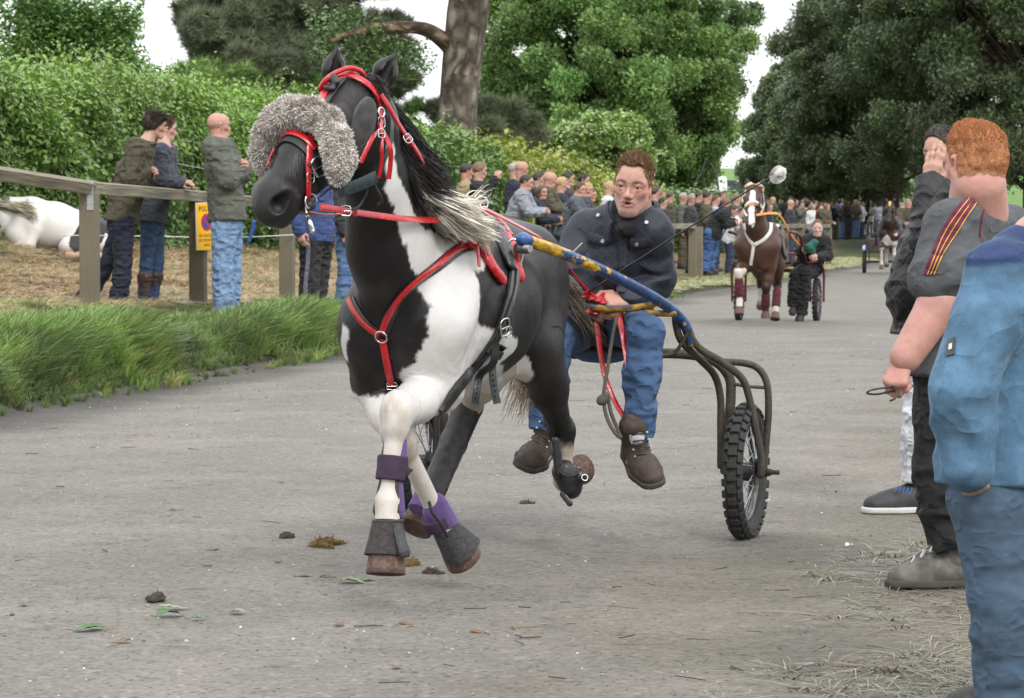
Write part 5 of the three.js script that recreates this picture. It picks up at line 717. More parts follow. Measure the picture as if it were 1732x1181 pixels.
const R1 = [
  [790, 290, 44.5, 'man with cropped dark hair in a tan top, leftmost behind the mane', { top: C.tan, hs: 'buzz', hc: HAIR.dark, skin: SKIN.ruddy, look: 1.9 }],
  [812, 289, 43, 'fair haired man in black jacket holding up a camera', { top: C.black, hs: 'crop', hc: HAIR.mid, look: 1.75, arms: 'up', collar: C.black }],
  [871, 288, 51, 'grey haired man in checked navy jacket half hidden by a balding man', { top: C.navy, hc: HAIR.grey, look: 1.8 }],
  [883, 286, 49, 'balding older man in dark blue jacket by the hedge', { top: C.navy, hs: 'bald', hc: HAIR.grey, skin: SKIN.ruddy, look: 1.7 }],
  [891, 309, 42.2, 'dark haired man in pale grey hoodie leaning on the rail', { top: C.grey, hc: HAIR.dark, hs: 'buzz', look: 1.25, lean: 1, collar: C.grey, nod: -0.2 }],
  [918, 326, 43.2, 'brown haired woman in navy body warmer leaning on the rail', { top: C.navy, hs: 'long', hc: HAIR.brown, look: 0.5, lean: 1, skin: SKIN.ruddy, nod: -0.05 }],
  [931, 304, 46, 'grey haired man with red face in dark olive coat at the rail', { top: C.olive, hc: HAIR.grey, hs: 'bald', skin: SKIN.ruddy, lean: 1, look: 1.7 }],
  [950, 312, 48, 'fair haired boy in navy jacket looking along the road', { top: C.navy, hc: HAIR.blond, look: 1.8 }],
  [961, 303, 52, 'dark haired man behind the fair haired boy', { top: C.char, hc: HAIR.black, look: 1.6 }],
  [981, 321, 45, 'brown haired youth in dark grey hoodie with white lanyard at the rail', { top: cloth(L(0.1, 0.11, 0.13)), hc: HAIR.brown, lean: 1, look: 0.9, nod: -0.15 }],
  [994, 322, 47, 'fair haired youth next to the white lanyard', { top: C.slate, hc: HAIR.blond, lean: 1, look: 1.0 }],
  [1001, 331, 48.5, 'red faced man at the rail beside the driver sleeve', { top: C.char, hc: HAIR.brown, skin: SKIN.ruddy, lean: 1, look: 0.9 }],
  [988, 306, 54, 'man in dark cap behind the lanyard youth', { top: C.black, hc: HAIR.black, look: 1.3 }],
  [1030, 318, 55, 'fair haired person in a white top beside the driver ear', { top: C.white, hc: HAIR.blond, look: 1.9 }],
  [911, 303, 53, 'dark haired person between the hoodie and the grey haired man', { top: C.navy, hc: HAIR.dark, look: 1.7 }],
  [928, 300, 56, 'bare headed man standing back near the hedge', { top: C.brown, hc: HAIR.mid, look: 1.6 }],
  [1108, 327, 56, 'dark haired man beside the driver shoulder', { top: C.char, hc: HAIR.dark, look: 2.2 }],
  [1122, 343, 58, 'dark haired boy lower beside the driver shoulder', { top: C.black, hc: HAIR.dark, look: 1.2 }],
  [1118, 331, 66, 'fair haired man behind the dark haired boy', { top: C.brown, hc: HAIR.mid }],
  [1134, 333, 70, 'man in khaki top at the gap beside the driver sleeve', { top: C.olive, hc: HAIR.brown, look: 1.9 }],
  [1156, 335, 66, 'red faced man in a moss green coat behind the rail', { top: C.moss, hc: HAIR.grey, skin: SKIN.ruddy, look: 1.2, bot: C.brown }],
  [1170, 337, 62, 'man in flat cap and dark grey jacket behind the rail end', { top: C.char, hc: HAIR.grey, hs: 'crop', look: 0.6, bot: C.char, skin: SKIN.ruddy }],
  [1197, 333, 60, 'broad man in brown and black coat at the fence gap', { top: C.olive, hc: HAIR.dark, hs: 'buzz', look: 1.9, skin: SKIN.ruddy, arms: 'front' }],
  [1211, 339, 66, 'man in pale blue shirt beyond the fence gap', { top: C.pale, hc: HAIR.brown, look: 1.3 }],
  [1229, 344, 60, 'man in white shirt with arms on the second fence', { top: C.white, hc: HAIR.mid, look: 1.6, lean: 1, skin: SKIN.ruddy }],
  [1247, 338, 70, 'brown haired man near the bay horse head', { top: C.moss, hc: HAIR.mid }],
  [1253, 360, 61, 'dark haired child in white top at the second fence', { top: C.white, hc: HAIR.black, look: 1.0, lean: 1 }],
  [1302, 352, 66, 'woman with mousy hair behind the bay horse ear', { top: C.char, hc: HAIR.mid, look: 0.4 }],
  [1338, 345, 80, 'balding man in dark coat right of the bay horse', { top: C.char, hs: 'bald', hc: HAIR.grey, look: 0.9 }],
  [1183, 333, 72, 'man with purple collar behind the flat cap', { top: C.black, hc: HAIR.dark }],
  [1145, 329, 84, 'bare headed man far behind the moss green coat', { top: C.brown, hc: HAIR.grey }],
  [1222, 331, 86, 'man in black coat under the parked car', { top: C.black, hc: HAIR.brown }],
];
for (const [x, y, d, l, o] of R1) railPerson(x, y, d, l, { ...o, cell: d > 54 ? 0.026 : 0.021, headCell: d > 54 ? 0.015 : 0.011 });
{ // stooping man in black jacket and jeans with his back turned
  const d = 59, A = (x, y, e = 0) => at(x, y, d + e), J = jointsFor(A(1200, 460), 1.9, 1.8, { pelvis: A(1206, 393), waist: A(1210, 380), chest: A(1219, 367), neck: A(1229, 358), head: A(1240, 357), elR: A(1228, 380, -0.2), wrR: A(1240, 377), elL: A(1232, 378, 0.2), wrL: A(1242, 376), shR: A(1222, 364, -0.2), shL: A(1224, 364, 0.2), anR: A(1190, 457), anL: A(1200, 455, 0.2), knR: A(1197, 427), knL: A(1206, 424, 0.2), hiR: A(1202, 395, -0.1), hiL: A(1206, 395, 0.1) });
  person({ label: 'man in black jacket and blue jeans bent over the second fence with his back turned', base: A(1200, 460), J, cell: 0.026, headCell: 0.015, look: V(0.9, -0.3, 0.2), hair: { style: 'crop', col: HAIR.dark }, top: { mat: C.black, thick: 0.05, hem: 0.12, fold: 0.014 }, bottom: { mat: denim(L(0.07, 0.13, 0.3)), thick: 0.04, cuff: 0.04, fold: 0.014 }, shoe: { mat: shoeMats.brown } });
}
// the far crowd: a few built figures, copied with other clothes
{
  const r = rng(91), protos = []; const mats = [['navy', C.navy], ['black', C.black], ['olive', C.olive], ['charcoal', C.char], ['brown', C.brown], ['moss green', C.moss], ['slate', C.slate], ['dark green', C.green], ['white', C.white], ['blue', C.blue], ['red', C.red], ['pale grey', C.grey], ['pale blue', C.pale], ['tan', C.tan]];
  const bots = [['dark trousers', C.char], ['dark jeans', C.darkjeans], ['blue jeans', C.jeans], ['brown trousers', C.brown]], hairs = ['dark', 'brown', 'mid', 'grey', 'blond', 'black'].map((h) => mat(L(...HAIR[h]), 0.6));
  [[0, {}], [0.4, { elL: [0.14, 0.65, 0.05], elR: [-0.14, 0.65, 0.05], wrL: [-0.05, 0.68, 0.12], wrR: [0.05, 0.67, 0.11] }], [-0.5, { elR: [-0.15, 0.7, 0.06], wrR: [-0.08, 0.82, 0.13] }], [0.2, { wrL: [0.1, 0.53, 0.06], wrR: [-0.1, 0.53, 0.06], anL: [0.1, 0.05, 0.05], anR: [-0.09, 0.05, -0.05] }], [-0.2, { wrL: [0.04, 0.6, 0.14], wrR: [-0.04, 0.6, 0.14] }]].forEach(([tw, over], i) => { const s = { label: 'x', base: V(0, 0, 0), J: jointsFor(V(0, 0, 0), 0, 1.74, over), cell: 0.034, headCell: 0.024, look: V(Math.sin(tw), -0.05, Math.cos(tw)), hair: { style: ['crop', 'buzz', 'flop', 'crop', 'long'][i], col: [0.5, 0.5, 0.5] }, hands: i % 2 ? { L: null } : undefined, top: { mat: C.black, thick: 0.035, hem: 0.12, fold: 0.014, ff: 8 }, bottom: { mat: C.char, thick: 0.024, cuff: 0.034, fold: 0.01 }, shoe: { mat: shoeMats.black, cell: 0.03 } }; taken.delete('person'); const t = person(s); scene.remove(t); protos.push(t); });
  taken.set('person', scene.children.filter((c) => c.name.startsWith('person')).length);
  const POSE = ['with arms hanging', 'with folded arms', 'raising one hand', 'standing feet apart', 'with clasped hands'], put = (px, d, yaw, where, bright, s = 1) => {
    const p = at(px, 400, d); p.y = ground(p.x, p.z); const src = protos[Math.floor(r() * protos.length)], long = src === protos[4], ti = Math.floor((r() < (bright ?? 0.27) ? 8 + r() * 6 : r() * 8)), bi = Math.floor(r() * 4), hi = Math.floor(r() * 6);
    const c = src.clone(); c.name = numbered('person'); c.position.copy(p); c.rotation.y = yaw; c.scale.setScalar(s * (0.93 + 0.13 * r()));
    for (const m of c.children) { if (m.name === 'jacket') m.material = mats[ti][1]; if (m.name === 'trousers') m.material = bots[bi][1]; if (m.name === 'hair') m.material = hairs[hi]; }
    scene.add(c); c.userData = { label: `spectator in ${mats[ti][0]} top and ${bots[bi][0]} ${POSE[protos.indexOf(src)]} ${where}`, category: 'person', group: `far spectators in ${mats[ti][0]} tops ${where}` };
  };
  for (let i = 0; i < 80; i++) { const d = 138 + 28 * r(), px = 1290 + 195 * r(); put(px, d, -0.3 + 0.9 * r(), 'across the bend'); }
  for (let i = 0; i < 24; i++) put(1395 + 62 * r(), 132 + 14 * r(), 0.4 + r(), 'left of the far cart');
  for (let i = 0; i < 44; i++) put(1470 + 110 * r(), 158 + 14 * r(), -0.6 + 1.2 * r(), 'behind the far cart');
  for (let i = 0; i < 26; i++) put(1120 + 190 * r(), 96 + 40 * r(), 0.8 + 0.9 * r(), 'behind the rail');
  for (let i = 0; i < 16; i++) put(1330 + 70 * r(), 98 + 30 * r(), 0.3 + 0.8 * r(), 'behind the maroon sulky');
  for (let i = 0; i < 10; i++) put(1530 + 60 * r(), 118 + 20 * r(), -0.9 + 0.6 * r(), 'under the dark trees');
}
// ---------------------------------------------------------------- horses
/* a horse from its joints (world): trunk stations, neck stations, head from poll to muzzle, and for each leg shoulder or hip, elbow or stifle, knee or hock, fetlock, hoof toe */
function horsePrims(j, k = 1) {
  const q = [], sd = j.side, B = (a, b, ra, rb, o = {}) => q.push(bone(a, b, ra * k, rb * k, { side: sd, k: 0.07 * k, ...o }));
  const [t0, t1, t2, t3, t4] = j.trunk;
  B(t0, t1, 0.195, 0.215, { flat: [0.95, 0.98], id: 1 }); B(t1, t2, 0.215, 0.264, { flat: [0.98, 0.94], id: 1 }); B(t2, t3, 0.264, 0.266, { flat: [0.94, 0.86], id: 1 }); B(t3, t4, 0.266, 0.215, { flat: [0.86, 0.86], id: 1 });
  const n = j.neck, nr = [0.205, 0.172, 0.136, 0.1], nf = [0.72, 0.62, 0.6, 0.68];
  for (let i = 0; i < 3; i++) B(n[i], n[i + 1], nr[i], nr[i + 1], { flat: [nf[i], nf[i + 1]], id: 2, k: 0.08 * k });
  B(t3.clone().addScaledVector(j.up, 0.14 * k), n[1].clone().addScaledVector(j.fwd, -0.06 * k), 0.13, 0.1, { flat: 0.6, id: 2, k: 0.1 * k });
  // head
  const h = j.muzzle.clone().sub(j.poll), len = h.length(), hd = h.normalize(), hl = j.headLeft, ht = hd.clone().cross(hl).normalize(); if (ht.y < 0) ht.negate();
  const H = (t, up = 0, l = 0) => j.poll.clone().addScaledVector(hd, t * len).addScaledVector(ht, up * k).addScaledVector(hl, l * k), HB = (a, b, ra, rb, o = {}) => q.push(bone(a, b, ra * k, rb * k, { side: hl, k: 0.035 * k, id: 3, ...o }));
  j.H = H; j.ht = ht; j.hd = hd;
  HB(n[3], H(0.06, -0.03), 0.1, 0.09, { flat: 0.75, k: 0.06 * k });
  HB(H(0.02, 0), H(0.3, 0.0), 0.078, 0.088, { flat: [1.0, 1.0] }); HB(H(0.3, 0.0), H(0.62, 0.006), 0.09, 0.068, { flat: [0.92, 0.86] }); HB(H(0.62, 0.004), H(0.92, -0.006), 0.068, 0.063, { flat: [0.86, 1.0] });
  for (const s of [-1, 1]) {
    HB(H(0.2, -0.085, 0.048 * s), H(0.36, -0.08, 0.046 * s), 0.07, 0.06, { flat: 0.55 }); HB(H(0.36, -0.08, 0.04 * s), H(0.72, -0.058, 0.028 * s), 0.045, 0.03, {});
    HB(H(0.27, 0.035, 0.07 * s), H(0.33, 0.025, 0.075 * s), 0.034, 0.032, {}); HB(H(0.4, -0.012, 0.068 * s), H(0.62, -0.012, 0.046 * s), 0.018, 0.014, {});
    HB(H(0.9, 0.012, 0.048 * s), H(0.97, 0.0, 0.045 * s), 0.036, 0.032, { k: 0.02 * k });
    q.push(bone(H(0.93, 0.012, 0.09 * s), H(1.0, 0.005, 0.062 * s), 0.017 * k, 0.026 * k, { sub: true, k: 0.012 * k, side: hd }));
    q.push(bone(H(0.84, -0.045, 0.075 * s), H(1.02, -0.04, 0.05 * s), 0.004 * k, 0.004 * k, { sub: true, k: 0.012 * k }));
  }
  HB(H(0.9, -0.01), H(1.0, -0.022), 0.056, 0.043, { flat: 1.1 }); HB(H(0.86, -0.06), H(0.97, -0.062), 0.034, 0.03, { flat: 1.25, k: 0.018 * k });
  for (const e of ['earL', 'earR']) if (j[e]) { const [a, b] = j[e], m = a.clone().lerp(b, 0.45), fl = j.earSide ?? hl; HB(a, m, 0.034, 0.043, { flat: 0.82, k: 0.025 * k, id: 4, side: fl }); HB(m, b, 0.043, 0.006, { flat: 0.75, k: 0.02 * k, id: 4, side: fl }); const f = (j.earFace ?? hd).clone(); q.push(bone(a.clone().lerp(b, 0.25).addScaledVector(f, 0.034 * k), b.clone().lerp(a, 0.2).addScaledVector(f, 0.02 * k), 0.022 * k, 0.008 * k, { sub: true, k: 0.01 * k })); }
  for (const s of [-1, 1]) {
    B(t4.clone().addScaledVector(j.fwd, 0.1 * k).addScaledVector(j.up, 0.02 * k).addScaledVector(sd, 0.085 * s * k), t4.clone().addScaledVector(j.fwd, 0.06 * k).addScaledVector(j.up, -0.16 * k).addScaledVector(sd, 0.08 * s * k), 0.105, 0.085, { id: 1, k: 0.04 * k });
    const sh = s > 0 ? j.LF[0] : j.RF[0]; B(t3.clone().addScaledVector(j.up, 0.2 * k).addScaledVector(sd, 0.15 * s * k), sh.clone().addScaledVector(sd, 0.035 * s * k), 0.05, 0.075, { id: 1, k: 0.05 * k }); B(sh.clone().addScaledVector(j.fwd, -0.2 * k).addScaledVector(j.up, 0.04 * k).addScaledVector(sd, 0.02 * s * k), (s > 0 ? j.LF[1] : j.RF[1]).clone().addScaledVector(sd, 0.02 * s * k), 0.085, 0.06, { id: 1, k: 0.04 * k });
  }
  // legs
  for (const L0 of ['LF', 'RF']) { const [s, e, kn, f, hf] = j[L0], o = { id: L0 === 'LF' ? 5 : 6, k: 0.026 * k };
    B(s.clone().addScaledVector(j.up, 0.14 * k).addScaledVector(j.fwd, -0.14 * k), s, 0.14, 0.115, { flat: 0.62, id: 1, k: 0.09 * k }); B(s, e, 0.112, 0.08, { flat: 0.75, ...o, k: 0.06 * k, id: 1 });
    B(e, e.clone().lerp(kn, 0.55), 0.084, 0.067, o); B(e.clone().lerp(kn, 0.55), kn, 0.067, 0.049, o); const c = f.clone().sub(kn).normalize(); B(kn.clone().addScaledVector(c, -0.03 * k), kn.clone().addScaledVector(c, 0.04 * k), 0.051, 0.043, o); B(kn.clone().addScaledVector(j.fwd, 0.022 * k).addScaledVector(c, -0.015 * k), kn.clone().addScaledVector(j.fwd, 0.018 * k).addScaledVector(c, 0.03 * k), 0.036, 0.03, { ...o, k: 0.02 }); B(kn, f, 0.032, 0.029, { ...o, k: 0.02 }); B(kn.clone().addScaledVector(j.fwd, -0.026 * k), f.clone().addScaledVector(j.fwd, -0.022 * k), 0.019, 0.018, { ...o, k: 0.012 }); B(f, f.clone().lerp(hf, 0.45), 0.042, 0.035, { ...o, k: 0.02 }); B(f.clone().lerp(hf, 0.3), f.clone().lerp(hf, 0.5), 0.034, 0.036, { ...o, k: 0.02 }); }
  for (const L0 of ['LH', 'RH']) { const [hp, st, hk, f, hf] = j[L0], o = { id: L0 === 'LH' ? 7 : 8, k: 0.04 * k }, back = j.fwd.clone().multiplyScalar(-1);
    B(hp, st, 0.172, 0.122, { flat: 0.62, id: 1, k: 0.08 * k }); B(hp.clone().addScaledVector(back, 0.06 * k).addScaledVector(j.up, -0.06 * k), st.clone().lerp(hk, 0.35).addScaledVector(back, 0.04 * k), 0.13, 0.075, { flat: 0.7, ...o, k: 0.07 * k });
    B(st, st.clone().lerp(hk, 0.5), 0.11, 0.07, { flat: 0.8, ...o, k: 0.06 * k }); B(st.clone().lerp(hk, 0.5), hk, 0.07, 0.044, { ...o, flat: 0.85 }); const cd = f.clone().sub(hk).normalize(), up = hk.clone().sub(st).normalize(), hb = up.clone().sub(cd).normalize(); B(hk.clone().addScaledVector(hb, 0.0), hk.clone().addScaledVector(hb, 0.032 * k).addScaledVector(cd, -0.01 * k), 0.048, 0.034, { ...o, k: 0.03 * k }); B(hk, hk.clone().lerp(f, 0.3), 0.046, 0.036, { ...o, k: 0.02 });
    B(hk, f, 0.038, 0.033, { ...o, k: 0.02 }); B(f, f.clone().lerp(hf, 0.45), 0.043, 0.036, { ...o, k: 0.02 }); B(f.clone().lerp(hf, 0.3), f.clone().lerp(hf, 0.5), 0.034, 0.036, { ...o, k: 0.02 }); }
  return q;
}
function hoofGeo(f, toe, k, fwd) {
  // a flared hoof on the end of the pastern
  const d = toe.clone().sub(f), a = f.clone().lerp(toe, 0.5), up = d.clone().normalize(), sd = up.clone().cross(fwd).normalize(), fw = sd.clone().cross(up).normalize();
  const g = new THREE.LatheGeometry([[0, -0.01], [0.044, -0.012], [0.047, 0.0], [0.05, 0.02], [0.06, 0.062], [0.06, 0.07], [0.052, 0.071], [0.045, 0.06], [0, 0.056]].map(([r, y]) => new THREE.Vector2(r * k, y * k)), 20);
  const s = d.length() * 0.5 / (0.07 * k); g.scale(1, clamp(s, 0.8, 1.5), 1.12); g.applyMatrix4(new THREE.Matrix4().makeBasis(sd, up, fw)); g.translate(a.x, a.y, a.z); return g;
}
const hoofMat = mat(L(0.17, 0.105, 0.082), 0.75, { map: rep(T.scuff, 5), bumpMap: rep(T.fine, 6), bumpScale: 0.003 });
const coatMat = mat(L(1, 1, 1), 0.46, { vertexColors: true, bumpMap: rep(T.coat, 3), bumpScale: 0.0016, sheen: 0.06, sheenRoughness: 0.4, sheenColor: L(0.5, 0.5, 0.56), specularIntensity: 0.65 });
function ribbonHair(parent, name, fn, n, w, seed, m = hairMat) { const r = rng(seed), out = newHair(); fn(out, r); return part(name, hairGeo(out), m, parent); }

// ---- the piebald at the front; the rig's own axes: x ahead of the axle, h up, l to the horse's left
const TH = 17 * Math.PI / 180, RF_ = V(-Math.sin(TH), 0, Math.cos(TH)), RL = V(Math.cos(TH), 0, Math.sin(TH)), UP = V(0, 1, 0), AX = V(0.274, 0, -11.55);
const R = (x, h, l = 0) => AX.clone().addScaledVector(RF_, x).addScaledVector(UP, h).addScaledVector(RL, l);
const HP = (px, py, x, l = 0) => at(px, py, 11.55 - 0.9563 * x - 0.2924 * l);
const hj = { side: RL, fwd: RF_, up: UP,
  trunk: [R(0.92, 1.03, -0.03), R(1.22, 1.0, -0.02), R(1.5, 0.94, 0), R(1.76, 0.925, 0), R(2.0, 0.88, -0.02)],
  neck: [HP(696, 515, 2.03), HP(655, 405, 2.25), HP(638, 295, 2.43), HP(620, 205, 2.53)],
  poll: HP(596, 160, 2.56), muzzle: HP(451, 350, 2.86), headLeft: V(0.69, 0, 0.724).normalize(),
  earL: [HP(638, 148, 2.5), HP(669, 90, 2.5)], earR: [HP(561, 148, 2.52), HP(570, 79, 2.54)], earSide: V(0.9, 0.1, 0.3).normalize(), earFace: V(0.25, 0, 0.95).normalize(),
  LF: [HP(738, 545, 2.06, 0.16), HP(740, 655, 1.97, 0.14), HP(671, 702, 2.28, 0.14), HP(656, 850, 2.32, 0.12), HP(652, 978, 2.36, 0.12)],
  RF: [HP(632, 560, 2.08, -0.15), HP(640, 645, 2.0, -0.13), HP(676, 742, 2.2, -0.12), HP(738, 868, 1.98, -0.1), HP(785, 948, 1.88, -0.1)],
  LH: [HP(902, 468, 0.98, 0.11), HP(907, 590, 1.14, 0.12), HP(950, 728, 0.8, 0.1), HP(955, 812, 0.76, 0.1), HP(984, 794, 0.6, 0.1)],
  RH: [HP(850, 470, 1.0, -0.13), HP(828, 600, 1.28, -0.14), HP(793, 688, 1.02, -0.12), HP(734, 826, 1.22, -0.12), HP(702, 894, 1.3, -0.12)] };
const horsePr = horsePrims(hj);
horsePr.push(bone(R(0.72, 1.1), R(0.66, 1.12, -0.03), 0.05, 0.045, { id: 1, k: 0.05 }));
const horse = new Body(horsePr, { k: 0.05, disp: (x, y, z, id) => { if (id !== 1 && id !== 5) return 0; const a = Math.exp(-((x - hj.LF[1].x) ** 2 + (y - hj.LF[1].y) ** 2 + (z - hj.LF[1].z) ** 2) / 0.03), n = noise(x * 26 + y * 9, y * 16, z * 26); return (id === 1 ? 0.005 * noise(x * 9, y * 7, z * 9) + 0.0015 * noise(x * 24, y * 18, z * 24) : 0) + 0.007 * a * Math.abs(n); } });
const EYEP = V(0, EYE, 0);
const sight = (px, py) => at(px, py, 10).sub(EYEP).normalize();
// where a point of the horse stood in the picture, on its skin (then lifted a little)
const H0 = (px, py, lift = 0.004) => {
  const dir = sight(px, py); let p = horse.cast(EYEP.clone().addScaledVector(dir, 8), dir, 5);
  if (!p) { let m = 1e9; for (let t = 8.4; t < 11.6; t += 0.02) { const q = EYEP.clone().addScaledVector(dir, t), d = horse.eval(q.x, q.y, q.z); if (d < m) { m = d; p = q; } } if (m < 0.1) p = horse.snap(p); }
  return p.addScaledVector(horse.normal(p), lift);
};
const whiteSpots = [], blackSpots = [];
{
  const W = (list, out) => { for (const [x0, y0, r0, x1, y1, r1] of list) { const a = H0(x0, y0, 0), b = x1 ? H0(x1, y1, 0) : a; if (a && b) out.push(bone(a, b, r0, r1 ?? r0)); } };
  W([[659, 240, 0.012, 666, 310, 0.03], [666, 310, 0.03, 690, 375, 0.045], [690, 375, 0.045, 715, 430, 0.07], [715, 430, 0.07, 760, 440, 0.1], [730, 450, 0.09, 770, 500, 0.1], [775, 480, 0.11, 790, 560, 0.11], [745, 540, 0.05, 790, 600, 0.12], [735, 600, 0.06, 770, 640, 0.1], [690, 640, 0.04, 740, 640, 0.1], [800, 600, 0.1, 835, 610, 0.1], [825, 615, 0.1, 850, 600, 0.075], [850, 600, 0.075, 868, 588, 0.03], [755, 415, 0.06, 800, 430, 0.06], [800, 640, 0.1, 830, 640, 0.05], [584, 560, 0.02, 582, 600, 0.02]], whiteSpots);
  whiteSpots.push(bone(R(1.3, 0.66, 0.05), R(1.75, 0.62, 0), 0.14, 0.14), bone(R(1.6, 0.8, -0.25), R(1.8, 0.9, -0.25), 0.16, 0.2));
  W([[690, 545, 0.05, 655, 540, 0.09], [690, 565, 0.048, 690, 580, 0.045], [640, 600, 0.09, 655, 620, 0.05], [640, 470, 0.06, 668, 490, 0.03], [850, 430, 0.06, 856, 480, 0.06], [856, 480, 0.06, 860, 518, 0.042], [845, 400, 0.05]], blackSpots);
}
const coatAt = (x, y, z, id) => {
  const n = 0.016 * fbm(x * 22, y * 22, z * 22, 3) + 0.006 * noise(x * 90, y * 60, z * 90);
  let w = 1; for (const b of whiteSpots) w = Math.min(w, b.d(x, y, z)); let bl = 1; for (const b of blackSpots) bl = Math.min(bl, b.d(x, y, z));
  let t = sstep(0.005, -0.005, w + n) * sstep(-0.005, 0.005, bl + n);
  if (id === 5 || id === 6) t = Math.max(t, sstep(0.005, -0.004, n + (id === 6 ? y - 0.66 : y - 0.74)));
  if (id === 7) t = Math.max(t, sstep(0.02, -0.02, y - hj.LH[2].y + 0.045 + n * 2)); if (id === 8) t = Math.max(t, sstep(0.02, -0.02, y - 0.72 + n));
  const dirt = (id >= 5 ? sstep(0.75, 0.3, y) * 0.8 : sstep(0.8, 0.6, y) * 0.25) * (0.6 + 0.8 * fbm(x * 14, y * 9, z * 14, 3)), v = 1 + 0.12 * fbm(x * 11, y * 11, z * 11, 3);
  const kn = Math.min(...['LF', 'RF'].map((q) => hj[q][2].distanceTo(V(x, y, z)))); const kd = sstep(0.13, 0.04, kn) * clamp(0.3 + 1.3 * fbm(x * 34, y * 14, z * 34, 3), 0, 0.75); const pink = id === 5 || id === 1 ? 0.25 * sstep(0.1, 0.45, fbm(x * 8 + 3, y * 8, z * 8, 3)) : 0;
  let wc = [0.6, 0.585, 0.57 - 0.03 * pink]; wc = [lerp(wc[0], 0.42, dirt), lerp(wc[1] * (1 - 0.12 * pink), 0.34, dirt), lerp(wc[2] * (1 - 0.12 * pink), 0.24, dirt)];
  wc = [lerp(wc[0], 0.36, kd), lerp(wc[1], 0.28, kd), lerp(wc[2], 0.18, kd)]; if (id === 7 || id === 8) wc = wc.map((c, i) => c * [0.75, 0.68, 0.6][i]);
  const ns = Math.min(...[1, -1].map((q) => V(x, y, z).distanceTo(hj.H(0.97, 0.008, 0.07 * q)))); let bc = [0.009, 0.0082, 0.0088]; if (id === 3 || id === 4) bc = [0.016, 0.0145, 0.0148];
  if (id === 3) { const q = sstep(0.024, 0.04, ns); bc = bc.map((e) => e * lerp(0.2, 1, q)); } const st = 1 + 0.4 * fbm(x * 30 + y * 8, y * 12, z * 30, 3), du = 0.012 * sstep(0.05, 0.4, fbm(x * 7 + 9, y * 7, z * 7, 3)); return [0, 1, 2].map((i) => lerp((bc[i] + du * [1, 0.9, 0.75][i]) * st, wc[i] * (1 + 0.06 * (st - 1)), t) * v);
};
const horseT = thing('piebald_horse', 'black and white piebald horse in red harness trotting towards us', 'horse', R(1.5, 0, 0));
part('body', horse.geo(0.0075, { color: coatAt }), coatMat, horseT);
for (const k of ['LF', 'RF', 'LH', 'RH']) part('hoof', hoofGeo(hj[k][3], hj[k][4], k === 'LH' ? 0.85 : 1.02, k === 'LH' ? V(0, -1, 0) : RF_), hoofMat, horseT);
// ---------------------------------------------------------------- harness on the piebald
const interp = (pts, n) => { const out = []; const c = new THREE.CatmullRomCurve3(pts.map(([x, y]) => V(x, y, 0)), false, 'centripetal'); for (let i = 0; i <= n; i++) { const p = c.getPoint(i / n); out.push([p.x, p.y]); } return out; };
// a strap that lies on the horse along a path of picture points
function skinStrap(pts, w, th, lift = 0.003, n = 26) {
  const P = [], N = []; for (const [x, y] of interp(pts, n)) { const p = H0(x, y, 0); if (!p) continue; const nn = horse.normal(p, 0.012); P.push(p.addScaledVector(nn, lift)); N.push(nn); }
  return strap(P, N, w, th, n * 2);
}
const B3 = (x, y, d) => at(x, y, d);
const buckle = (p, nrm, along, w, h, r = 0.0018) => { const y = along.clone().addScaledVector(nrm, -along.dot(nrm)).normalize(), x = y.clone().cross(nrm); const c = (a, b) => p.clone().addScaledVector(x, a * w / 2).addScaledVector(y, b * h / 2); return merge([tube([c(-1, -1), c(1, -1), c(1, 1), c(-1, 1), c(-1, -1)], r, 24, 6), tube([c(-1, 0), c(1, 0)], r * 0.9, 4, 5)]); };
const BLK2 = leather(L(0.018, 0.022, 0.022), 0.5), blinkMat = leather(L(0.075, 0.072, 0.073), 0.5);
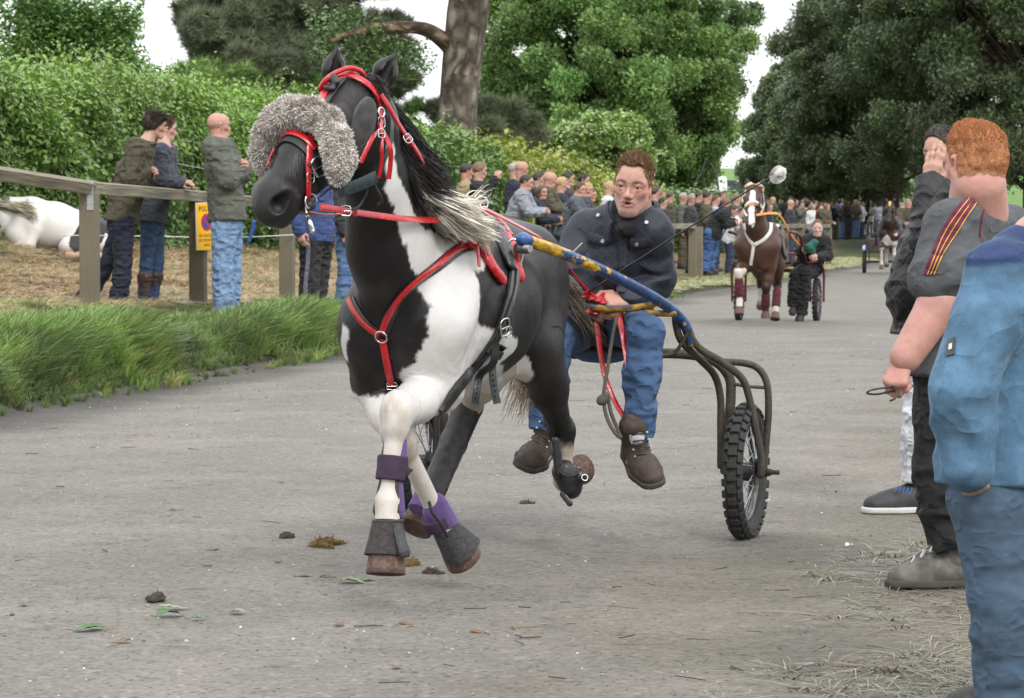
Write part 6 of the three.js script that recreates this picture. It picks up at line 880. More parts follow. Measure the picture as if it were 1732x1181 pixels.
{
  const b = thing('bridle', 'red and black driving bridle with blinkers on the piebald head', 'bridle', hj.poll.clone());
  const SS = (name, pts, w, th, m = M.red, lift) => part(name, skinStrap(pts, w, th, lift), m, b);
  SS('headpiece', [[571, 128], [590, 131], [606, 137], [622, 148], [636, 166], [642, 186], [641, 200], [638, 214]], 0.02, 0.005, M.red, 0.01);
  part('browband', tube([B3(541, 150, 9.0), B3(552, 134, 8.98), B3(572, 121, 9.0), B3(594, 115, 9.03), B3(610, 121, 9.05), B3(616, 130, 9.07)], 0.008, 30, 8), M.red, b);
  SS('forehead_strap', [[586, 131], [566, 143], [553, 155], [546, 170], [541, 182]], 0.021, 0.005, M.red, 0.008);
  SS('forehead_strap', [[582, 138], [571, 150], [560, 166], [552, 182]], 0.016, 0.005, M.black, 0.009);
  SS('forehead_strap', [[598, 129], [578, 133], [560, 142], [546, 156]], 0.012, 0.006, M.red, 0.011);
  part('strap_knot', new Body([bone(B3(562, 132, 8.99), B3(568, 139, 8.98), 0.017, 0.014), bone(B3(552, 148, 8.98), B3(562, 150, 8.97), 0.011, 0.01)], { k: 0.01 }).geo(0.005), M.black, b);
  // straps with free ends beside the blinker
  part('cheek_strap', strap([H0(641, 196, 0.012), H0(637, 216, 0.016), B3(630, 232, 8.88), B3(621, 250, 8.86), B3(609, 275, 8.85)], V(0.5, 0.1, 0.86), 0.014, 0.004, 24), M.red, b);
  part('cheek_strap', strap([H0(641, 202, 0.012), B3(646, 222, 8.9), B3(655, 238, 8.9), B3(660, 252, 8.9), B3(660, 276, 8.92), B3(657, 303, 8.93)], V(0.5, 0.1, 0.86), 0.015, 0.004, 24), M.red, b);
  part('cheek_strap', strap([H0(643, 226, 0.012), B3(645, 250, 8.91), B3(645, 274, 8.92), B3(640, 301, 8.93)], V(0.5, 0.1, 0.86), 0.011, 0.004, 20), M.red, b);
  part('buckle', merge([buckle(H0(639, 208, 0.018), V(0.6, 0.1, 0.8), V(0, 1, 0), 0.018, 0.03), torus(B3(645, 190, 8.98), 0.014, 0.003, V(0.8, 0.1, 0.6))]), M.chrome, b);
  part('buckle', buckle(B3(645, 226, 8.885), V(0.6, 0.1, 0.8), V(0, 1, 0), 0.02, 0.022), M.chrome, b);
  part('overcheck', strap([B3(644, 160, 9.02), B3(658, 182, 9.04), B3(670, 204, 9.08), B3(684, 226, 9.13), B3(698, 246, 9.18), B3(708, 262, 9.22), B3(716, 278, 9.27)], V(0.5, 0.35, 0.8), 0.016, 0.004, 30), M.red, b); part('buckle', buckle(B3(690, 234, 9.13), V(0.5, 0.35, 0.8), V(0.5, -0.8, 0), 0.022, 0.024), M.chrome, b);
  // blinkers: shaped leather cups standing off the head
  for (const s of [1, -1]) {
    const sh = new THREE.Shape(); sh.moveTo(0.0, 0.085); sh.bezierCurveTo(0.035, 0.085, 0.042, 0.03, 0.038, -0.005); sh.bezierCurveTo(0.034, -0.045, -0.008, -0.08, -0.03, -0.078); sh.bezierCurveTo(-0.045, -0.05, -0.046, 0.03, -0.03, 0.055); sh.bezierCurveTo(-0.02, 0.075, -0.01, 0.083, 0, 0.085);
    const g = new THREE.ExtrudeGeometry(sh, { depth: 0.006, bevelEnabled: true, bevelSize: 0.003, bevelThickness: 0.003, bevelSegments: 2, curveSegments: 14 }); g.scale(0.95 * s, 0.98, 1); const P = g.attributes.position; for (let i = 0; i < P.count; i++) P.setZ(i, P.getZ(i) - 4.5 * (P.getX(i) ** 2) - 1.0 * P.getY(i) ** 2); g.computeVertexNormals();
    const z = hj.headLeft.clone().multiplyScalar(s).addScaledVector(hj.hd, 0.25).normalize(), y = V(0.12, 1, 0).addScaledVector(z, -V(0.12, 1, 0).dot(z)).normalize(), x = y.clone().cross(z); g.applyMatrix4(new THREE.Matrix4().makeBasis(x, y, z)); const c = s > 0 ? B3(616, 212, 8.86) : hj.H(0.32, 0.03, -0.13); g.translate(c.x, c.y, c.z); part('blinker', toCreasedNormals(g, 0.8), blinkMat, b);
  }
  // nosebands
  const nose = (t, up0, w, th, m, name, lift, from = -2.2, to = 2.2, n = 22) => { const P = [], N = []; for (let i = 0; i <= n; i++) { const a = lerp(from, to, i / n), dir = hj.ht.clone().multiplyScalar(Math.cos(a)).addScaledVector(hj.headLeft, Math.sin(a)), c = hj.H(t + up0 * (1 - Math.cos(a)), -0.015), o = c.clone().addScaledVector(dir, 0.25), p = horse.cast(o, dir.clone().negate(), 0.4) ?? c, nn = horse.normal(p, 0.01); P.push(p.addScaledVector(nn, lift)); N.push(nn); } part(name, strap(P, N, w, th, 60), m, b); return P; };
  nose(0.585, 0.04, 0.034, 0.005, BLK2, 'noseband', 0.003); nose(0.555, 0.02, 0.021, 0.004, M.red, 'red_noseband', 0.012, -1.9, 1.0);
  SS('cheekpiece', [[527, 226], [522, 246], [520, 268], [518, 292], [517, 312], [517, 334]], 0.019, 0.004, M.red, 0.01);
  SS('cheekpiece', [[455, 283], [459, 268], [466, 250]], 0.019, 0.004, M.red, 0.01);
  part('buckle', buckle(H0(519, 301, 0.016), horse.normal(H0(519, 301), 0.02), V(0, 1, 0), 0.024, 0.026, 0.002), M.chrome, b);
  part('keeper', boxAt(H0(519, 280, 0.013), 0.022, 0.012, 0.009, 0.003), M.black, b);
  part('buckle', buckle(H0(537, 281, 0.012), horse.normal(H0(537, 281), 0.02), V(-0.55, 0.8, 0), 0.05, 0.05, 0.0032), M.chrome, b);
  part('jaw_strap', strap([B3(571, 323, 8.86), B3(594, 317, 8.87), B3(614, 309, 8.88), B3(635, 299, 8.91)], V(0.45, -0.1, 0.9), 0.037, 0.008, 24), mat(L(0.022, 0.04, 0.046), 0.55, { map: rep(T.scuff, 5) }), b);
  SS('jaw_strap', [[548, 312], [543, 302], [536, 290]], 0.03, 0.005, BLK2, 0.006);
  part('throat_strap', strap([B3(632, 298, 8.95), B3(642, 282, 8.95), B3(652, 264, 8.96), B3(660, 240, 8.99), B3(662, 215, 9.02), B3(660, 200, 9.06)], V(0.6, 0, 0.8), 0.014, 0.005, 24), BLK2, b);
  part('throat_strap', tube([B3(630, 302, 8.94), B3(636, 318, 8.95), B3(646, 340, 8.98), B3(640, 346, 9.0)], 0.005, 16, 6), BLK2, b);
  part('throat_strap', tube([B3(622, 310, 8.93), B3(618, 330, 8.93), B3(606, 350, 8.92), B3(596, 354, 8.9)], 0.005, 16, 6), BLK2, b);
  SS('curb_strap', [[524, 350], [540, 338], [556, 328], [574, 322]], 0.016, 0.006, M.black, 0.008);
  // bit
  const bitP = H0(521, 350, 0.014), bits = [torus(bitP.clone().add(V(0.012, 0.012, 0.02)), 0.022, 0.0036, hj.headLeft, 24, 4.4), tube([bitP.clone().add(V(-0.004, -0.006, 0.02)), bitP.clone().add(V(0.0, -0.028, 0.024)), B3(524, 375, 8.78), B3(528, 391, 8.78)], [0.004, 0.0055, 0.007, 0.009], 16, 8)];
  part('bit', merge(bits), M.chrome, b); part('bit_guard', new Body([bone(bitP.clone().addScaledVector(hj.headLeft, -0.012), bitP.clone().addScaledVector(hj.headLeft, 0.012), 0.022, 0.018)]).geo(0.005), M.rubber, b);
  // sheepskin roll across the nose
  const woolPts = [[455, 284, 9.08], [449, 262, 9.07], [452, 232, 9.04], [468, 203, 8.98], [492, 189, 8.93], [522, 189, 8.89], [551, 205, 8.86], [569, 234, 8.845], [576, 264, 8.845], [573, 294, 8.85]].map((p) => B3(...p)), wool = [];
  for (let i = 0; i < woolPts.length - 1; i++) wool.push(bone(woolPts[i], woolPts[i + 1], i === 0 ? 0.028 : 0.037, i === woolPts.length - 2 ? 0.03 : 0.037));
  const wt = thing('sheepskin_noseband', 'thick grey sheepskin roll across the nose of the piebald horse', 'noseband', woolPts[4].clone());
  const wg = new Body(wool, { k: 0.03, disp: (x, y, z) => 0.008 * noise(x * 32, y * 32, z * 32) + 0.004 * noise(x * 75, y * 75, z * 75) }).geo(0.006);
  const wcol = (p, r) => { const k = 0.7 + 0.32 * r() + 0.25 * fbm(p.x * 30, p.y * 30, p.z * 30, 2); return [0.66 * k, 0.61 * k, 0.56 * k]; };
  const wf = fur(wg, 22000, 0.0125, 0.0055, wcol, 3, (p) => V(noise(p.x * 25, p.y * 25, p.z * 25), noise(p.y * 25, p.z * 25, p.x * 25) - 0.3, noise(p.z * 25, p.x * 25, p.y * 25)).multiplyScalar(1.1));
  part('roll', wg, mat(L(0.5, 0.46, 0.42), 1), wt); part('wool', wf, mat(L(1, 1, 1), 1, { vertexColors: true }), wt).userData.kind = 'stuff';
}
{ // reins
  const t = thing('driving_reins', 'red driving reins from the bit through the ring to the driver hand', 'reins', R(1.6, 1.2));
  part('rein', strap([B3(541, 350, 8.8), B3(562, 353, 8.86), B3(585, 357, 8.93), B3(631, 364, 9.06), B3(689, 371, 9.2), B3(746, 372, 9.42), B3(784, 364, 9.62), B3(803, 358, 9.74), B3(818, 353, 9.83)], [V(0.2, 0.15, 1), V(0.25, 0.3, 0.9), V(0.2, 0.35, 0.9)], 0.02, 0.004, 60), M.red, t);
  part('rein', strap([B3(818, 353, 9.83), B3(850, 369, 10.0), B3(890, 390, 10.25), B3(925, 410, 10.55), B3(944, 426, 10.72), B3(963, 453, 10.9), B3(983, 480, 11.02), B3(1013, 508, 11.16)], V(0.5, 0.6, 0.6), 0.018, 0.004, 60), M.red, t);
  part('rein', strap([hj.H(0.86, -0.03, -0.09), R(2.5, 1.28, -0.3), R(2.1, 1.24, -0.27), R(1.62, 1.3, -0.1), R(1.0, 1.22, -0.1), R(0.55, 1.05, -0.05), B3(1000, 512, 11.2)], V(-0.5, 0.4, 0.7), 0.02, 0.004, 60), M.red, t);
  part('rein_end', strap([B3(1000, 516, 11.15), B3(1008, 545, 11.12), B3(1016, 600, 11.1), B3(1024, 640, 11.08), B3(1040, 680, 11.05), B3(1057, 708, 11.0)], V(0.3, 0, 1), 0.02, 0.003, 40), M.red, t);
  part('rein_end', strap([B3(1014, 520, 11.12), B3(1040, 525, 11.06), B3(1052, 560, 11.0), B3(1058, 595, 10.98), B3(1064, 632, 10.96)], V(0.3, 0, 1), 0.022, 0.003, 40), M.red, t);
  for (const [x, y, a] of [[985, 498, 0.3], [1000, 508, -0.5], [1010, 502, 0.9], [1020, 512, -0.2], [994, 520, 1.2], [1008, 528, 0.1]]) part('rein_fold', strap([B3(x - 14, y - 6 * Math.cos(a), 11.16), B3(x, y + 8 * Math.sin(a), 11.08), B3(x + 12, y - 3, 11.12), B3(x + 16, y + 10 * Math.cos(a), 11.16)], V(Math.sin(a), 0.5, 0.8), 0.02, 0.004, 16), M.red, t);
  part('buckle', buckle(B3(585, 357, 8.915), V(0.2, 0.15, 1), V(0, 1, 0), 0.024, 0.026, 0.0022), M.chrome, t); part('keeper', boxAt(B3(601, 360, 8.95), 0.012, 0.024, 0.01, 0.003), M.red, t);
}
{ // breast collar
  const t = thing('breast_collar', 'red and black breast strap with a ring, across the chest of the piebald', 'breast collar', H0(646, 568));
  const up = [[806, 414], [780, 421], [739, 450], [703, 477], [678, 502], [660, 532], [649, 564]], rt = [[594, 508], [600, 522], [612, 541], [628, 556], [645, 567]], dn = [[648, 573], [653, 604], [659, 635], [662, 657]];
  for (const [p, w] of [[up, 0.036], [rt, 0.032]]) { part('backing', skinStrap(p, w, 0.005, 0.001, 30), M.black, t); part('chest_strap', skinStrap(p.map(([x, y]) => [x - 2, y - 1]), w * 0.58, 0.005, 0.0062, 30), M.red, t); }
  part('girth_strap', skinStrap(dn, 0.023, 0.006, 0.003, 18), M.red, t);
  part('ring', torus(H0(647, 568, 0.012), 0.02, 0.003, horse.normal(H0(647, 568), 0.02)), M.chrome, t); part('buckle', buckle(H0(661, 650, 0.012), horse.normal(H0(661, 650), 0.02), V(0, 1, 0), 0.03, 0.02), M.chrome, t);
  part('neck_strap', skinStrap([[768, 398], [776, 410], [786, 420]], 0.02, 0.005, 0.006, 10), M.red, t); part('strap_loop', tube([H0(786, 414, 0.02), H0(796, 405, 0.025), H0(806, 413, 0.022), H0(797, 423, 0.02), H0(786, 416, 0.018)], 0.008, 24, 7), M.red, t);
  part('strap_end', strap([H0(768, 384, 0.03), H0(780, 396, 0.04), H0(789, 412, 0.04), H0(796, 430, 0.03), H0(800, 455, 0.025)], horse.normal(H0(790, 420), 0.03), 0.014, 0.004, 20), M.red, t); part('strap_end', strap([H0(806, 418, 0.02), H0(810, 404, 0.035), H0(807, 395, 0.05)], horse.normal(H0(806, 420), 0.03), 0.018, 0.004, 12), M.red, t);
}
{ // saddle, girth, terret and tug
  const t = thing('harness_saddle', 'black harness saddle with red pads, girth and hanging billet straps', 'harness saddle', H0(845, 430));
  const ring = (x, ex, n = 30, from = -1.2, to = 3.9) => { const P = [], N = []; for (let i = 0; i <= n; i++) { const a = lerp(from, to, i / n), dir = UP.clone().multiplyScalar(Math.cos(a)).addScaledVector(RL, Math.sin(a)), c = R(x, 0.92).addScaledVector(RF_, -ex * (1 - Math.cos(a)) * 0.5), p = horse.cast(c.clone().addScaledVector(dir, 0.6), dir.clone().negate(), 0.8); if (!p) continue; const nn = horse.normal(p, 0.015); P.push(p.addScaledVector(nn, 0.006)); N.push(nn); } return [P, N]; };
  const pad = (pts, r, m, name) => { const P = interp(pts, 8).map(([x, y]) => H0(x, y, r * 0.5)); const q = []; for (let i = 0; i < P.length - 1; i++) q.push(bone(P[i], P[i + 1], r, r, { side: horse.normal(P[i], 0.02), flat: 0.6 })); part(name, new Body(q, { k: 0.01 }).geo(0.006), m, t); };
  pad([[806, 408], [816, 428], [830, 455], [846, 474]], 0.021, M.red, 'red_pad'); pad([[856, 402], [866, 430], [872, 455], [877, 470]], 0.019, M.red, 'red_pad');
  pad([[826, 388], [838, 402], [850, 428], [858, 450]], 0.026, M.black, 'saddle_pad'); pad([[848, 402], [856, 424], [862, 448]], 0.018, M.black, 'saddle_pad');
  part('back_strap', skinStrap([[768, 358], [782, 372], [800, 388], [812, 404]], 0.03, 0.006, 0.006, 14), M.black, t); part('back_strap', skinStrap([[806, 358], [826, 368], [842, 384], [856, 402]], 0.03, 0.008, 0.006, 14), M.black, t); part('back_strap_edge', skinStrap([[812, 357], [832, 368], [848, 384], [862, 404]], 0.01, 0.006, 0.014, 14), M.red, t);
  part('girth', skinStrap([[866, 458], [863, 480], [860, 497], [850, 535], [838, 566], [820, 594], [796, 625], [772, 655], [758, 674], [748, 688], [741, 697]], 0.042, 0.012, 0.004, 40), M.black, t); part('girth_strap', skinStrap([[868, 462], [864, 492], [853, 530], [842, 556], [830, 580]], 0.024, 0.006, 0.017, 26), M.black, t);
  part('buckle', merge([buckle(H0(843, 553, 0.026), horse.normal(H0(843, 553), 0.03), V(-0.35, 1, 0), 0.042, 0.05, 0.0032), buckle(H0(850, 560, 0.024), horse.normal(H0(843, 553), 0.03), V(-0.35, 1, 0), 0.026, 0.03, 0.0025)]), M.chrome, t);
  part('keeper', skinStrap([[818, 585], [828, 592], [838, 596]], 0.03, 0.01, 0.02, 6), M.black, t);
  part('billet', strap([H0(826, 575, 0.03), H0(818, 600, 0.045), B3(811, 636, 9.78), B3(806, 662, 9.77), B3(803, 684, 9.77)], V(0.3, 0.1, 0.95), 0.025, 0.005, 24), leather(L(0.03, 0.033, 0.038), 0.4), t); part('billet', strap([H0(838, 578, 0.035), B3(834, 605, 9.8), B3(833, 635, 9.79), B3(836, 660, 9.79), B3(841, 683, 9.79)], V(0.2, 0.1, 0.97), 0.025, 0.005, 24), leather(L(0.03, 0.033, 0.038), 0.4), t);
  const holes = []; for (let i = 0; i < 5; i++) { holes.push(cyl(B3(810.5 - i * 1.5, 638 + i * 9, 9.763), B3(810.5 - i * 1.5, 638 + i * 9, 9.758), 0.0028, 0.0028, 8), cyl(B3(833.5 + i * 1.2, 634 + i * 9, 9.783), B3(833.5 + i * 1.2, 634 + i * 9, 9.778), 0.0028, 0.0028, 8)); } part('billet_hole', merge(holes), mat(L(0.003, 0.003, 0.003), 1), t).userData.kind = 'stuff';
  part('terret', merge([torus(B3(815, 344, 9.85), 0.022, 0.0027, V(0.35, 0.1, 0.95), 30), torus(B3(806, 350, 9.95), 0.02, 0.0027, V(-0.8, 0.3, 0.6), 26), cyl(B3(815, 356, 9.86), B3(818, 368, 9.88), 0.006, 0.008)]), M.chrome, t);
  const tp = (x, y) => at(x, y, 9.93); part('tug_ring', tube([tp(871, 452), tp(864, 440), tp(859, 424), tp(860, 411), tp(867, 405), tp(875, 407), tp(877, 415)], 0.0042, 30, 7), M.chrome, t); part('tug_shackle', tube([tp(886, 420), tp(884, 436), tp(879, 450), tp(871, 455), tp(866, 450)], 0.004, 20, 7), M.chrome, t); part('tug_bolt', merge([cyl(tp(877, 417), tp(884, 418), 0.011, 0.011, 14), cyl(tp(876, 449), tp(883, 449), 0.006, 0.006, 10)]), M.chrome, t);
  const [gp, gn] = ring(1.66, 0.1, 40, -3.2, -0.1); if (gp.length > 3) part('girth', strap(gp, gn, 0.042, 0.01, 60), M.black, t);
}
// boots on the legs
const purple = mat(L(0.13, 0.07, 0.22), 0.85, { map: T.cloth, bumpMap: rep(T.weave, 12), bumpScale: 0.001, sheen: 0.4, sheenColor: L(0.5, 0.4, 0.7) }), plum = mat(L(0.035, 0.018, 0.04), 0.8, { bumpMap: rep(T.weave, 12), bumpScale: 0.001 }), gum = mat(L(0.045, 0.043, 0.045), 0.62, { map: rep(T.scuff, 6), bumpMap: rep(T.fine, 5), bumpScale: 0.002 }), gumBrown = mat(L(0.045, 0.036, 0.035), 0.75, { map: rep(T.scuff, 6), bumpMap: rep(T.fine, 5), bumpScale: 0.002 });
const planeCut = (p, n) => (x, y, z) => (x - p.x) * n.x + (y - p.y) * n.y + (z - p.z) * n.z;
function sleeve(a, b, ra, rb, o = {}) { const n = b.clone().sub(a).normalize(), c1 = planeCut(a, n.clone().negate()), c2 = planeCut(b, n); return new Body([bone(a.clone().addScaledVector(n, -0.02), b.clone().addScaledVector(n, 0.02), ra, rb, o)], { clip: (x, y, z) => Math.max(c1(x, y, z), c2(x, y, z), o.cut ? o.cut(x, y, z) : -9), disp: (x, y, z) => 0.0022 * noise(x * 38, y * 38, z * 38) }).geo(o.cell ?? 0.005); }
function bell(top, bot, r0, r1, m, parent, name = 'bell') {
  const n = bot.clone().sub(top), len = n.length(); n.normalize(); const g = new THREE.LatheGeometry([[r0, 0], [r0 + 0.004, 0.002], [r0 + 0.006, len * 0.12], [lerp(r0, r1, 0.5), len * 0.5], [r1, len], [r1 - 0.004, len + 0.001], [lerp(r0, r1, 0.45) - 0.004, len * 0.45], [r0, 0]].map(([r, y]) => new THREE.Vector2(r, y)), 36); const P = g.attributes.position; for (let i = 0; i < P.count; i++) { const a = Math.atan2(P.getZ(i), P.getX(i)), k = 1 + 0.05 * Math.sin(a * 3 + 1) * P.getY(i) / len; P.setX(i, P.getX(i) * k); P.setZ(i, P.getZ(i) * k); } g.computeVertexNormals(); g.applyQuaternion(new THREE.Quaternion().setFromUnitVectors(V(0, 1, 0), n)); g.translate(top.x, top.y, top.z); return part(name, g, m, parent);
}
{
  const on = (k, a, b, t) => hj[k][a].clone().lerp(hj[k][b], t), LF = (t) => on('LF', 2, 3, t), cd = hj.LF[3].clone().sub(hj.LF[2]).normalize();
  let t = thing('tendon_boot', 'purple leg boot with dark strap on the raised left foreleg', 'leg boot', LF(0.7));
  part('strap', sleeve(LF(0.47), LF(0.75), 0.046, 0.046), plum, t); part('strap_seam', sleeve(LF(0.6), LF(0.615), 0.0475, 0.0475), M.black, t); for (const [s, e] of [[1, 0.04], [-1, 0.03]]) { const o = RL.clone().multiplyScalar(s * 0.026).addScaledVector(RF_, -0.012); part('shell', new Body([bone(LF(0.78).add(o), LF(1.08).add(o.clone().multiplyScalar(1.45)), 0.026, 0.03, { side: RL, flat: 0.42 }), bone(LF(0.3).add(o.clone().multiplyScalar(1.15)), LF(0.5).add(o.clone().multiplyScalar(1.15)), 0.014, 0.024, { side: RL, flat: 0.5 })], { k: 0.01 }).geo(0.005), s > 0 ? purple : plum, t); part('edge', new Body([bone(LF(0.76).add(o).addScaledVector(RF_, 0.024), LF(1.1).add(o.clone().multiplyScalar(1.45)).addScaledVector(RF_, 0.026), 0.007, 0.007)]).geo(0.004), M.black, t); }
  part('tab', new Body([bone(B3(686, 774, 9.32), B3(686, 803, 9.32), 0.008, 0.01, { side: V(0, 0, 1), flat: 0.6 }), bone(B3(686, 798, 9.32), B3(698, 795, 9.32), 0.011, 0.004, { side: V(0, 0, 1), flat: 0.5 })], { k: 0.01 }).geo(0.0035), plum, t);
  t = thing('overreach_boot', 'brown black rubber bell boot on the left fore hoof', 'hoof boot', hj.LF[3].clone()); bell(B3(656, 880, 9.285), B3(653, 940, 9.268), 0.045, 0.072, gumBrown, t); part('flap', new Body([bone(B3(672, 893, 9.235), B3(684, 934, 9.2), 0.016, 0.02, { side: V(0.3, 0, 1), flat: 0.35 })]).geo(0.004), gum, t); part('collar', torus(B3(656, 880, 9.285), 0.046, 0.006, V(0, 1, 0)), M.black, t);
  const RFd = hj.RF[3].clone().sub(hj.RF[2]).normalize(), q = (x, y, d) => B3(x, y, d);
  t = thing('tendon_boot', 'bright purple leg boot low on the bent right foreleg', 'leg boot', hj.RF[3].clone()); part('shell', new Body([bone(q(738, 852, 9.66), q(760, 890, 9.71), 0.036, 0.036, { side: V(0.4, 0, 0.9), flat: 0.8 }), bone(q(732, 866, 9.67), q(746, 892, 9.71), 0.034, 0.036)], { k: 0.02, clip: planeCut(q(762, 900, 9.6), V(0.5, -0.85, 0)) }).geo(0.005), purple, t); part('strap', sleeve(q(733, 874, 9.68), q(741, 892, 9.7), 0.046, 0.047), plum, t); part('edge', tube([q(726, 850, 9.54), q(731, 866, 9.54), q(744, 884, 9.55), q(756, 908, 9.58)], 0.006, 16, 6), M.black, t);
  t = thing('overreach_boot', 'dark rubber bell boot on the right fore hoof', 'hoof boot', hj.RF[4].clone()); bell(q(752, 893, 9.71), q(781, 934, 9.75), 0.042, 0.07, gum, t);
  t = thing('hind_shin_boot', 'large grey rubber shin boot on the right hind leg', 'leg boot', hj.RH[3].clone()); const RH = (a) => on('RH', 2, 3, a); part('shell', new Body([bone(RH(0.02).addScaledVector(RF_, 0.02), RH(0.45), 0.056, 0.048, { side: RL, flat: 0.9 }), bone(RH(0.45), RH(1.02), 0.048, 0.047)], { k: 0.02, disp: (x, y, z) => 0.002 * noise(x * 30, y * 30, z * 30) }).geo(0.006), gum, t); part('rib', tube([RH(0.0).addScaledVector(RL, 0.052), RH(0.4).addScaledVector(RL, 0.05), RH(1).addScaledVector(RL, 0.045)], 0.006, 14, 6), gum, t); part('shell', sleeve(q(725, 836, 10.3), q(712, 866, 10.27), 0.044, 0.052), purple, t);
  t = thing('pastern_boot', 'black neoprene pastern boot with ring on the raised left hind', 'leg boot', hj.LH[3].clone()); const lh = (x, y, d) => B3(x, y, d), d0 = 10.75; part('wrap', new Body([bone(lh(954, 798, d0), lh(966, 826, d0), 0.045, 0.04), bone(lh(966, 812, d0), lh(980, 806, d0 - 0.02), 0.036, 0.03)], { k: 0.02 }).geo(0.005), M.black, t); part('shin_strip', new Body([bone(lh(940, 745, d0 - 0.05), lh(946, 800, d0 - 0.04), 0.016, 0.02, { side: V(0.5, 0, 1), flat: 0.7 })]).geo(0.005), M.black, t); part('strap', strap([lh(948, 792, d0 - 0.05), lh(962, 800, d0 - 0.06), lh(978, 795, d0 - 0.05)], V(0, 0.1, 1), 0.03, 0.005, 12), gum, t); part('tongue', new Body([bone(lh(952, 836, d0 - 0.02), lh(964, 852, d0 - 0.03), 0.013, 0.012, { side: V(0, 0, 1), flat: 0.4 })]).geo(0.004), M.black, t); part('ring', torus(lh(989, 808, d0 - 0.06), 0.011, 0.0025, V(0.2, 0.3, 1)), M.chrome, t);
}
// mane, forelock and tail
const BLKH = (t) => [0.016 + 0.012 * t, 0.0125 + 0.008 * t, 0.012 + 0.008 * t], WHTH = (t, q) => { const k = q % 3 ? 1 : 0.85; return [0.95 * k, 0.915 * k, 0.82 * k]; }, GLDH = (t) => [lerp(0.2, 0.3, t), lerp(0.15, 0.22, t), lerp(0.09, 0.14, t)];
const paleHair = new THREE.MeshPhysicalMaterial({ color: L(1, 1, 1), roughness: 0.6, vertexColors: true, side: THREE.DoubleSide, transmission: 0.5, thickness: 0 });
ribbonHair(horseT, 'mane', (out, r) => {
  const crest = curveOf([B3(626, 138, 9.16), B3(644, 166, 9.2), B3(655, 205, 9.25), B3(664, 245, 9.31), B3(678, 290, 9.39), B3(694, 330, 9.47), B3(712, 365, 9.57), B3(738, 395, 9.68)]);
  const EU = (u) => u < 0.3 ? [lerp(705, 760, u / 0.3), lerp(248, 285, u / 0.3)] : [lerp(768, 786, (u - 0.3) / 0.4), lerp(282, 338, (u - 0.3) / 0.4)];
  for (let i = 0; i < 330; i++) {
    const u = 0.75 * r(), p = crest.getPoint(u), [ex, ey] = EU(u), g = 0.72 + 0.36 * r(), pp = [lerp(622, 712, u), lerp(140, 370, u)], hang = r() * 0.55;
    const e = B3(lerp(pp[0], ex, g) + 12 * (r() - 0.5) - 30 * hang, lerp(pp[1], ey, g) + 14 * (r() - 0.5) + 34 * hang, 9.36 + 0.32 * r() * g);
    lock(out, p, p.clone().lerp(e, 0.3).add(V(0.02 - 0.02 * hang, 0.035 - 0.03 * hang, 0.06 + 0.05 * hang)), p.clone().lerp(e, 0.68).add(V(0.0, -0.012, 0.05)), e, 0.0036, 9, r, 0.011, BLKH);
  }
  for (let i = 0; i < 70; i++) { const u = 0.12 + 0.5 * r(), p = crest.getPoint(u), y1 = lerp(235, 345, r()), a = H0(lerp(664, 690, (y1 - 235) / 110), y1 - 15, 0.02), e = B3(lerp(690, 745, r()), y1 + lerp(10, 40, r()), 9.35); lock(out, p, p.clone().lerp(a, 0.6).add(V(0, 0.02, 0.03)), a, e, 0.0036, 8, r, 0.012, BLKH); }
  for (let i = 0; i < 60; i++) { const u = 0.5 + 0.3 * r(), p = crest.getPoint(u), e = B3(lerp(735, 795, r()), lerp(330, 362, r()), 9.5); lock(out, p, p.clone().lerp(e, 0.35).add(V(0.02, 0, 0.06)), p.clone().lerp(e, 0.7).add(V(0, -0.02, 0.04)), e, 0.0034, 7, r, 0.012, (t, q) => q % 2 ? [0.3, 0.28, 0.25] : BLKH(t)); }
  for (let i = 0; i < 60; i++) { const p = B3(lerp(584, 632, r()), lerp(126, 146, r()), 9.1), e = B3(lerp(636, 662, r()), lerp(152, 200, r()), 9.05); lock(out, p, p.clone().lerp(e, 0.3).add(V(0.01, 0.025, 0.03)), p.clone().lerp(e, 0.7).add(V(0.01, 0.012, 0.03)), e, 0.003, 7, r, 0.01, (t) => [0.026, 0.017, 0.013]); }
}, 0, 0, 41);
ribbonHair(horseT, 'mane', (out, r) => {
  const crest = curveOf([B3(626, 138, 9.16), B3(644, 166, 9.2), B3(655, 205, 9.25), B3(664, 245, 9.31), B3(678, 290, 9.39), B3(694, 330, 9.47), B3(712, 365, 9.57), B3(738, 395, 9.68)]);
  for (let i = 0; i < 380; i++) {
    const w = r(), v = r(), p = crest.getPoint(0.62 + 0.38 * v).add(V(0.01, -0.02 * w, 0.05)), e = w < 0.66 ? B3(lerp(765, 852, r()), lerp(370, 412, r()), 9.46 + 0.2 * r()) : B3(lerp(740, 826, r()), lerp(336, 376, r()), 9.48 + 0.25 * r());
    lock(out, p, p.clone().lerp(e, 0.3).add(V(0.012, 0.004, 0.07)), p.clone().lerp(e, 0.7).add(V(0.0, 0.014, 0.07)), e, 0.008, 4, r, 0.013, WHTH);
  }
  for (let i = 0; i < 14; i++) { const p = B3(765 + 20 * r(), 350 + 14 * r(), 9.6), e = B3(lerp(800, 842, r()), lerp(318, 352, r()), 9.75); lock(out, p, p.clone().lerp(e, 0.3).add(V(0, 0.03 * r(), 0.03)), p.clone().lerp(e, 0.7).add(V(0.02, 0.04 * r(), 0.0)), e, 0.0024, 4, r, 0.02, WHTH); }
  for (let i = 0; i < 18; i++) { const p = B3(785 + 14 * r(), 380 + 14 * r(), 9.58), e = B3(lerp(818, 838, r()), lerp(395, 440, r()), 9.68); lock(out, p, p.clone().lerp(e, 0.3).add(V(0, 0.01, 0.04)), p.clone().lerp(e, 0.7).add(V(0.01, 0.02, 0.03)), e, 0.003, 6, r, 0.01, WHTH); }
}, 0, 0, 42, paleHair);
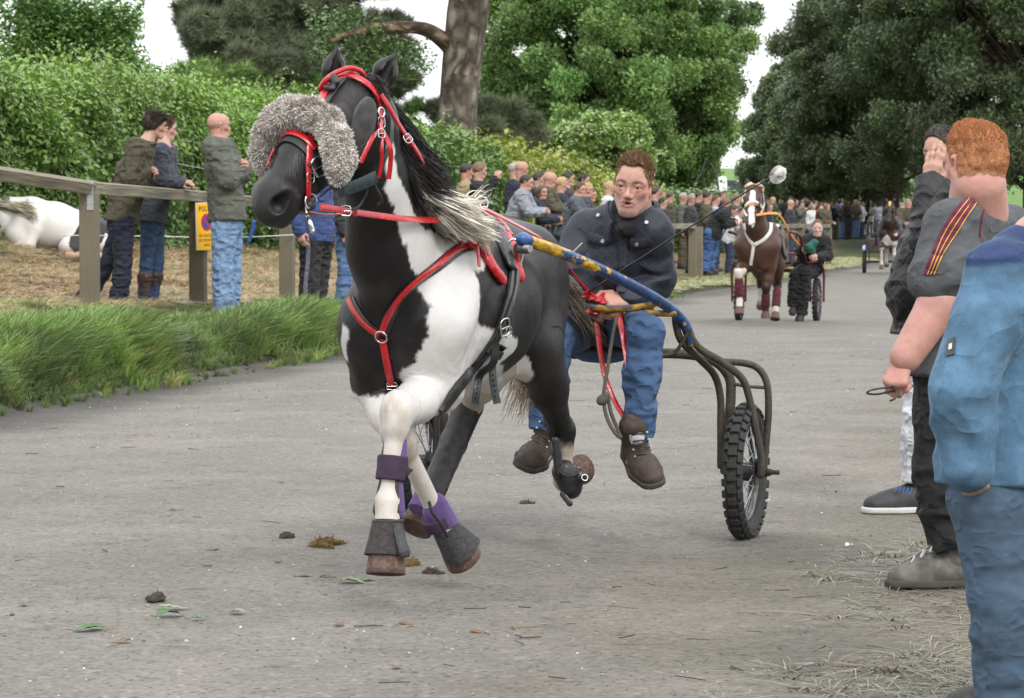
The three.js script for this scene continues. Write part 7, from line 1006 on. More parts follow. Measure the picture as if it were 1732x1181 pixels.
ribbonHair(horseT, 'tail', (out, r) => {
  const root = R(0.68, 1.1, -0.03);
  for (let i = 0; i < 170; i++) { const e = B3(lerp(848, 912, r()), lerp(640, 722, r()), 11.0 + 0.2 * r()); lock(out, root.clone().add(V(0.03 * (r() - 0.5), 0, 0)), R(0.5, 1.0, -0.08 + 0.05 * r()), B3(lerp(890, 930, r()), lerp(570, 610, r()), 11.05), e, 0.0042, 7, r, 0.03, GLDH); }
  for (let i = 0; i < 60; i++) { const e = B3(lerp(985, 1035, r()), lerp(535, 600, r()), 11.1 + 0.15 * r()); lock(out, root, R(0.5, 1.05, 0.0), B3(lerp(975, 995, r()), lerp(480, 540, r()), 11.05), e, 0.0035, 6, r, 0.03, (t, q) => q % 3 ? [0.1, 0.085, 0.07] : [0.28, 0.24, 0.18]); }
}, 0, 0, 43);
// ---------------------------------------------------------------- the sulky behind the piebald
const chipTex = (base, under, amount, seed, second) => tex(512, 512, (u, v) => { const n = fbm(u * 7, v * 7, seed + 0.5, 5) + 0.25 * noise(u * 60, v * 60, 0, 60), m = fbm(u * 3 + 5, v * 4, seed + 3.5, 4); let c = base.slice(); if (second && m > -0.02) c = second.slice(); if (n > amount) c = under.slice(); const g = 0.85 + 0.3 * fbm(u * 20, v * 20, 0, 3); return c.map((x) => x * g); });
const shaftMap = tex(1024, 128, (u, v) => { // along the shaft: yellow worn through to rust near the tip, blue further back
  const n = fbm(u * 16, v * 3, 1.5, 5), m = fbm(u * 26 + 3, v * 5, 4.5, 4), yel = sstep(0.34, 0.02, u + 0.4 * n - 0.06), tip = u < 0.028 + 0.015 * n;
  let c = [0.14, 0.29, 0.5]; const top = v; if (yel > 0.5 || m > 0.34) c = [0.86, 0.66, 0.1]; if (yel > 0.4 && n + 0.35 * Math.sin(top * 6.283) > 0.08) c = [0.3, 0.24, 0.17]; if (tip) c = n > 0.15 ? [0.86, 0.66, 0.1] : [0.13, 0.3, 0.55]; if (u > 0.4 && m > 0.3 && n > 0.12) c = [0.8, 0.6, 0.2];
  const g = 0.86 + 0.35 * noise(u * 90, v * 12, 0.5); return c.map((x) => x * g);
});
const pipeMap = chipTex([0.29, 0.27, 0.22], [0.42, 0.33, 0.22], 0.34, 7), barMap = chipTex([0.3, 0.34, 0.38], [0.36, 0.28, 0.17], 0.12, 11, [0.72, 0.55, 0.16]);
const shaftMat = mat(L(1, 1, 1), 0.42, { map: rep(shaftMap, 1 / 1.9, 1 / 0.13) }), pipeMat = mat(L(0.75, 0.75, 0.75), 0.65, { map: rep(pipeMap, 1.5), bumpMap: rep(T.fine, 3), bumpScale: 0.002 }), barMat = mat(L(0.9, 0.9, 0.9), 0.55, { map: rep(barMap, 2) });
const mirrorRig = (p) => p.clone().addScaledVector(RL, -2 * p.clone().sub(AX).dot(RL));
function wheelOf(parent, c, axis, Ro, r, o = {}) {
  // a spoked wheel with a knobbly tyre
  const g0 = [], q = new THREE.Quaternion().setFromUnitVectors(V(0, 0, 1), axis.clone().normalize()), ty = new THREE.TorusGeometry(Ro - r, r * 0.94, 14, 56); g0.push(ty);
  const rows = o.knobs ?? 34; for (let i = 0; i < rows; i++) for (const [w, dz, sz] of [[0, 0, 0.9], [1, 0.62, 0.7], [-1, -0.62, 0.7]]) { const a = (i + (w ? 0.5 : 0)) / rows * 6.283, t = w * 0.85, b = new RoundedBoxGeometry(0.018, (Ro * 6.283 / rows) * 0.62, r * sz, 1, 0.003); b.rotateY(-t * 0.9); const rr = Ro - r + Math.cos(t) * r * 0.98; b.translate(rr, 0, Math.sin(t) * r * 0.98); b.rotateZ(a); g0.push(b); }
  const place = (g) => { g.applyQuaternion(q); g.translate(c.x, c.y, c.z); return g; }, w = part('wheel', place(new THREE.TorusGeometry(Ro - r * 2.0, r * 0.33, 8, 48)), o.rim ?? mat(L(0.2, 0.19, 0.18), 0.45, { metalness: 0.6, map: rep(T.scuff, 2) }), parent);
  part('tyre', place(merge(g0)), o.tyre ?? mat(L(0.042, 0.041, 0.04), 0.85, { map: rep(T.scuff, 6) }), w);
  const hub = new THREE.CylinderGeometry(0.036, 0.036, 0.085, 18); hub.rotateX(Math.PI / 2); const fl = [0.04, -0.04].map((z) => { const f = new THREE.CylinderGeometry(0.052, 0.052, 0.006, 20); f.rotateX(Math.PI / 2); f.translate(0, 0, z); return f; }); part('hub', place(merge([hub, ...fl])), mat(L(0.06, 0.058, 0.055), 0.5, { metalness: 0.4 }), w);
  const sp = []; for (let i = 0; i < 32; i++) { const a = i / 32 * 6.283, s = i % 2 ? 1 : -1, e = a + (i % 4 < 2 ? 0.35 : -0.35); sp.push(cyl(V(Math.cos(a) * 0.045, Math.sin(a) * 0.045, 0.036 * s), V(Math.cos(e) * (Ro - r * 2.05), Math.sin(e) * (Ro - r * 2.05), 0.004 * s), 0.0022, 0.0022, 5)); } const spk = part('spokes', place(merge(sp)), galv, w); spk.userData.kind = 'stuff'; return w;
}
{
  const t = thing('sulky', 'two wheeled trotting sulky with chipped blue and yellow shafts', 'sulky', AX.clone()), P = (x, y, d) => at(x, y, d);
  const shaft = [P(884, 404, 9.9), P(940, 424, 10.16), P(1000, 449, 10.46), P(1060, 478, 10.74), P(1112, 507, 11.0), P(1140, 528, 11.14), P(1158, 548, 11.2), P(1170, 580, 11.22)];
  const A = [P(1142, 530, 11.16), P(1144, 552, 11.2), P(1152, 576, 11.22), P(1182, 606, 11.26), P(1208, 634, 11.3), P(1218, 668, 11.32), P(1219, 720, 11.33), P(1219, 788, 11.33)], Bp = [P(1160, 556, 11.2), P(1182, 588, 11.22), P(1224, 614, 11.24), P(1256, 642, 11.26), P(1268, 676, 11.27), P(1278, 724, 11.28), P(1287, 772, 11.28), P(1287, 804, 11.28)], Cp = [R(-0.06, 0.7, 0), P(1078, 601, 11.5), P(1130, 598, 11.46), P(1188, 604, 11.45), P(1216, 616, 11.44), P(1234, 640, 11.44), P(1236, 670, 11.44), P(1231, 730, 11.43), P(1227, 790, 11.42)], D = [P(1222, 612, 11.44), P(1262, 615, 11.42), P(1282, 623, 11.41), P(1296, 644, 11.4), P(1300, 690, 11.4), P(1297, 740, 11.4), P(1292, 792, 11.4)];
  const both = (name, pts, r, m, seg = 50, rad = 9) => { part(name, tube(pts, r, seg, rad), m, t); part(name, tube(pts.map(mirrorRig), r, seg, rad), m, t); };
  both('shaft', shaft, 0.0205, shaftMat, 60, 12); both('fork_tube', A, 0.0145, pipeMat); both('fork_tube', Bp, 0.0145, pipeMat); both('fork_tube', D, 0.014, pipeMat); both('axle_beam', Cp, 0.02, pipeMat);
  both('brace', [P(1243, 650, 11.43), P(1268, 654, 11.41), P(1297, 656, 11.4)], 0.007, pipeMat, 10);
  const wc = P(1262, 798, 11.36), far = mirrorRig(wc);
  wheelOf(t, wc, RL, 0.259, 0.037); wheelOf(t, far, RL, 0.259, 0.037);
  for (const [c, s] of [[wc, 1], [far, -1]]) { const a = RL.clone().multiplyScalar(s); part('axle_stub', merge([cyl(c.clone().addScaledVector(a, -0.1), c.clone().addScaledVector(a, 0.13), 0.009, 0.009, 10)]), pipeMat, t); part('nut', cyl(c.clone().addScaledVector(a, 0.066), c.clone().addScaledVector(a, 0.085), 0.018, 0.018, 6), pipeMat, t); part('nut', cyl(c.clone().addScaledVector(a, 0.088), c.clone().addScaledVector(a, 0.1), 0.013, 0.013, 6), pipeMat, t); for (const e of [-0.075, 0.06]) part('dropout', boxAt(c.clone().addScaledVector(a, e).add(V(0, 0.012, 0)), 0.012, 0.07, 0.075, 0.004, new THREE.Quaternion().setFromUnitVectors(V(1, 0, 0), RL)), pipeMat, t); }
  part('cross_bar', tube([P(1140, 531, 11.1), P(1105, 530, 11.12), P(1067, 527, 11.14), P(1016, 524, 11.18), P(965, 520, 11.22), P(900, 516, 11.26), P(840, 512, 11.3)], 0.0125, 40, 9), barMat, t);
  part('hand_rail', tube([P(1114, 511, 11.0), P(1096, 517, 11.02), P(1072, 521, 11.03), P(1040, 523, 11.05), P(1016, 522, 11.07), P(990, 518, 11.1), P(966, 515, 11.12)], 0.0135, 40, 9), barMat, t);
  both('foot_rod', [P(1053, 529, 11.08), P(1060, 545, 11.06), P(1068, 566, 11.06), P(1077, 594, 11.1), P(1084, 601, 11.12), P(1136, 599, 11.2), P(1144, 594, 11.2), P(1167, 558, 11.19)], 0.0075, pipeMat, 50, 7);
  for (let i = 0; i < 3; i++) part('seat_plank', boxAt(R(-0.14 + i * 0.12, 0.755 + 0.004 * (i % 2), -0.01), 0.5, 0.03, 0.112, 0.006, new THREE.Quaternion().setFromAxisAngle(UP, -TH)), mat(L(0.2, 0.15, 0.1), 0.85, { map: rep(woodMap, 3, 0.8) }), t);
  part('seat_frame', tube([R(-0.22, 0.725, 0.24), R(0.16, 0.725, 0.24), R(0.16, 0.725, -0.24), R(-0.22, 0.725, -0.24)], 0.012, 40, 8, true), pipeMat, t); part('seat_cloth', boxAt(R(0.0, 0.79, 0.0), 0.42, 0.04, 0.36, 0.018, new THREE.Quaternion().setFromAxisAngle(UP, -TH)), cloth(L(0.03, 0.03, 0.032)), t);
  part('shaft_cap', new Body([bone(shaft[0].clone().addScaledVector(RF_, -0.012), shaft[0].clone().addScaledVector(RF_, 0.004), 0.022, 0.022)]).geo(0.005), mat(L(0.03, 0.1, 0.26), 0.4), t); part('shaft_bolt', cyl(P(872, 420, 9.9), P(893, 421, 9.92), 0.017, 0.017, 14), mat(L(0.12, 0.11, 0.1), 0.5, { metalness: 0.5 }), t); part('shaft_bolt_head', cyl(P(888, 420, 9.88), P(897, 421, 9.86), 0.013, 0.013, 6), galv, t);
  const rp = mat(L(0.13, 0.12, 0.095), 0.95, { bumpMap: rep(T.weave, 30), bumpScale: 0.004 });
  const ro = thing('tether_rope', 'grey knotted rope looped below the cross bar of the near sulky', 'rope', P(1042, 532, 11.02)); part('strand', tube([P(1044, 532, 11.02), P(1036, 570, 11.0), P(1028, 620, 10.99), P(1021, 672, 10.98), P(1026, 705, 10.97), P(1040, 732, 10.96), P(1050, 741, 10.96), P(1048, 734, 10.98), P(1034, 700, 10.99), P(1028, 672, 11.0)], 0.0075, 70, 7), rp, ro); part('knot', new Body([ball(P(1018, 677, 10.97), 0.02), ball(P(1025, 674, 10.97), 0.017), bone(P(1016, 679, 10.97), P(1026, 668, 10.96), 0.012, 0.012)], { k: 0.01 }).geo(0.005), rp, ro);
}
// ---------------------------------------------------------------- the driver and his whip
const quiltBump = tex(256, 256, (u, v) => { const a = Math.abs(((u + v) * 4) % 1 - 0.5) * 2, b = Math.abs((((u - v) * 4) % 1 + 1) % 1 - 0.5) * 2; return Math.min(1, 0.15 + 0.9 * Math.sqrt(Math.max(0, (1 - Math.max(a, b)) * 2.2))) + 0.08 * noise(u * 64, v * 64, 0, 64); }, false);
{
  const P = (x, y, d) => at(x, y, d), J = jointsFor(P(1000, 700, 11.2), 0, 1.8, { pelvis: P(1018, 545, 11.5), waist: P(1028, 502, 11.42), chest: P(1044, 437, 11.3), neck: P(1068, 364, 11.2), head: P(1071, 314, 11.12), shL: P(1104, 394, 11.16), shR: P(990, 394, 11.3), elL: P(1113, 476, 11.22), elR: P(956, 462, 11.16), wrL: P(1062, 507, 11.14), wrR: P(1000, 503, 11.2), hiL: P(1056, 552, 11.45), hiR: P(990, 550, 11.52), knL: P(1093, 562, 10.98), knR: P(938, 572, 11.1), anL: P(1076, 752, 11.02), anR: P(921, 742, 11.08) });
  J.toeL = P(1108, 798, 10.82); J.toeR = P(890, 776, 10.86); J.s = RL.clone();
  const navy = mat(L(0.017, 0.022, 0.034), 0.66, { map: rep(T.cloth, 4), bumpMap: rep(quiltBump, 7), bumpScale: 0.0011, sheen: 0.3, sheenColor: L(0.4, 0.45, 0.55), sheenRoughness: 0.5 });
  const s = { label: 'driver in navy quilted jacket and jeans sitting on the near sulky, looking ahead', base: P(1018, 575, 11.45), J, cell: 0.0085, headCell: 0.0033, handCell: 0.004, headH: 0.228, look: V(-0.24, -0.1, 1), headUp: V(0.13, 1, 0), fine: true, gaze: [-0.1, -0.08], skin: [0.5, 0.305, 0.24], stubble: 0.55, brow: [0.12, 0.07, 0.04], headOpt: { mouth: 0.55, wide: 0.97, jaw: 1.08 }, neck: 1.2, hair: { style: 'crop', col: [0.27, 0.175, 0.1], fur: 22000, len: 0.012, stand: 0.4, recede: 1, fade: 1, lay: (F, p) => F.z.clone().multiplyScalar(0.7).addScaledVector(F.y, 0.5) },
    hands: { L: { dir: V(-0.9, -0.05, 0.35), nrm: V(0.1, 0.75, 0.6), thumb: V(-0.2, 0.3, 1), curl: [0.75, 0.85, 0.9, 1], thumb2: 1 }, R: { dir: V(0.8, 0, 0.5), nrm: V(0, 0.8, 0.5), thumb: V(0, 0.5, 1), curl: [0.8, 0.9, 0.95, 1] } },
    top: { mat: navy, thick: 0.022, sleeve: 0.012, hem: 0.02, flare: 1.1, fat: 0.98, fold: 0.009, ff: 11, cell: 0.008 }, bottom: { mat: mat(L(0.075, 0.135, 0.26), 0.92, { map: rep(T.denim, 2.2), bumpMap: rep(T.rumple, 2, 3.2), bumpScale: 0.014 }), name: 'jeans', thick: 0.006, fold: 0.007, ff: 12, cuff: 0.028, long: -0.05, cell: 0.009 }, shoe: { name: 'boot', mat: shoeMats.brown, cell: 0.0055, high: 0.04, size: 0.98, up: { L: V(-0.1, 0.93, 0.42).normalize(), R: V(0.35, 0.9, 0.25).normalize() }, disp: (x, y, z) => 0.0018 * noise(x * 50, y * 50, z * 50) } };
  const t = person(s), surf = (x, y, lift = 0.003) => { const dir = sight(x, y), p = s.topBody.cast(EYEP.clone().addScaledVector(dir, 9.6), dir, 4); if (!p) return P(x, y, 11.1); return p.addScaledVector(s.topBody.normal(p, 0.01), lift); }, sn = (x, y) => { const p = surf(x, y, 0); return s.topBody.normal(p, 0.02); };
  // collar, shirt, placket, flaps, poppers
  const on = (pts, n = 14) => interp(pts, n).map(([x, y]) => surf(x, y, 0.002)), onN = (pts, n = 14) => interp(pts, n).map(([x, y]) => sn(x, y));
  const lay = (name, pts, w, th, m) => { const q = pts[pts.length >> 1]; return part(name, strap(on(pts), sn(q[0], q[1]), w, th, 30), m, t); };
  const Jn = J.neck; part('collar', collarGeo(Jn.clone().add(V(-0.002, 0.0, 0.01)), V(-0.02, 0.97, 0.25).normalize(), V(-0.12, -0.25, 0.96).normalize(), V(1, 0, 0.12).normalize(), { open: 0.62, r0: 0.105, r1: 0.088, h0: -0.035, h1: 0.045, flare: 0.3, drop: 0.07 }), navy, t);
  part('shirt', new Body([bone(P(1064, 372, 11.16), P(1059, 388, 11.1), 0.05, 0.03, { flat: 1.2, side: V(1, 0, 0) }), bone(Jn.clone().add(V(-0.004, 0.0, 0.02)), Jn.clone().add(V(-0.01, 0.025, 0.03)), 0.072, 0.068)], { k: 0.03 }).geo(0.007), cloth(L(0.008, 0.008, 0.009)), t);
  lay('placket', [[1052, 398], [1053, 420], [1054, 445], [1054, 470], [1050, 495]], 0.034, 0.006, navy); lay('zip', [[1041, 380], [1046, 392], [1051, 402]], 0.01, 0.004, M.black); lay('placket_edge', [[1062, 394], [1061, 420], [1061, 445], [1060, 470]], 0.006, 0.004, M.black);
  for (const [pts] of [[[[998, 401], [1010, 404], [1021, 407], [1031, 404]]], [[[1068, 409], [1080, 412], [1092, 409], [1102, 404]]]]) lay('pocket_flap', pts, 0.035, 0.008, navy);
  for (const [x, y] of [[1014, 366], [1094, 378], [1021, 408], [1079, 412]]) { const p = surf(x, y, 0.007), n = sn(x, y); part('popper', cyl(p, p.clone().addScaledVector(n, 0.006), 0.0085, 0.007, 14), galv, t); }
  for (const k of ['L', 'R']) { const w = J['wr' + k], d = w.clone().sub(J['el' + k]).normalize(), a = w.clone().addScaledVector(d, -0.05); part('cuff', cyl(a, w.clone().addScaledVector(d, -0.006), 0.047, 0.042, 18), navy, t); }
  // boots: collar, laces, sock
  for (const k of ['L', 'R']) { const a = J['an' + k], up = s.shoe.up[k], f = J['toe' + k].clone().sub(a); f.addScaledVector(up, -f.dot(up)).normalize(); const sd = up.clone().cross(f); const Q = (x, y, z) => a.clone().addScaledVector(sd, x).addScaledVector(up, y).addScaledVector(f, z); part('boot_collar', new Body([bone(Q(0, 0.02, -0.01), Q(0, 0.075, -0.008), 0.052, 0.055)], { disp: (x, y, z) => 0.002 * noise(x * 40, y * 40, z * 40) }).geo(0.006), shoeMats.brown, t); for (let i = 0; i < 5; i++) part('lace', tube([Q(-0.028, 0.07 - i * 0.022, 0.045 + i * 0.014), Q(0, 0.074 - i * 0.021, 0.056 + i * 0.016), Q(0.028, 0.062 - i * 0.022, 0.047 + i * 0.014)], 0.003, 8, 5), M.black, t); for (let i = 0; i < 4; i++) for (const e of [-1, 1]) part('eyelet', cyl(Q(0.03 * e, 0.066 - i * 0.022, 0.045 + i * 0.014), Q(0.034 * e, 0.07 - i * 0.022, 0.05 + i * 0.014), 0.005, 0.004, 8), galv, t); }
  part('sock', new Body([bone(P(1076, 726, 10.99), P(1077, 740, 10.97), 0.034, 0.03)]).geo(0.006), cloth(L(0.65, 0.65, 0.68)), t);
  const w = thing('driving_whip', 'long thin driving whip with a white rag at its tip, held by the driver', 'whip', P(1000, 490, 10.98));
  part('stick', tube([P(996, 494, 10.95), P(1050, 459, 10.8), P(1145, 398, 10.6), P(1257, 328, 10.4), P(1304, 300, 10.3)], [0.005, 0.0042, 0.0034, 0.003, 0.0026], 50, 6), M.black, w);
  const rr = rng(17); for (let i = 0; i < 7; i++) { const a = P(1303, 301, 10.3), m = P(1310 + 8 * rr(), 290 + 16 * rr(), 10.27 + 0.05 * rr()), e = P(1304 + 20 * rr(), 288 + 24 * rr(), 10.26 + 0.08 * rr()); part('rag', strap([a, m, m.clone().lerp(e, 0.6).add(V(0.01 * rr(), 0.012 * rr(), 0.02)), e], V(rr() - 0.5, rr() - 0.3, 1), (t) => 0.008 + 0.034 * Math.sin(Math.PI * Math.min(1, 0.1 + t * 0.85)), 0.002, 14), cloth(L(0.62, 0.61, 0.56)), w); }
  const wl = thing('whip_lash', 'pale stiff line crossing behind the shaft beside the driver', 'whip lash', P(984, 413, 11.0)); part('line', tube([P(984, 412, 10.98), P(966, 430, 11.0), P(948, 447, 11.02), P(934, 460, 11.04)], 0.003, 16, 5), mat(L(0.5, 0.47, 0.42), 0.8), wl);
}
// ---------------------------------------------------------------- the men at the right edge of the road
const lay3 = (body, t, name, pts, w, th, m, d, n = 16, lift = 0.002) => { const P = [], N = []; for (const [x, y] of interp(pts, n)) { const dir = sight(x, y), p = body.cast(EYEP.clone().addScaledVector(dir, d - 1.2), dir, 3); if (!p) continue; const nn = body.normal(p, 0.015); P.push(p.addScaledVector(nn, lift)); N.push(nn); } if (P.length > 2) part(name, strap(P, N, w, th, n * 2), m, t); };
{ // red haired man in the grey T-shirt
  const d = 9.82, P = (x, y, e = 0) => at(x, y, d + e), yaw = -2.15, gy = 0, b = P(1600, 995); b.y = gy;
  const J = jointsFor(b, yaw, 1.68, { pelvis: P(1622, 628, 0.06), waist: P(1628, 555, 0.06), chest: P(1642, 462, 0.05), neck: P(1655, 358, 0.03), head: P(1647, 278, 0), shL: P(1615, 392, -0.13), shR: P(1700, 400, 0.22), elL: P(1590, 512, -0.2), wrL: P(1527, 612, -0.22), elR: P(1700, 520, 0.2), wrR: P(1690, 600, 0.1), hiL: P(1605, 645, -0.05), hiR: P(1632, 640, 0.15), knL: P(1590, 800, -0.06), knR: P(1612, 800, 0.12), anL: P(1616, 946, -0.05), anR: P(1634, 937, 0.12), footL: V(-0.98, 0, 0.15), footR: V(-0.98, 0, 0.1) });
  const tee = mat(L(0.095, 0.1, 0.107), 0.92, { map: rep(T.cloth, 4), bumpMap: rep(T.rumple, 2, 3), bumpScale: 0.009 });
  const s = { label: 'heavy red haired man in grey striped T-shirt and black trousers, back turned, at right', base: b, J, cell: 0.011, headCell: 0.0045, handCell: 0.0042, bare: true, armFat: 1.5, headH: 0.265, look: V(-0.45, -0.05, -0.9), headUp: V(0.05, 1, 0), skin: [0.5, 0.285, 0.235], neck: 1.7, headOpt: { wide: 1.04, nape: 1 }, hair: { style: 'crop', col: [0.37, 0.15, 0.055], fur: 26000, len: 0.009, stand: 0.7, fade: 2, lay: (F) => F.y.clone().multiplyScalar(0.35).addScaledVector(F.z, 0.3) },
    hands: { L: { dir: V(-0.35, -0.9, 0.2), nrm: V(-0.6, 0.1, 0.8), thumb: V(-0.8, -0.2, -0.3), curl: [1.05, 1.15, 1.2, 1.25], tc: 1, fat: 1.12 }, R: null }, top: { mat: tee, name: 't_shirt', thick: 0.022, sleeve: 0.03, short: 0.62, fat: 1.3, hem: 0.03, flare: 1.0, fold: 0.008, ff: 9, cell: 0.009 }, bottom: { mat: cloth(L(0.012, 0.012, 0.013)), thick: 0.026, fat: 1.1, fold: 0.01, ff: 11, cuff: 0.036, long: -0.06, cell: 0.011 }, shoe: { name: 'boot', mat: leather(L(0.13, 0.12, 0.11), 0.75), cell: 0.006, size: 1.15, high: 0.03, disp: (x, y, z) => 0.002 * noise(x * 50, y * 50, z * 50) } };
  const t = person(s); const mar = cloth(L(0.16, 0.012, 0.04)), yel = cloth(L(0.62, 0.42, 0.1));
  for (let i = 0; i < 3; i++) { const o = i * 9; lay3(s.topBody, t, 'stripe', [[1646 + o * 0.9, 326], [1620 + o, 356 + o * 0.1], [1596 + o, 392 + o * 0.2], [1580 + o * 0.7, 430], [1567 + o * 0.62, 464]], 0.017, 0.0015, mar, d); lay3(s.topBody, t, 'stripe', [[1649 + o * 0.9, 326], [1623 + o, 357 + o * 0.1], [1599.5 + o, 393 + o * 0.2], [1583 + o * 0.7, 431], [1570 + o * 0.62, 464]], 0.0034, 0.002, yel, d, 16, 0.0035); }
  lay3(s.topBody, t, 'piping', [[1680, 322], [1668, 346], [1660, 372], [1657, 400]], 0.006, 0.002, mar, d);
  const bo = leather(L(0.13, 0.12, 0.11), 0.75); for (const k of ['L', 'R']) { const a = J['an' + k]; part('boot_collar', new Body([bone(a.clone().add(V(0.01, 0, 0)), a.clone().add(V(0.01, 0.05, 0)), 0.056, 0.058)]).geo(0.007), bo, t); for (let i = 0; i < 4; i++) part('lace', tube([a.clone().add(V(-0.06 - i * 0.03, 0.05 - i * 0.019, 0.042)), a.clone().add(V(-0.045 - i * 0.03, 0.068 - i * 0.019, 0.0)), a.clone().add(V(-0.06 - i * 0.03, 0.05 - i * 0.019, -0.042))], 0.004, 8, 5), mat(L(0.4, 0.4, 0.38), 0.9), t); }
  tag(part('cable', tube([P(1545, 653, -0.2), P(1525, 658, -0.22), P(1500, 664, -0.25), P(1478, 667, -0.28), P(1466, 664, -0.3), P(1474, 660, -0.3), P(1500, 656, -0.27), P(1512, 655, -0.25), P(1517, 664, -0.26), P(1514, 674, -0.27), P(1506, 678, -0.27)], 0.0035, 60, 6), M.black), 'thin black cable looped in the fist of the red haired man', 'cable');
}
{ // quilted coat, hand to the face
  const d = 12.4, P = (x, y, e = 0) => at(x, y, d + e), yaw = -1.35, b = P(1560, 860); b.y = ground(b.x, b.z);
  const J = jointsFor(b, yaw, 1.7, { pelvis: P(1580, 555), waist: P(1585, 505), chest: P(1597, 420), neck: P(1606, 325), head: P(1596, 262, -0.02), shL: P(1600, 352, -0.2), shR: P(1608, 352, 0.2), elL: P(1571, 402, -0.34), wrL: P(1574, 312, -0.27), elR: P(1640, 430, 0.2), wrR: P(1600, 470, 0.2), hiL: P(1574, 565, -0.08), hiR: P(1586, 565, 0.1), knL: P(1558, 700, -0.08), knR: P(1580, 700, 0.1), anL: P(1554, 829, -0.06), anR: P(1590, 825, 0.14), footL: V(-0.98, 0, 0.2), footR: V(-0.95, 0, 0.3) });
  const coat = mat(L(0.011, 0.011, 0.012), 0.6, { map: rep(T.cloth, 4), bumpMap: rep(quiltBump, 3.2), bumpScale: 0.004, sheen: 0.1 });
  const s = { label: 'man in black quilted coat shading his face with one hand behind the red haired man', base: b, J, cell: 0.012, headCell: 0.0055, handCell: 0.005, headH: 0.225, look: V(-0.75, -0.05, 0.65), fine: true, skin: SKIN.fair, brow: HAIR.dark, hair: { style: 'crop', col: [0.03, 0.022, 0.018], fur: 8000, len: 0.01, fade: 1 }, hands: { L: { dir: V(0.15, 1, -0.05), nrm: V(-0.5, 0.05, 0.85), thumb: V(0.9, 0.1, 0.3), curl: [0.15, 0.12, 0.14, 0.2], tc: 0.25, spread: 0.09 }, R: null }, top: { mat: coat, name: 'coat', thick: 0.045, sleeve: 0.034, hem: 0.04, flare: 1.9, fold: 0.01, cell: 0.011, collar: { r: 0.028, mat: cloth(L(0.02, 0.09, 0.42)) }, extra: [bone(P(1552, 420, -0.1), P(1532, 492, -0.08), 0.07, 0.075, { k: 0.09, id: 3, side: V(0, 0, 1), flat: 1.6 }), bone(P(1532, 492, -0.08), P(1530, 505, -0.08), 0.07, 0.06, { k: 0.05, id: 3, side: V(0, 0, 1), flat: 1.6 })] }, bottom: { mat: cloth(L(0.62, 0.62, 0.66)), name: 'track_trousers', thick: 0.018, fold: 0.006, cuff: 0.032, long: -0.05 }, shoe: { name: 'trainer', mat: leather(L(0.03, 0.03, 0.034), 0.6), sole: shoeMats.soleW, cell: 0.006, size: 1.18, high: 0.03 } };
  const t = person(s); for (const o of [0, 5]) part('stripe', tube([P(1552 + o, 770, -0.14), P(1553 + o, 795, -0.13), P(1557 + o, 815, -0.12)], 0.006, 10, 5), cloth(L(0.04, 0.12, 0.45)), t);
  for (let i = 0; i < 5; i++) part('shoe_stripe', tube([J.anL.clone().add(V(-0.035 - i * 0.016, 0.012, 0.052)), J.anL.clone().add(V(-0.05 - i * 0.016, -0.028, 0.056))], 0.0035, 4, 5), mat(L(0.04, 0.13, 0.4), 0.6), t);
  for (const o of [0, 9]) part('collar_trim', tube([P(1603 + o, 318, -0.1), P(1598 + o, 335, -0.2), P(1594 + o, 352, -0.22)], 0.009, 12, 6), cloth(L(0.55, 0.43, 0.26)), t);
}
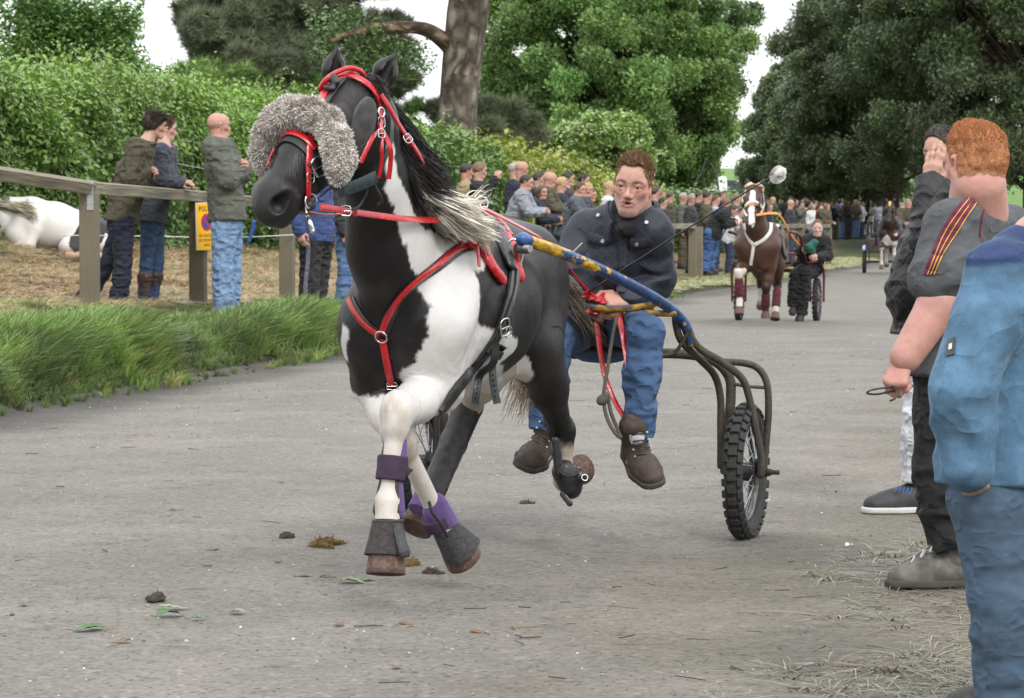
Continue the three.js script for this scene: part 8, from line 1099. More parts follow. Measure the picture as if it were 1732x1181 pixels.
{ // boy in blue sweatshirt in the near corner
  const d = 7.3, P = (x, y, e = 0) => at(x, y, d + e), yaw = -2.3, b = V(at(1690, 1100, d).x, 0, -d);
  const J = jointsFor(b, yaw, 1.46, { pelvis: P(1702, 800, 0.06), waist: P(1705, 715, 0.06), chest: P(1712, 600, 0.06), neck: P(1752, 405, 0.05), head: P(1800, 320), shL: P(1690, 482, -0.07), shR: P(1790, 470, 0.2), elL: P(1628, 668, -0.17), wrL: P(1632, 800, -0.16), elR: P(1800, 660, 0.2), wrR: P(1790, 790, 0.1), hiL: P(1672, 845, -0.03), hiR: P(1730, 845, 0.1), knL: P(1692, 1010, -0.05), knR: P(1740, 1010, 0.1), anL: P(1702, 1170, -0.02), anR: P(1745, 1160, 0.1) });
  const fleece = mat(L(1, 1, 1), 0.95, { vertexColors: true, map: rep(T.cloth, 5), bumpMap: rep(T.rumple, 1.6, 2.4), bumpScale: 0.008, sheen: 0.5, sheenColor: L(0.5, 0.65, 0.8), sheenRoughness: 0.5 });
  const s = { label: 'boy in blue sweatshirt with darker shoulders and jeans at the near right edge', base: b, J, cell: 0.012, headCell: 0.007, handCell: 0.005, headH: 0.21, look: V(-0.6, 0, -0.8), skin: SKIN.fair, hair: { style: 'crop', col: HAIR.brown }, hands: { L: { dir: V(0.5, -0.62, -0.6), nrm: V(-0.5, 0, 0.85), thumb: V(-0.6, -0.2, 0.3), curl: [0.2, 0.2, 0.25, 0.3], tc: 0.3, fat: 0.95 }, R: null }, top: { mat: fleece, name: 'sweatshirt', thick: 0.042, sleeve: 0.036, fat: 1.15, hem: 0.03, flare: 1.1, fold: 0.009, ff: 6, cell: 0.01, color: (x, y, z) => { const t = sstep(0.006, -0.006, y - (1.118 + 0.05 * (x - at(1640, 500, 7.3).x) - 0.004)); return [lerp(0.024, 0.09, t), lerp(0.05, 0.185, t), lerp(0.14, 0.29, t)]; } }, bottom: { mat: denim(L(0.075, 0.115, 0.17)), name: 'jeans', thick: 0.022, fat: 1.1, fold: 0.005, ff: 9, cuff: 0.036, cell: 0.011 }, shoe: { mat: shoeMats.grey } };
  const t = person(s); lay3(s.topBody, t, 'sleeve_patch', [[1610, 574], [1609, 588], [1608, 602]], 0.024, 0.002, M.black, d, 6); lay3(s.topBody, t, 'patch_print', [[1610, 583], [1609.5, 588], [1609, 593]], 0.009, 0.001, mat(L(0.5, 0.5, 0.5), 0.8), d, 6, 0.005);
  part('cuff', cyl(P(1632, 790, -0.16), P(1635, 815, -0.16), 0.05, 0.043, 20), mat(L(0.07, 0.15, 0.26), 0.95), t);
}
// ---------------------------------------------------------------- the other horses, carts and drivers
function frameAt(o, th) { const f = V(-Math.sin(th), 0, Math.cos(th)), l = V(Math.cos(th), 0, Math.sin(th)); return { o, f, l, P: (x, h, s = 0) => o.clone().addScaledVector(f, x).addScaledVector(UP, h).addScaledVector(l, s) }; }
function poseHorse(F, k, o = {}) {
  const P = (x, h, l = 0) => F.P(x * k + (o.dx ?? 0), h * k, l * k), tr = o.lead === 'L' ? 1 : -1, fr = (s) => s === tr;
  const fore = (s) => fr(s) ? [P(2.08, 0.95, 0.16 * s), P(2.0, 0.71, 0.16 * s), P(2.27, 0.64, 0.19 * s), P(2.2, 0.3, 0.19 * s), P(2.23, 0.15, 0.19 * s)] : [P(2.05, 0.95, 0.16 * s), P(1.97, 0.7, 0.13 * s), P(2.0, 0.45, 0.1 * s), P(1.88, 0.24, 0.08 * s), P(1.86, 0.1, 0.08 * s)];
  const hind = (s) => fr(s) ? [P(0.98, 1.0, 0.12 * s), P(1.1, 0.74, 0.14 * s), P(0.78, 0.52, 0.12 * s), P(0.8, 0.28, 0.12 * s), P(0.72, 0.2, 0.12 * s)] : [P(0.98, 1.0, 0.12 * s), P(1.22, 0.74, 0.14 * s), P(1.02, 0.48, 0.12 * s), P(1.2, 0.2, 0.12 * s), P(1.26, 0.06, 0.12 * s)];
  const j = { side: F.l, fwd: F.f, up: UP, trunk: [P(0.9, 1.03), P(1.22, 1.0), P(1.5, 0.94), P(1.76, 0.93), P(2.0, 0.9)], neck: [P(2.02, 1.03), P(2.17, 1.23), P(2.27, 1.42), P(2.3, 1.55)], poll: P(2.33, 1.6, o.turn ?? 0), muzzle: P(2.56, 1.19, (o.turn ?? 0) - 0.03), headLeft: F.l.clone(), earL: [P(2.3, 1.63, 0.07), P(2.3, 1.77, 0.12)], earR: [P(2.3, 1.63, -0.07), P(2.3, 1.77, -0.1)], LF: fore(1), RF: fore(-1), LH: hind(1), RH: hind(-1) };
  if (o.over) Object.assign(j, o.over(P)); return j;
}
function buildHorse(label, F, k, o) {
  const j = poseHorse(F, k, o), body = new Body(horsePrims(j, k), { k: 0.05 }), t = thing('horse', label, 'horse', F.P(1.5, 0), null);
  part('body', body.geo(o.cell, { color: (x, y, z, id) => o.coat(x, y, z, id, j) }), coatMat, t);
  for (const q of ['LF', 'RF', 'LH', 'RH']) part('hoof', hoofGeo(j[q][3], j[q][4], k, F.f), hoofMat, t);
  if (o.mane) ribbonHair(t, 'mane', (out, r) => { const c = curveOf([j.poll.clone(), j.neck[2].clone().addScaledVector(F.f, -0.1 * k).addScaledVector(UP, 0.08 * k), j.neck[1].clone().addScaledVector(F.f, -0.15 * k).addScaledVector(UP, 0.06 * k), j.neck[0].clone().addScaledVector(F.f, -0.2 * k).addScaledVector(UP, 0.12 * k)]); for (let i = 0; i < 60; i++) { const p = c.getPoint(r()), s = r() < 0.5 ? 1 : -1, e = p.clone().addScaledVector(F.l, 0.14 * s * k).addScaledVector(UP, -0.2 * k * r()).addScaledVector(F.f, -0.1 * k); lock(out, p, p.clone().addScaledVector(UP, 0.05), e.clone().addScaledVector(UP, 0.06), e, o.strand ?? 0.012, 4, r, 0.04, o.mane); } }, 0, 0, 5);
  ribbonHair(t, 'tail', (out, r) => { const p = F.P(0.7 * k, 1.1 * k); for (let i = 0; i < 24; i++) lock(out, p, F.P(0.55 * k, 1.05 * k), F.P(0.5 * k, 0.7 * k, 0.06 * (r() - 0.5)), F.P((0.45 + 0.1 * r()) * k, 0.42 * k, 0.2 * (r() - 0.5)), 0.014, 4, r, 0.05, o.tail ?? [0.02, 0.015, 0.012]); }, 0, 0, 6);
  return { t, j, body };
}
const caster = (body, d0) => (px, py, lift = 0.004) => { const dir = sight(px, py); let p = body.cast(EYEP.clone().addScaledVector(dir, d0 - 3), dir, 6); if (!p) { let m = 1e9; for (let t = d0 - 2; t < d0 + 2.5; t += 0.03) { const q = EYEP.clone().addScaledVector(dir, t), d = body.eval(q.x, q.y, q.z); if (d < m) { m = d; p = q; } } p = body.snap(p); } return p.addScaledVector(body.normal(p), lift); };
const castStrap = (cs, body, pts, w, th, n = 16) => { const P = [], N = []; for (const [x, y] of interp(pts, n)) { const p = cs(x, y, 0), nn = body.normal(p, 0.02); P.push(p.addScaledVector(nn, 0.006)); N.push(nn); } return strap(P, N, w, th, n * 2); };
const whiteStrap = mat(L(0.62, 0.6, 0.55), 0.5), orange = mat(L(0.62, 0.24, 0.03), 0.5), maroon = mat(L(0.16, 0.035, 0.03), 0.55, { map: rep(T.scuff, 2) }), wrapMat = cloth(L(0.11, 0.018, 0.03));
{ // the bay trotter, second in line
  const F = frameAt(V(3.27, 0, -36.35), 12 * Math.PI / 180), coat = (x, y, z, id, j) => {
    const n = 0.02 * fbm(x * 14, y * 14, z * 14, 3), q = V(x, y, z); let c = [0.062, 0.029, 0.017]; const g = 1 + 0.25 * fbm(x * 6, y * 6, z * 6, 3);
    if (id === 4) c = [0.03, 0.018, 0.014]; if (id >= 5 && y < 0.5) c = [0.03, 0.016, 0.012];
    if (id === 3) { const a = q.clone().sub(j.poll).dot(F.l), t = q.clone().sub(j.poll).dot(j.hd); if (q.clone().sub(j.poll).dot(j.ht) > -0.02 && Math.abs(a - 0.004) < lerp(0.028, 0.036, t * 2) + n && t > 0.03 && t < 0.46) c = [0.66, 0.64, 0.62]; if (t > 0.47) c = [0.03, 0.025, 0.024]; }
    if (id === 6) { if (y > 0.5 && y < 0.68 && q.distanceTo(j.RF[2]) < 0.12) c = [0.6, 0.57, 0.5]; if (y < 0.38) c = [0.55, 0.52, 0.45]; } if ((id === 7 || id === 8) && y < 0.42) c = [0.5, 0.46, 0.4];
    return c.map((v) => v * g);
  };
  const b = buildHorse('bay horse with white blaze and white breast strap trotting second along the road', F, 0.98, { cell: 0.014, coat, lead: 'R', mane: [0.02, 0.014, 0.012], strand: 0.01, turn: -0.01 }), cs = caster(b.body, 34.2), t = b.t, CS = (pts, w) => castStrap(cs, b.body, pts, w, 0.008);
  const br = thing('bridle', 'white and orange bridle on the bay horse', 'bridle', b.j.poll.clone()); part('cheekpiece', CS([[1257, 322], [1257, 340], [1260, 358], [1264, 366]], 0.028), whiteStrap, br); part('cheekpiece', CS([[1292, 320], [1293, 338], [1289, 354], [1284, 364]], 0.028), whiteStrap, br); part('browband', CS([[1258, 318], [1266, 312], [1276, 310], [1286, 312], [1292, 318]], 0.03), whiteStrap, br); part('browband', CS([[1259, 325], [1266, 316], [1275, 313], [1284, 316], [1291, 326]], 0.018), orange, br); part('noseband', CS([[1261, 349], [1267, 343], [1275, 341], [1283, 344], [1289, 352]], 0.03), whiteStrap, br); part('noseband', CS([[1259, 354], [1266, 348], [1275, 346], [1284, 349], [1290, 356]], 0.014), orange, br);
  for (const s of [1, -1]) part('blinker', new Body([bone(b.j.H(0.26, 0.03, 0.1 * s), b.j.H(0.42, 0.03, 0.098 * s), 0.045, 0.04, { flat: 0.25, side: F.l })]).geo(0.01), M.black, br);
  const re = thing('driving_reins', 'orange rein running back from the bay horse mouth', 'reins', b.j.muzzle.clone()); part('rein', strap([at(1279, 364, 33.9), at(1292, 362, 34), at(1306, 361, 34.3), at(1318, 364, 34.7), at(1340, 400, 35.6), at(1358, 422, 36)], V(0.2, 0.2, 1), 0.028, 0.006, 40), orange, re);
  const co = thing('breast_collar', 'white breast strap in a Y on the bay horse chest', 'breast collar', cs(1275, 414)); part('chest_strap', CS([[1259, 378], [1262, 394], [1268, 406], [1275, 414]], 0.042), whiteStrap, co); part('chest_strap', CS([[1304, 378], [1302, 392], [1291, 405], [1276, 414]], 0.042), whiteStrap, co); part('girth_strap', CS([[1275, 416], [1273, 430], [1270, 448]], 0.036), whiteStrap, co);
  const sa = thing('harness_saddle', 'dark saddle pads with white strap on the bay horse', 'harness saddle', F.P(1.6, 1.1)); part('saddle_pad', new Body([bone(F.P(1.62, 1.14, 0.2), F.P(1.66, 0.82, 0.285), 0.05, 0.055, { flat: 0.5, side: F.l }), bone(F.P(1.62, 1.14, -0.2), F.P(1.66, 0.82, -0.285), 0.05, 0.055, { flat: 0.5, side: F.l }), bone(F.P(1.62, 1.16, 0.2), F.P(1.62, 1.16, -0.2), 0.04, 0.04)], { k: 0.03 }).geo(0.014), M.black, sa); part('strap', strap([F.P(2.05, 1.12, 0.14), F.P(1.85, 1.15, 0.19), F.P(1.65, 1.18, 0.2)], V(0.3, 1, 0.2), 0.04, 0.008, 14), whiteStrap, sa);
  for (const [q, a, c] of [['RF', 0.25, 0.7], ['LF', 0.35, 0.95], ['LH', 0.3, 0.9]]) { const u = thing('leg_wrap', `maroon bandage on the bay horse ${{ RF: 'raised foreleg', LF: 'trailing foreleg', LH: 'hind leg' }[q]}`, 'leg wrap', b.j[q][3].clone()), P0 = b.j[q][2].clone().lerp(b.j[q][3], a), P1 = b.j[q][2].clone().lerp(b.j[q][3], c); part('wrap', new Body([bone(P0, P1, 0.05, 0.054)], { disp: (x, y, z) => 0.003 * noise(x * 40, y * 40, z * 40) }).geo(0.01), wrapMat, u); }
  // its sulky
  const s = thing('sulky', 'maroon trotting sulky behind the bay horse', 'sulky', F.o.clone()), tr = 0.48;
  for (const e of [1, -1]) {
    wheelOf(s, F.P(0, 0.262, tr * e), F.l, 0.262, 0.032, { knobs: 24, rim: maroon });
    part('shaft', tube([F.P(1.75, 1.1, 0.36 * e), F.P(1.2, 1.08, 0.37 * e), F.P(0.8, 1.02, 0.37 * e), F.P(0.42, 0.8, 0.37 * e), F.P(0.3, 0.72, 0.38 * e), F.P(0.1, 0.68, 0.4 * e)], 0.022, 40, 8), maroon, s);
    for (const dl of [-0.08, 0.085]) part('fork_tube', tube([F.P(0.28, 0.72, 0.4 * e), F.P(0.1, 0.72, (tr + dl * 0.5) * e), F.P(0.03, 0.62, (tr + dl) * e), F.P(0.0, 0.4, (tr + dl) * e), F.P(0, 0.25, (tr + dl) * e)], 0.016, 30, 8), maroon, s);
  }
  part('axle_beam', tube([F.P(0.05, 0.62, -0.5), F.P(0.05, 0.62, 0.5)], 0.022, 6, 8), maroon, s); part('cross_bar', tube([F.P(0.46, 0.83, -0.38), F.P(0.46, 0.83, 0.38)], 0.015, 6, 8), maroon, s); part('foot_loop', tube([F.P(0.5, 0.82, 0.05), F.P(0.52, 0.7, 0.06), F.P(0.52, 0.68, 0.24), F.P(0.5, 0.82, 0.26)], 0.01, 20, 6, true), maroon, s); part('seat', boxAt(F.P(0, 0.7, 0.1), 0.5, 0.06, 0.34, 0.02), cloth(L(0.03, 0.03, 0.03)), s);
  const d = 36.0, P = (x, y, e = 0) => at(x, y, d + e), J = jointsFor(P(1355, 540), 0, 1.5, { pelvis: P(1368, 452, 0.25), waist: P(1371, 438, 0.2), chest: P(1376, 420, 0.08), neck: P(1381, 403, 0), head: P(1383, 387, -0.05), shL: P(1395, 409, 0.02), shR: P(1362, 409, 0.05), elL: P(1401, 432, -0.02), elR: P(1352, 424, -0.02), wrL: P(1383, 436, -0.22), wrR: P(1358, 422, -0.3), hiL: P(1375, 455, 0.25), hiR: P(1362, 455, 0.28), knL: P(1363, 462, -0.2), knR: P(1346, 466, -0.15), anL: P(1355, 527, -0.1), anR: P(1343, 514, -0.1) }); J.toeL = P(1351, 536, -0.25); J.toeR = P(1341, 522, -0.25);
  const bs = { label: 'boy in black tracksuit and glasses driving the maroon sulky', base: P(1368, 470, 0.25), J, cell: 0.013, headCell: 0.007, headH: 0.21, look: V(-0.1, 0.02, 1), fine: true, skin: SKIN.pale, brow: HAIR.brown, hair: { style: 'crop', col: HAIR.mid, fur: 3000, len: 0.012 }, top: { mat: C.black, thick: 0.026, hem: 0.05, fold: 0.009, collar: { r: 0.02 } }, bottom: { mat: C.black, thick: 0.026, fold: 0.01, cuff: 0.036, long: 0.02 }, shoe: { mat: shoeMats.black, up: { L: V(0, 0.85, 0.5).normalize(), R: V(0, 0.85, 0.5).normalize() } } };
  const bt = person(bs); for (const e of [-1, 1]) part('spectacle_lens', torus(bs.F.P(0.14 * e, 0.0, 0.37), 0.02, 0.003, bs.F.z, 16), mat(L(0.6, 0.6, 0.62), 0.3), bt); part('spectacle_bridge', tube([bs.F.P(-0.06, 0.01, 0.38), bs.F.P(0.06, 0.01, 0.38)], 0.003, 4, 5), mat(L(0.6, 0.6, 0.62), 0.3), bt);
  tag(part('rag', new Body([bone(P(1366, 420, -0.45), P(1378, 410, -0.4), 0.05, 0.045), bone(P(1366, 420, -0.45), P(1374, 424, -0.42), 0.045, 0.04)], { k: 0.03, disp: (x, y, z) => 0.012 * noise(x * 30, y * 30, z * 30) }).geo(0.012), cloth(L(0.015, 0.1, 0.075))), 'dark green cloth tied round the maroon shaft', 'cloth');
}
function cart(label, F, tr, R0, m, blue) {
  const s = thing('horse_cart', label, 'cart', F.o.clone()); for (const e of [1, -1]) { wheelOf(s, F.P(0, R0, tr * e), F.l, R0, 0.04, { knobs: 16 }); part('mudguard', tube([F.P(0.18, 2 * R0 + 0.02, tr * e), F.P(0, 2 * R0 + 0.08, tr * e), F.P(-0.2, 2 * R0, tr * e)], 0.05, 10, 6), mat(L(0.3, 0.36, 0.6), 0.4), s); part('shaft', tube([F.P(2.0, 0.95, 0.36 * e), F.P(0.9, 0.9, 0.38 * e), F.P(0.2, 0.62, 0.4 * e)], 0.025, 20, 7), m, s); part('step_iron', tube([F.P(0.3, 0.6, tr * 0.82 * e), F.P(0.3, 0.3, tr * 0.82 * e), F.P(0.1, 0.26, tr * 0.82 * e)], 0.018, 12, 6, true), m, s); }
  const q = new THREE.Quaternion().setFromAxisAngle(UP, -Math.atan2(-F.f.x, F.f.z)); part('tub', boxAt(F.P(-0.1, 0.66, 0), tr * 1.7, 0.34, 0.9, 0.03, q), m, s); part('seat', boxAt(F.P(-0.2, 0.88, 0), tr * 1.6, 0.1, 0.4, 0.03, q), C.char, s); part('axle', tube([F.P(0, R0, -tr), F.P(0, R0, tr)], 0.025, 4, 6), m, s); return s;
}
{ // brown cob with the heavy collar, third
  const F = frameAt(V(8.95, 0.0, -69.5), 9 * Math.PI / 180); F.o.y = ground(F.o.x, F.o.z);
  const b = buildHorse('brown and white cob with a heavy grey collar pulling the third cart', F, 1.0, { cell: 0.022, lead: 'R', mane: [0.03, 0.02, 0.016], coat: (x, y, z, id, j) => { const n = fbm(x * 3, y * 3, z * 3, 3); let c = [0.04, 0.018, 0.012]; if (id >= 5 && y < F.o.y + 0.62 + 0.1 * n) c = [0.5, 0.47, 0.42]; if (id === 1 && n > 0.16) c = [0.55, 0.52, 0.48]; if (id === 3) c = [0.022, 0.014, 0.012]; return c; } });
  const co = thing('horse_collar', 'padded grey collar round the neck of the brown and white cob', 'horse collar', F.P(2.05, 1)); part('pad', new Body([0, 1, 2, 3, 4, 5, 6, 7, 8, 9, 10, 11].map((i) => { const A = (q) => F.P(2.12 + 0.1 * Math.cos(q), 1.0 + 0.32 * Math.cos(q), 0.24 * Math.sin(q)); return bone(A(i * Math.PI / 6), A((i + 1) * Math.PI / 6), 0.06, 0.06); }), { k: 0.02 }).geo(0.02), cloth(L(0.13, 0.13, 0.14)), co);
  const br = thing('bridle', 'black bridle with yellow brow plate on the brown and white cob', 'bridle', b.j.poll.clone()); part('brow_plate', new Body([bone(b.j.H(0.02, 0.1), b.j.H(0.16, 0.1), 0.045, 0.03, { flat: 0.7, side: F.l })]).geo(0.015), mat(L(0.7, 0.5, 0.12), 0.5), br); for (const s of [1, -1]) part('blinker', new Body([bone(b.j.H(0.26, 0.03, 0.11 * s), b.j.H(0.44, 0.03, 0.11 * s), 0.05, 0.045, { flat: 0.3, side: F.l })]).geo(0.018), M.black, br);
  const F3 = frameAt(F.P(-0.5, 0), 9 * Math.PI / 180); cart('dark two wheeled cart with blue mudguards behind the brown and white cob', F3, 0.68, 0.27, mat(L(0.05, 0.035, 0.035), 0.5));
  const P = (x, y, e = 0) => at(x, y, 69.8 + e), J = jointsFor(F3.P(0, 0, 0.35), 0, 1.75, { pelvis: F3.P(-0.2, 0.98, 0.34), waist: F3.P(-0.18, 1.12, 0.34), chest: F3.P(-0.14, 1.32, 0.34), neck: F3.P(-0.1, 1.5, 0.34), head: F3.P(-0.06, 1.64, 0.34), shL: F3.P(-0.12, 1.45, 0.53), shR: F3.P(-0.12, 1.45, 0.15), elL: F3.P(0.05, 1.2, 0.55), elR: F3.P(0.05, 1.2, 0.13), wrL: F3.P(0.28, 1.16, 0.42), wrR: F3.P(0.28, 1.16, 0.26), hiL: F3.P(-0.15, 0.96, 0.43), hiR: F3.P(-0.15, 0.96, 0.25), knL: F3.P(0.28, 0.95, 0.45), knR: F3.P(0.28, 0.95, 0.23), anL: F3.P(0.42, 0.58, 0.45), anR: F3.P(0.42, 0.58, 0.23) });
  person({ label: 'man in flat cap and olive coat driving the third cart', base: F3.P(-0.2, 0.9, 0.34), J, cell: 0.024, headCell: 0.014, hair: { style: 'flop', col: [0.16, 0.15, 0.13] }, skin: SKIN.ruddy, top: { mat: C.olive, thick: 0.04, hem: 0.1, fold: 0.01, collar: { r: 0.02, mat: C.pale } }, bottom: { mat: C.char, thick: 0.025, fold: 0.01, cuff: 0.034 }, shoe: { mat: shoeMats.black, cell: 0.02 } });
}
{ // the last piebald, far off
  const o = at(1468, 410, 141); const F = frameAt(V(o.x, ground(o.x, o.z), o.z), 4 * Math.PI / 180); F.o.addScaledVector(F.f, -2);
  buildHorse('black and white cob far off at the bend, pulling the last cart', F, 1.05, { cell: 0.034, lead: 'L', mane: [0.6, 0.57, 0.5], strand: 0.03, coat: (x, y, z, id) => { const n = fbm(x * 2.4 + 1, y * 2.4, z * 2.4, 2); if (id >= 5) return y < F.o.y + 0.7 ? [0.55, 0.52, 0.46] : [0.05, 0.045, 0.04]; if (id === 3) return z > F.o.z + 2.3 ? [0.03, 0.028, 0.028] : [0.4, 0.38, 0.35]; return n > 0.0 ? [0.6, 0.58, 0.54] : [0.02, 0.02, 0.02]; } });
  const F4 = frameAt(F.P(-0.5, 0, -0.1), 4 * Math.PI / 180); cart('grey tub cart behind the far black and white cob', F4, 0.75, 0.34, mat(L(0.1, 0.1, 0.11), 0.6));
  const J = jointsFor(F4.P(-0.2, 0.42, -0.35), -0.1, 1.7, { knL: F4.P(0.2, 0.95, -0.28), knR: F4.P(0.2, 0.95, -0.45), anL: F4.P(0.3, 0.6, -0.28), anR: F4.P(0.3, 0.6, -0.45), pelvis: F4.P(-0.2, 0.98, -0.36), waist: F4.P(-0.2, 1.12, -0.36), chest: F4.P(-0.18, 1.3, -0.36), neck: F4.P(-0.16, 1.46, -0.36), head: F4.P(-0.14, 1.6, -0.36), shL: F4.P(-0.16, 1.42, -0.18), shR: F4.P(-0.16, 1.42, -0.54), elL: F4.P(0, 1.2, -0.18), elR: F4.P(0, 1.2, -0.54), wrL: F4.P(0.2, 1.16, -0.3), wrR: F4.P(0.2, 1.16, -0.42), hiL: F4.P(-0.18, 0.97, -0.28), hiR: F4.P(-0.18, 0.97, -0.45) }); person({ label: 'driver in moss green coat and pale cap on the far tub cart', base: F4.P(-0.2, 0.9, -0.36), J, cell: 0.034, headCell: 0.024, hair: { style: 'flop', col: [0.45, 0.42, 0.35] }, top: { mat: C.moss, thick: 0.04, hem: 0.1 }, bottom: { mat: C.char, thick: 0.025 }, shoe: { mat: shoeMats.black, cell: 0.03 } });
}
{ // white and black horse lying in the field at the left
  const d = 32.6, P = (x, y, e = 0) => at(x, y, d + e), side = V(0.15, 0.25, 1).normalize(), j = { side, fwd: V(-1, 0.05, 0.1).normalize(), up: UP, trunk: [P(168, 398), P(138, 392), P(92, 383), P(52, 377), P(22, 378)], neck: [P(12, 366), P(-18, 350), P(-48, 334), P(-72, 322)], poll: P(-80, 318), muzzle: P(-136, 352), headLeft: V(0, 0, 1), earL: [P(-78, 312, -0.06), P(-72, 296, -0.06)], earR: [P(-80, 312, 0.06), P(-76, 296, 0.06)],
    LF: [P(28, 396, -0.2), P(46, 420, -0.25), P(0, 430, -0.3), P(34, 436, -0.36), P(48, 436, -0.36)], RF: [P(24, 396, 0.2), P(40, 418, 0.22), P(0, 426, 0.3), P(-30, 430, 0.3), P(-42, 432, 0.3)], LH: [P(158, 400, -0.16), P(118, 420, -0.28), P(166, 434, -0.36), P(118, 432, -0.42), P(102, 432, -0.42)], RH: [P(158, 400, 0.14), P(125, 420, 0.25), P(170, 430, 0.3), P(130, 432, 0.36), P(118, 432, 0.36)] };
  const t = thing('horse', 'white and black horse lying in the straw field behind the first fence post', 'horse', P(90, 430)); const bl = [bone(P(152, 395, -0.25), P(136, 412, -0.3), 0.16, 0.13), bone(P(165, 380, 0), P(170, 400, 0), 0.24, 0.22)];
  part('body', new Body(horsePrims(j, 0.98), { k: 0.05 }).geo(0.014, { color: (x, y, z, id) => { let w = 1; for (const b of bl) w = Math.min(w, b.d(x, y, z)); w += 0.03 * fbm(x * 9, y * 9, z * 9, 3); const tan = sstep(0.02, -0.12, y - P(0, 412).y + 0.05 * fbm(x * 8, y * 8, z * 8, 2)); if (w < 0) return [0.02, 0.018, 0.018]; return [lerp(0.66, 0.36, tan), lerp(0.64, 0.24, tan), lerp(0.62, 0.16, tan)]; } }), coatMat, t);
  for (const q of ['LF', 'RF', 'LH', 'RH']) part('hoof', hoofGeo(j[q][3], j[q][4], 0.95, V(0, 0, 1)), hoofMat, t);
  ribbonHair(t, 'mane', (out, r) => { for (let i = 0; i < 40; i++) { const p = P(lerp(40, -20, r()), lerp(352, 344, r()), -0.05), e = P(lerp(52, 66, r()), lerp(350, 378, r()), -0.3); lock(out, p, p.clone().add(V(0.02, 0.04, 0.1)), e.clone().add(V(0, 0.06, 0.05)), e, 0.01, 5, r, 0.04, (a, q) => q % 2 ? [0.6, 0.52, 0.36] : [0.62, 0.58, 0.48]); } }, 0, 0, 8);
}
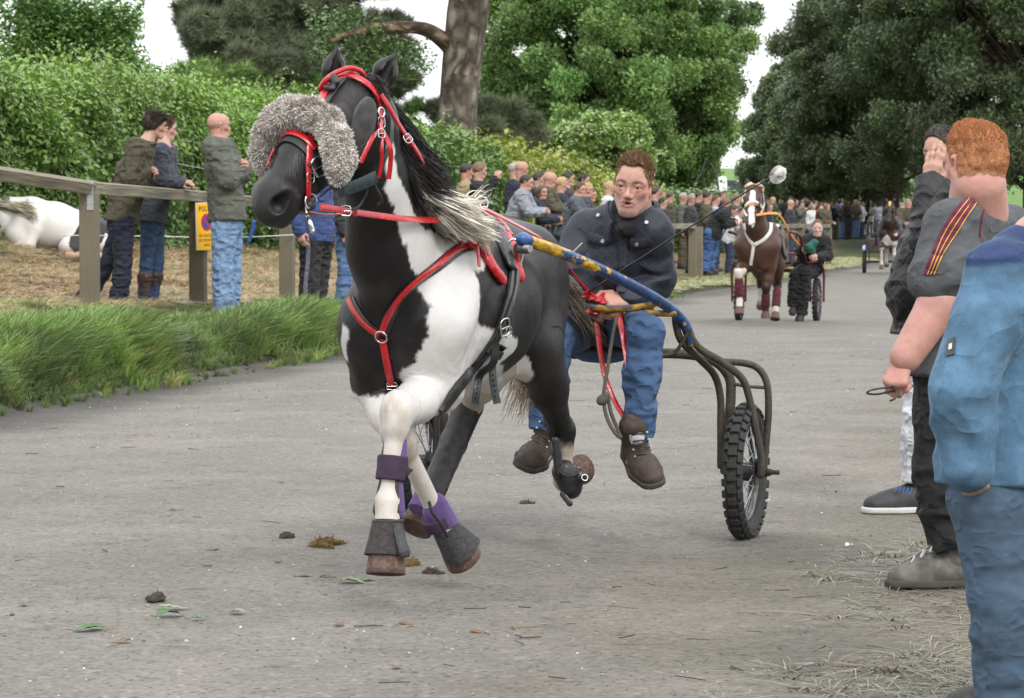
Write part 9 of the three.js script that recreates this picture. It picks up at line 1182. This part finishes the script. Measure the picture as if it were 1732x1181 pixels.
// ---------------------------------------------------------------- things lying on the road
{
  const GP = (px, py) => { const dir = at(px, py, 10).sub(EYEP), k = -EYE / dir.y; const p = EYEP.clone().addScaledVector(dir, k); p.y = ground(p.x, p.z) + 0.008; return p; }, r = rng(201);
  const dung = (px, py, w, dp, h, col, label, cat = 'dung') => { const c = GP(px, py), q = []; for (let i = 0; i < 14; i++) { const a = r() * 6.28, m = Math.sqrt(r()); q.push(ball(c.clone().add(V(Math.cos(a) * w * m * 0.8, h * 0.25 * (1 - m), Math.sin(a) * dp * m * 0.8)), Math.min(w, dp) * (0.18 + 0.2 * r()) * (1 - 0.4 * m), { k: 0.02 })); } const g = new Body(q, { k: 0.02, disp: (x, y, z) => 0.006 * noise(x * 90, y * 90, z * 90), clip: (x, y) => Math.max(c.y - 0.004 - y, y - c.y - h) }).geo(0.006), t = thing('dung_pile', label, cat, c), f = fur(g, dp < 0.08 ? 120 : 500, dp < 0.08 ? 0.01 : 0.02, 0.003, () => { const k = 0.6 + 0.9 * r(); return col.map((v) => v * k * 1.25); }, px, V(0, -0.7, 0)); part('heap', g, mat(L(...col), 1), t); const s = part('straw', f, mat(L(1, 1, 1), 1, { vertexColors: true }), t); s.userData.kind = 'stuff'; };
  const br = [0.13, 0.085, 0.03], dk = [0.045, 0.036, 0.024];
  dung(553, 928, 0.085, 0.13, 0.035, br, 'flattened brown horse dung on the road left of the front hooves'); dung(485, 914, 0.035, 0.05, 0.03, dk, 'small dark clod of dung left of the flattened dung'); dung(692, 960, 0.045, 0.07, 0.03, br, 'crumbled dung just right of the lowest front hoof'); dung(735, 974, 0.055, 0.03, 0.02, dk, 'thin dark strip of dung right of the crumbled dung'); dung(264, 1019, 0.035, 0.06, 0.03, dk, 'dark clod beside the green leaves at lower left'); dung(892, 856, 0.04, 0.06, 0.012, dk, 'trodden dark patch of dung below the raised hind leg'); dung(703, 893, 0.05, 0.07, 0.02, [0.1, 0.085, 0.035], 'greenish dung under the right hind hoof');
  const leaf = (px, py, len, wid, turn, col, label) => {
    const c = GP(px, py), sh = new THREE.Shape(); sh.moveTo(0, 0); for (let i = 1; i <= 8; i++) { const t = i / 8; sh.lineTo(t * len, wid * Math.sin(Math.PI * Math.pow(t, 0.75)) * (1 + 0.25 * (i % 2)) * 0.5); } for (let i = 7; i >= 0; i--) { const t = i / 8; sh.lineTo(t * len, -wid * Math.sin(Math.PI * Math.pow(t, 0.75)) * (1 + 0.25 * (i % 2)) * 0.5); }
    const g = new THREE.ExtrudeGeometry(sh, { depth: 0.0008, bevelEnabled: false, curveSegments: 2 }); g.rotateX(-Math.PI / 2); const P = g.attributes.position; for (let i = 0; i < P.count; i++) P.setY(i, P.getY(i) + 0.001 + 0.2 * wid * Math.pow(Math.abs(P.getZ(i)) / wid * 2, 1.3) + 0.05 * len * Math.sin(P.getX(i) / len * 4 + px)); g.computeVertexNormals(); g.rotateY(turn); g.translate(c.x, c.y, c.z); const t = thing('leaf', label, 'leaf', c); part('blade', g, mat(L(...col), 0.6), t); part('stalk', tube([c.clone(), c.clone().add(V(-0.02 * Math.cos(turn), 0.004, 0.02 * Math.sin(turn)))], 0.0014, 4, 5), mat(L(col[0], col[1], col[2]), 0.7), t);
  };
  const gr = [0.05, 0.13, 0.03], pg = [0.2, 0.26, 0.14];
  leaf(124, 1071, 0.1, 0.045, 0.35, gr, 'dark green leaf nearest the lower left corner'); leaf(150, 1066, 0.05, 0.035, -0.3, gr, 'small green leaf tip touching the leaf at lower left'); leaf(264, 1047, 0.095, 0.055, 0.5, gr, 'broad green leaf in front of the dark clod at lower left'); leaf(266, 1034, 0.1, 0.045, 0.15, pg, 'pale underside of a leaf behind the broad green one'); leaf(322, 1052, 0.05, 0.03, 0.1, gr, 'small green leaf right of the broad leaf'); leaf(388, 1041, 0.055, 0.04, -0.2, pg, 'single pale green leaf between the leaf pair and the dung'); leaf(572, 990, 0.1, 0.05, -0.1, pg, 'pale shrivelled leaf below the lowest front hoof'); leaf(612, 987, 0.05, 0.035, 0.25, [0.1, 0.22, 0.04], 'bright green leaf scrap below the lowest front hoof');
  const bw = [0.16, 0.085, 0.035]; [[355, 935, 'left of the dark clod'], [470, 956, 'below the dark clod'], [577, 1063, 'at the bottom left of centre'], [560, 981, 'above the pale shrivelled leaf'], [505, 980, 'left of the pale shrivelled leaf'], [668, 1136, 'at the bottom edge'], [40, 1029, 'at the left edge'], [200, 1092, 'below the lower left leaf'], [808, 1075, 'low in the middle of the road'], [300, 867, 'on the open road at left'], [690, 1062, 'below the front hooves']].forEach(([x, y, w], i) => leaf(x, y, 0.035 + 0.02 * r(), 0.02 + 0.012 * r(), r() * 3, bw, 'brown scrap of dead leaf ' + w));
  tag(part('litter_scrap', (() => { const c = GP(1436, 927), g = new THREE.PlaneGeometry(0.03, 0.018, 3, 2), P = g.attributes.position; g.rotateX(-1.3); for (let i = 0; i < P.count; i++) P.setY(i, P.getY(i) + 0.004 * Math.sin(i * 2)); g.translate(c.x, c.y + 0.006, c.z); g.computeVertexNormals(); return g; })(), mat(L(0.6, 0.6, 0.58), 0.8)), 'tiny white paper scrap on the road right of the wheel', 'litter');
}
renderer.render(scene, camera);
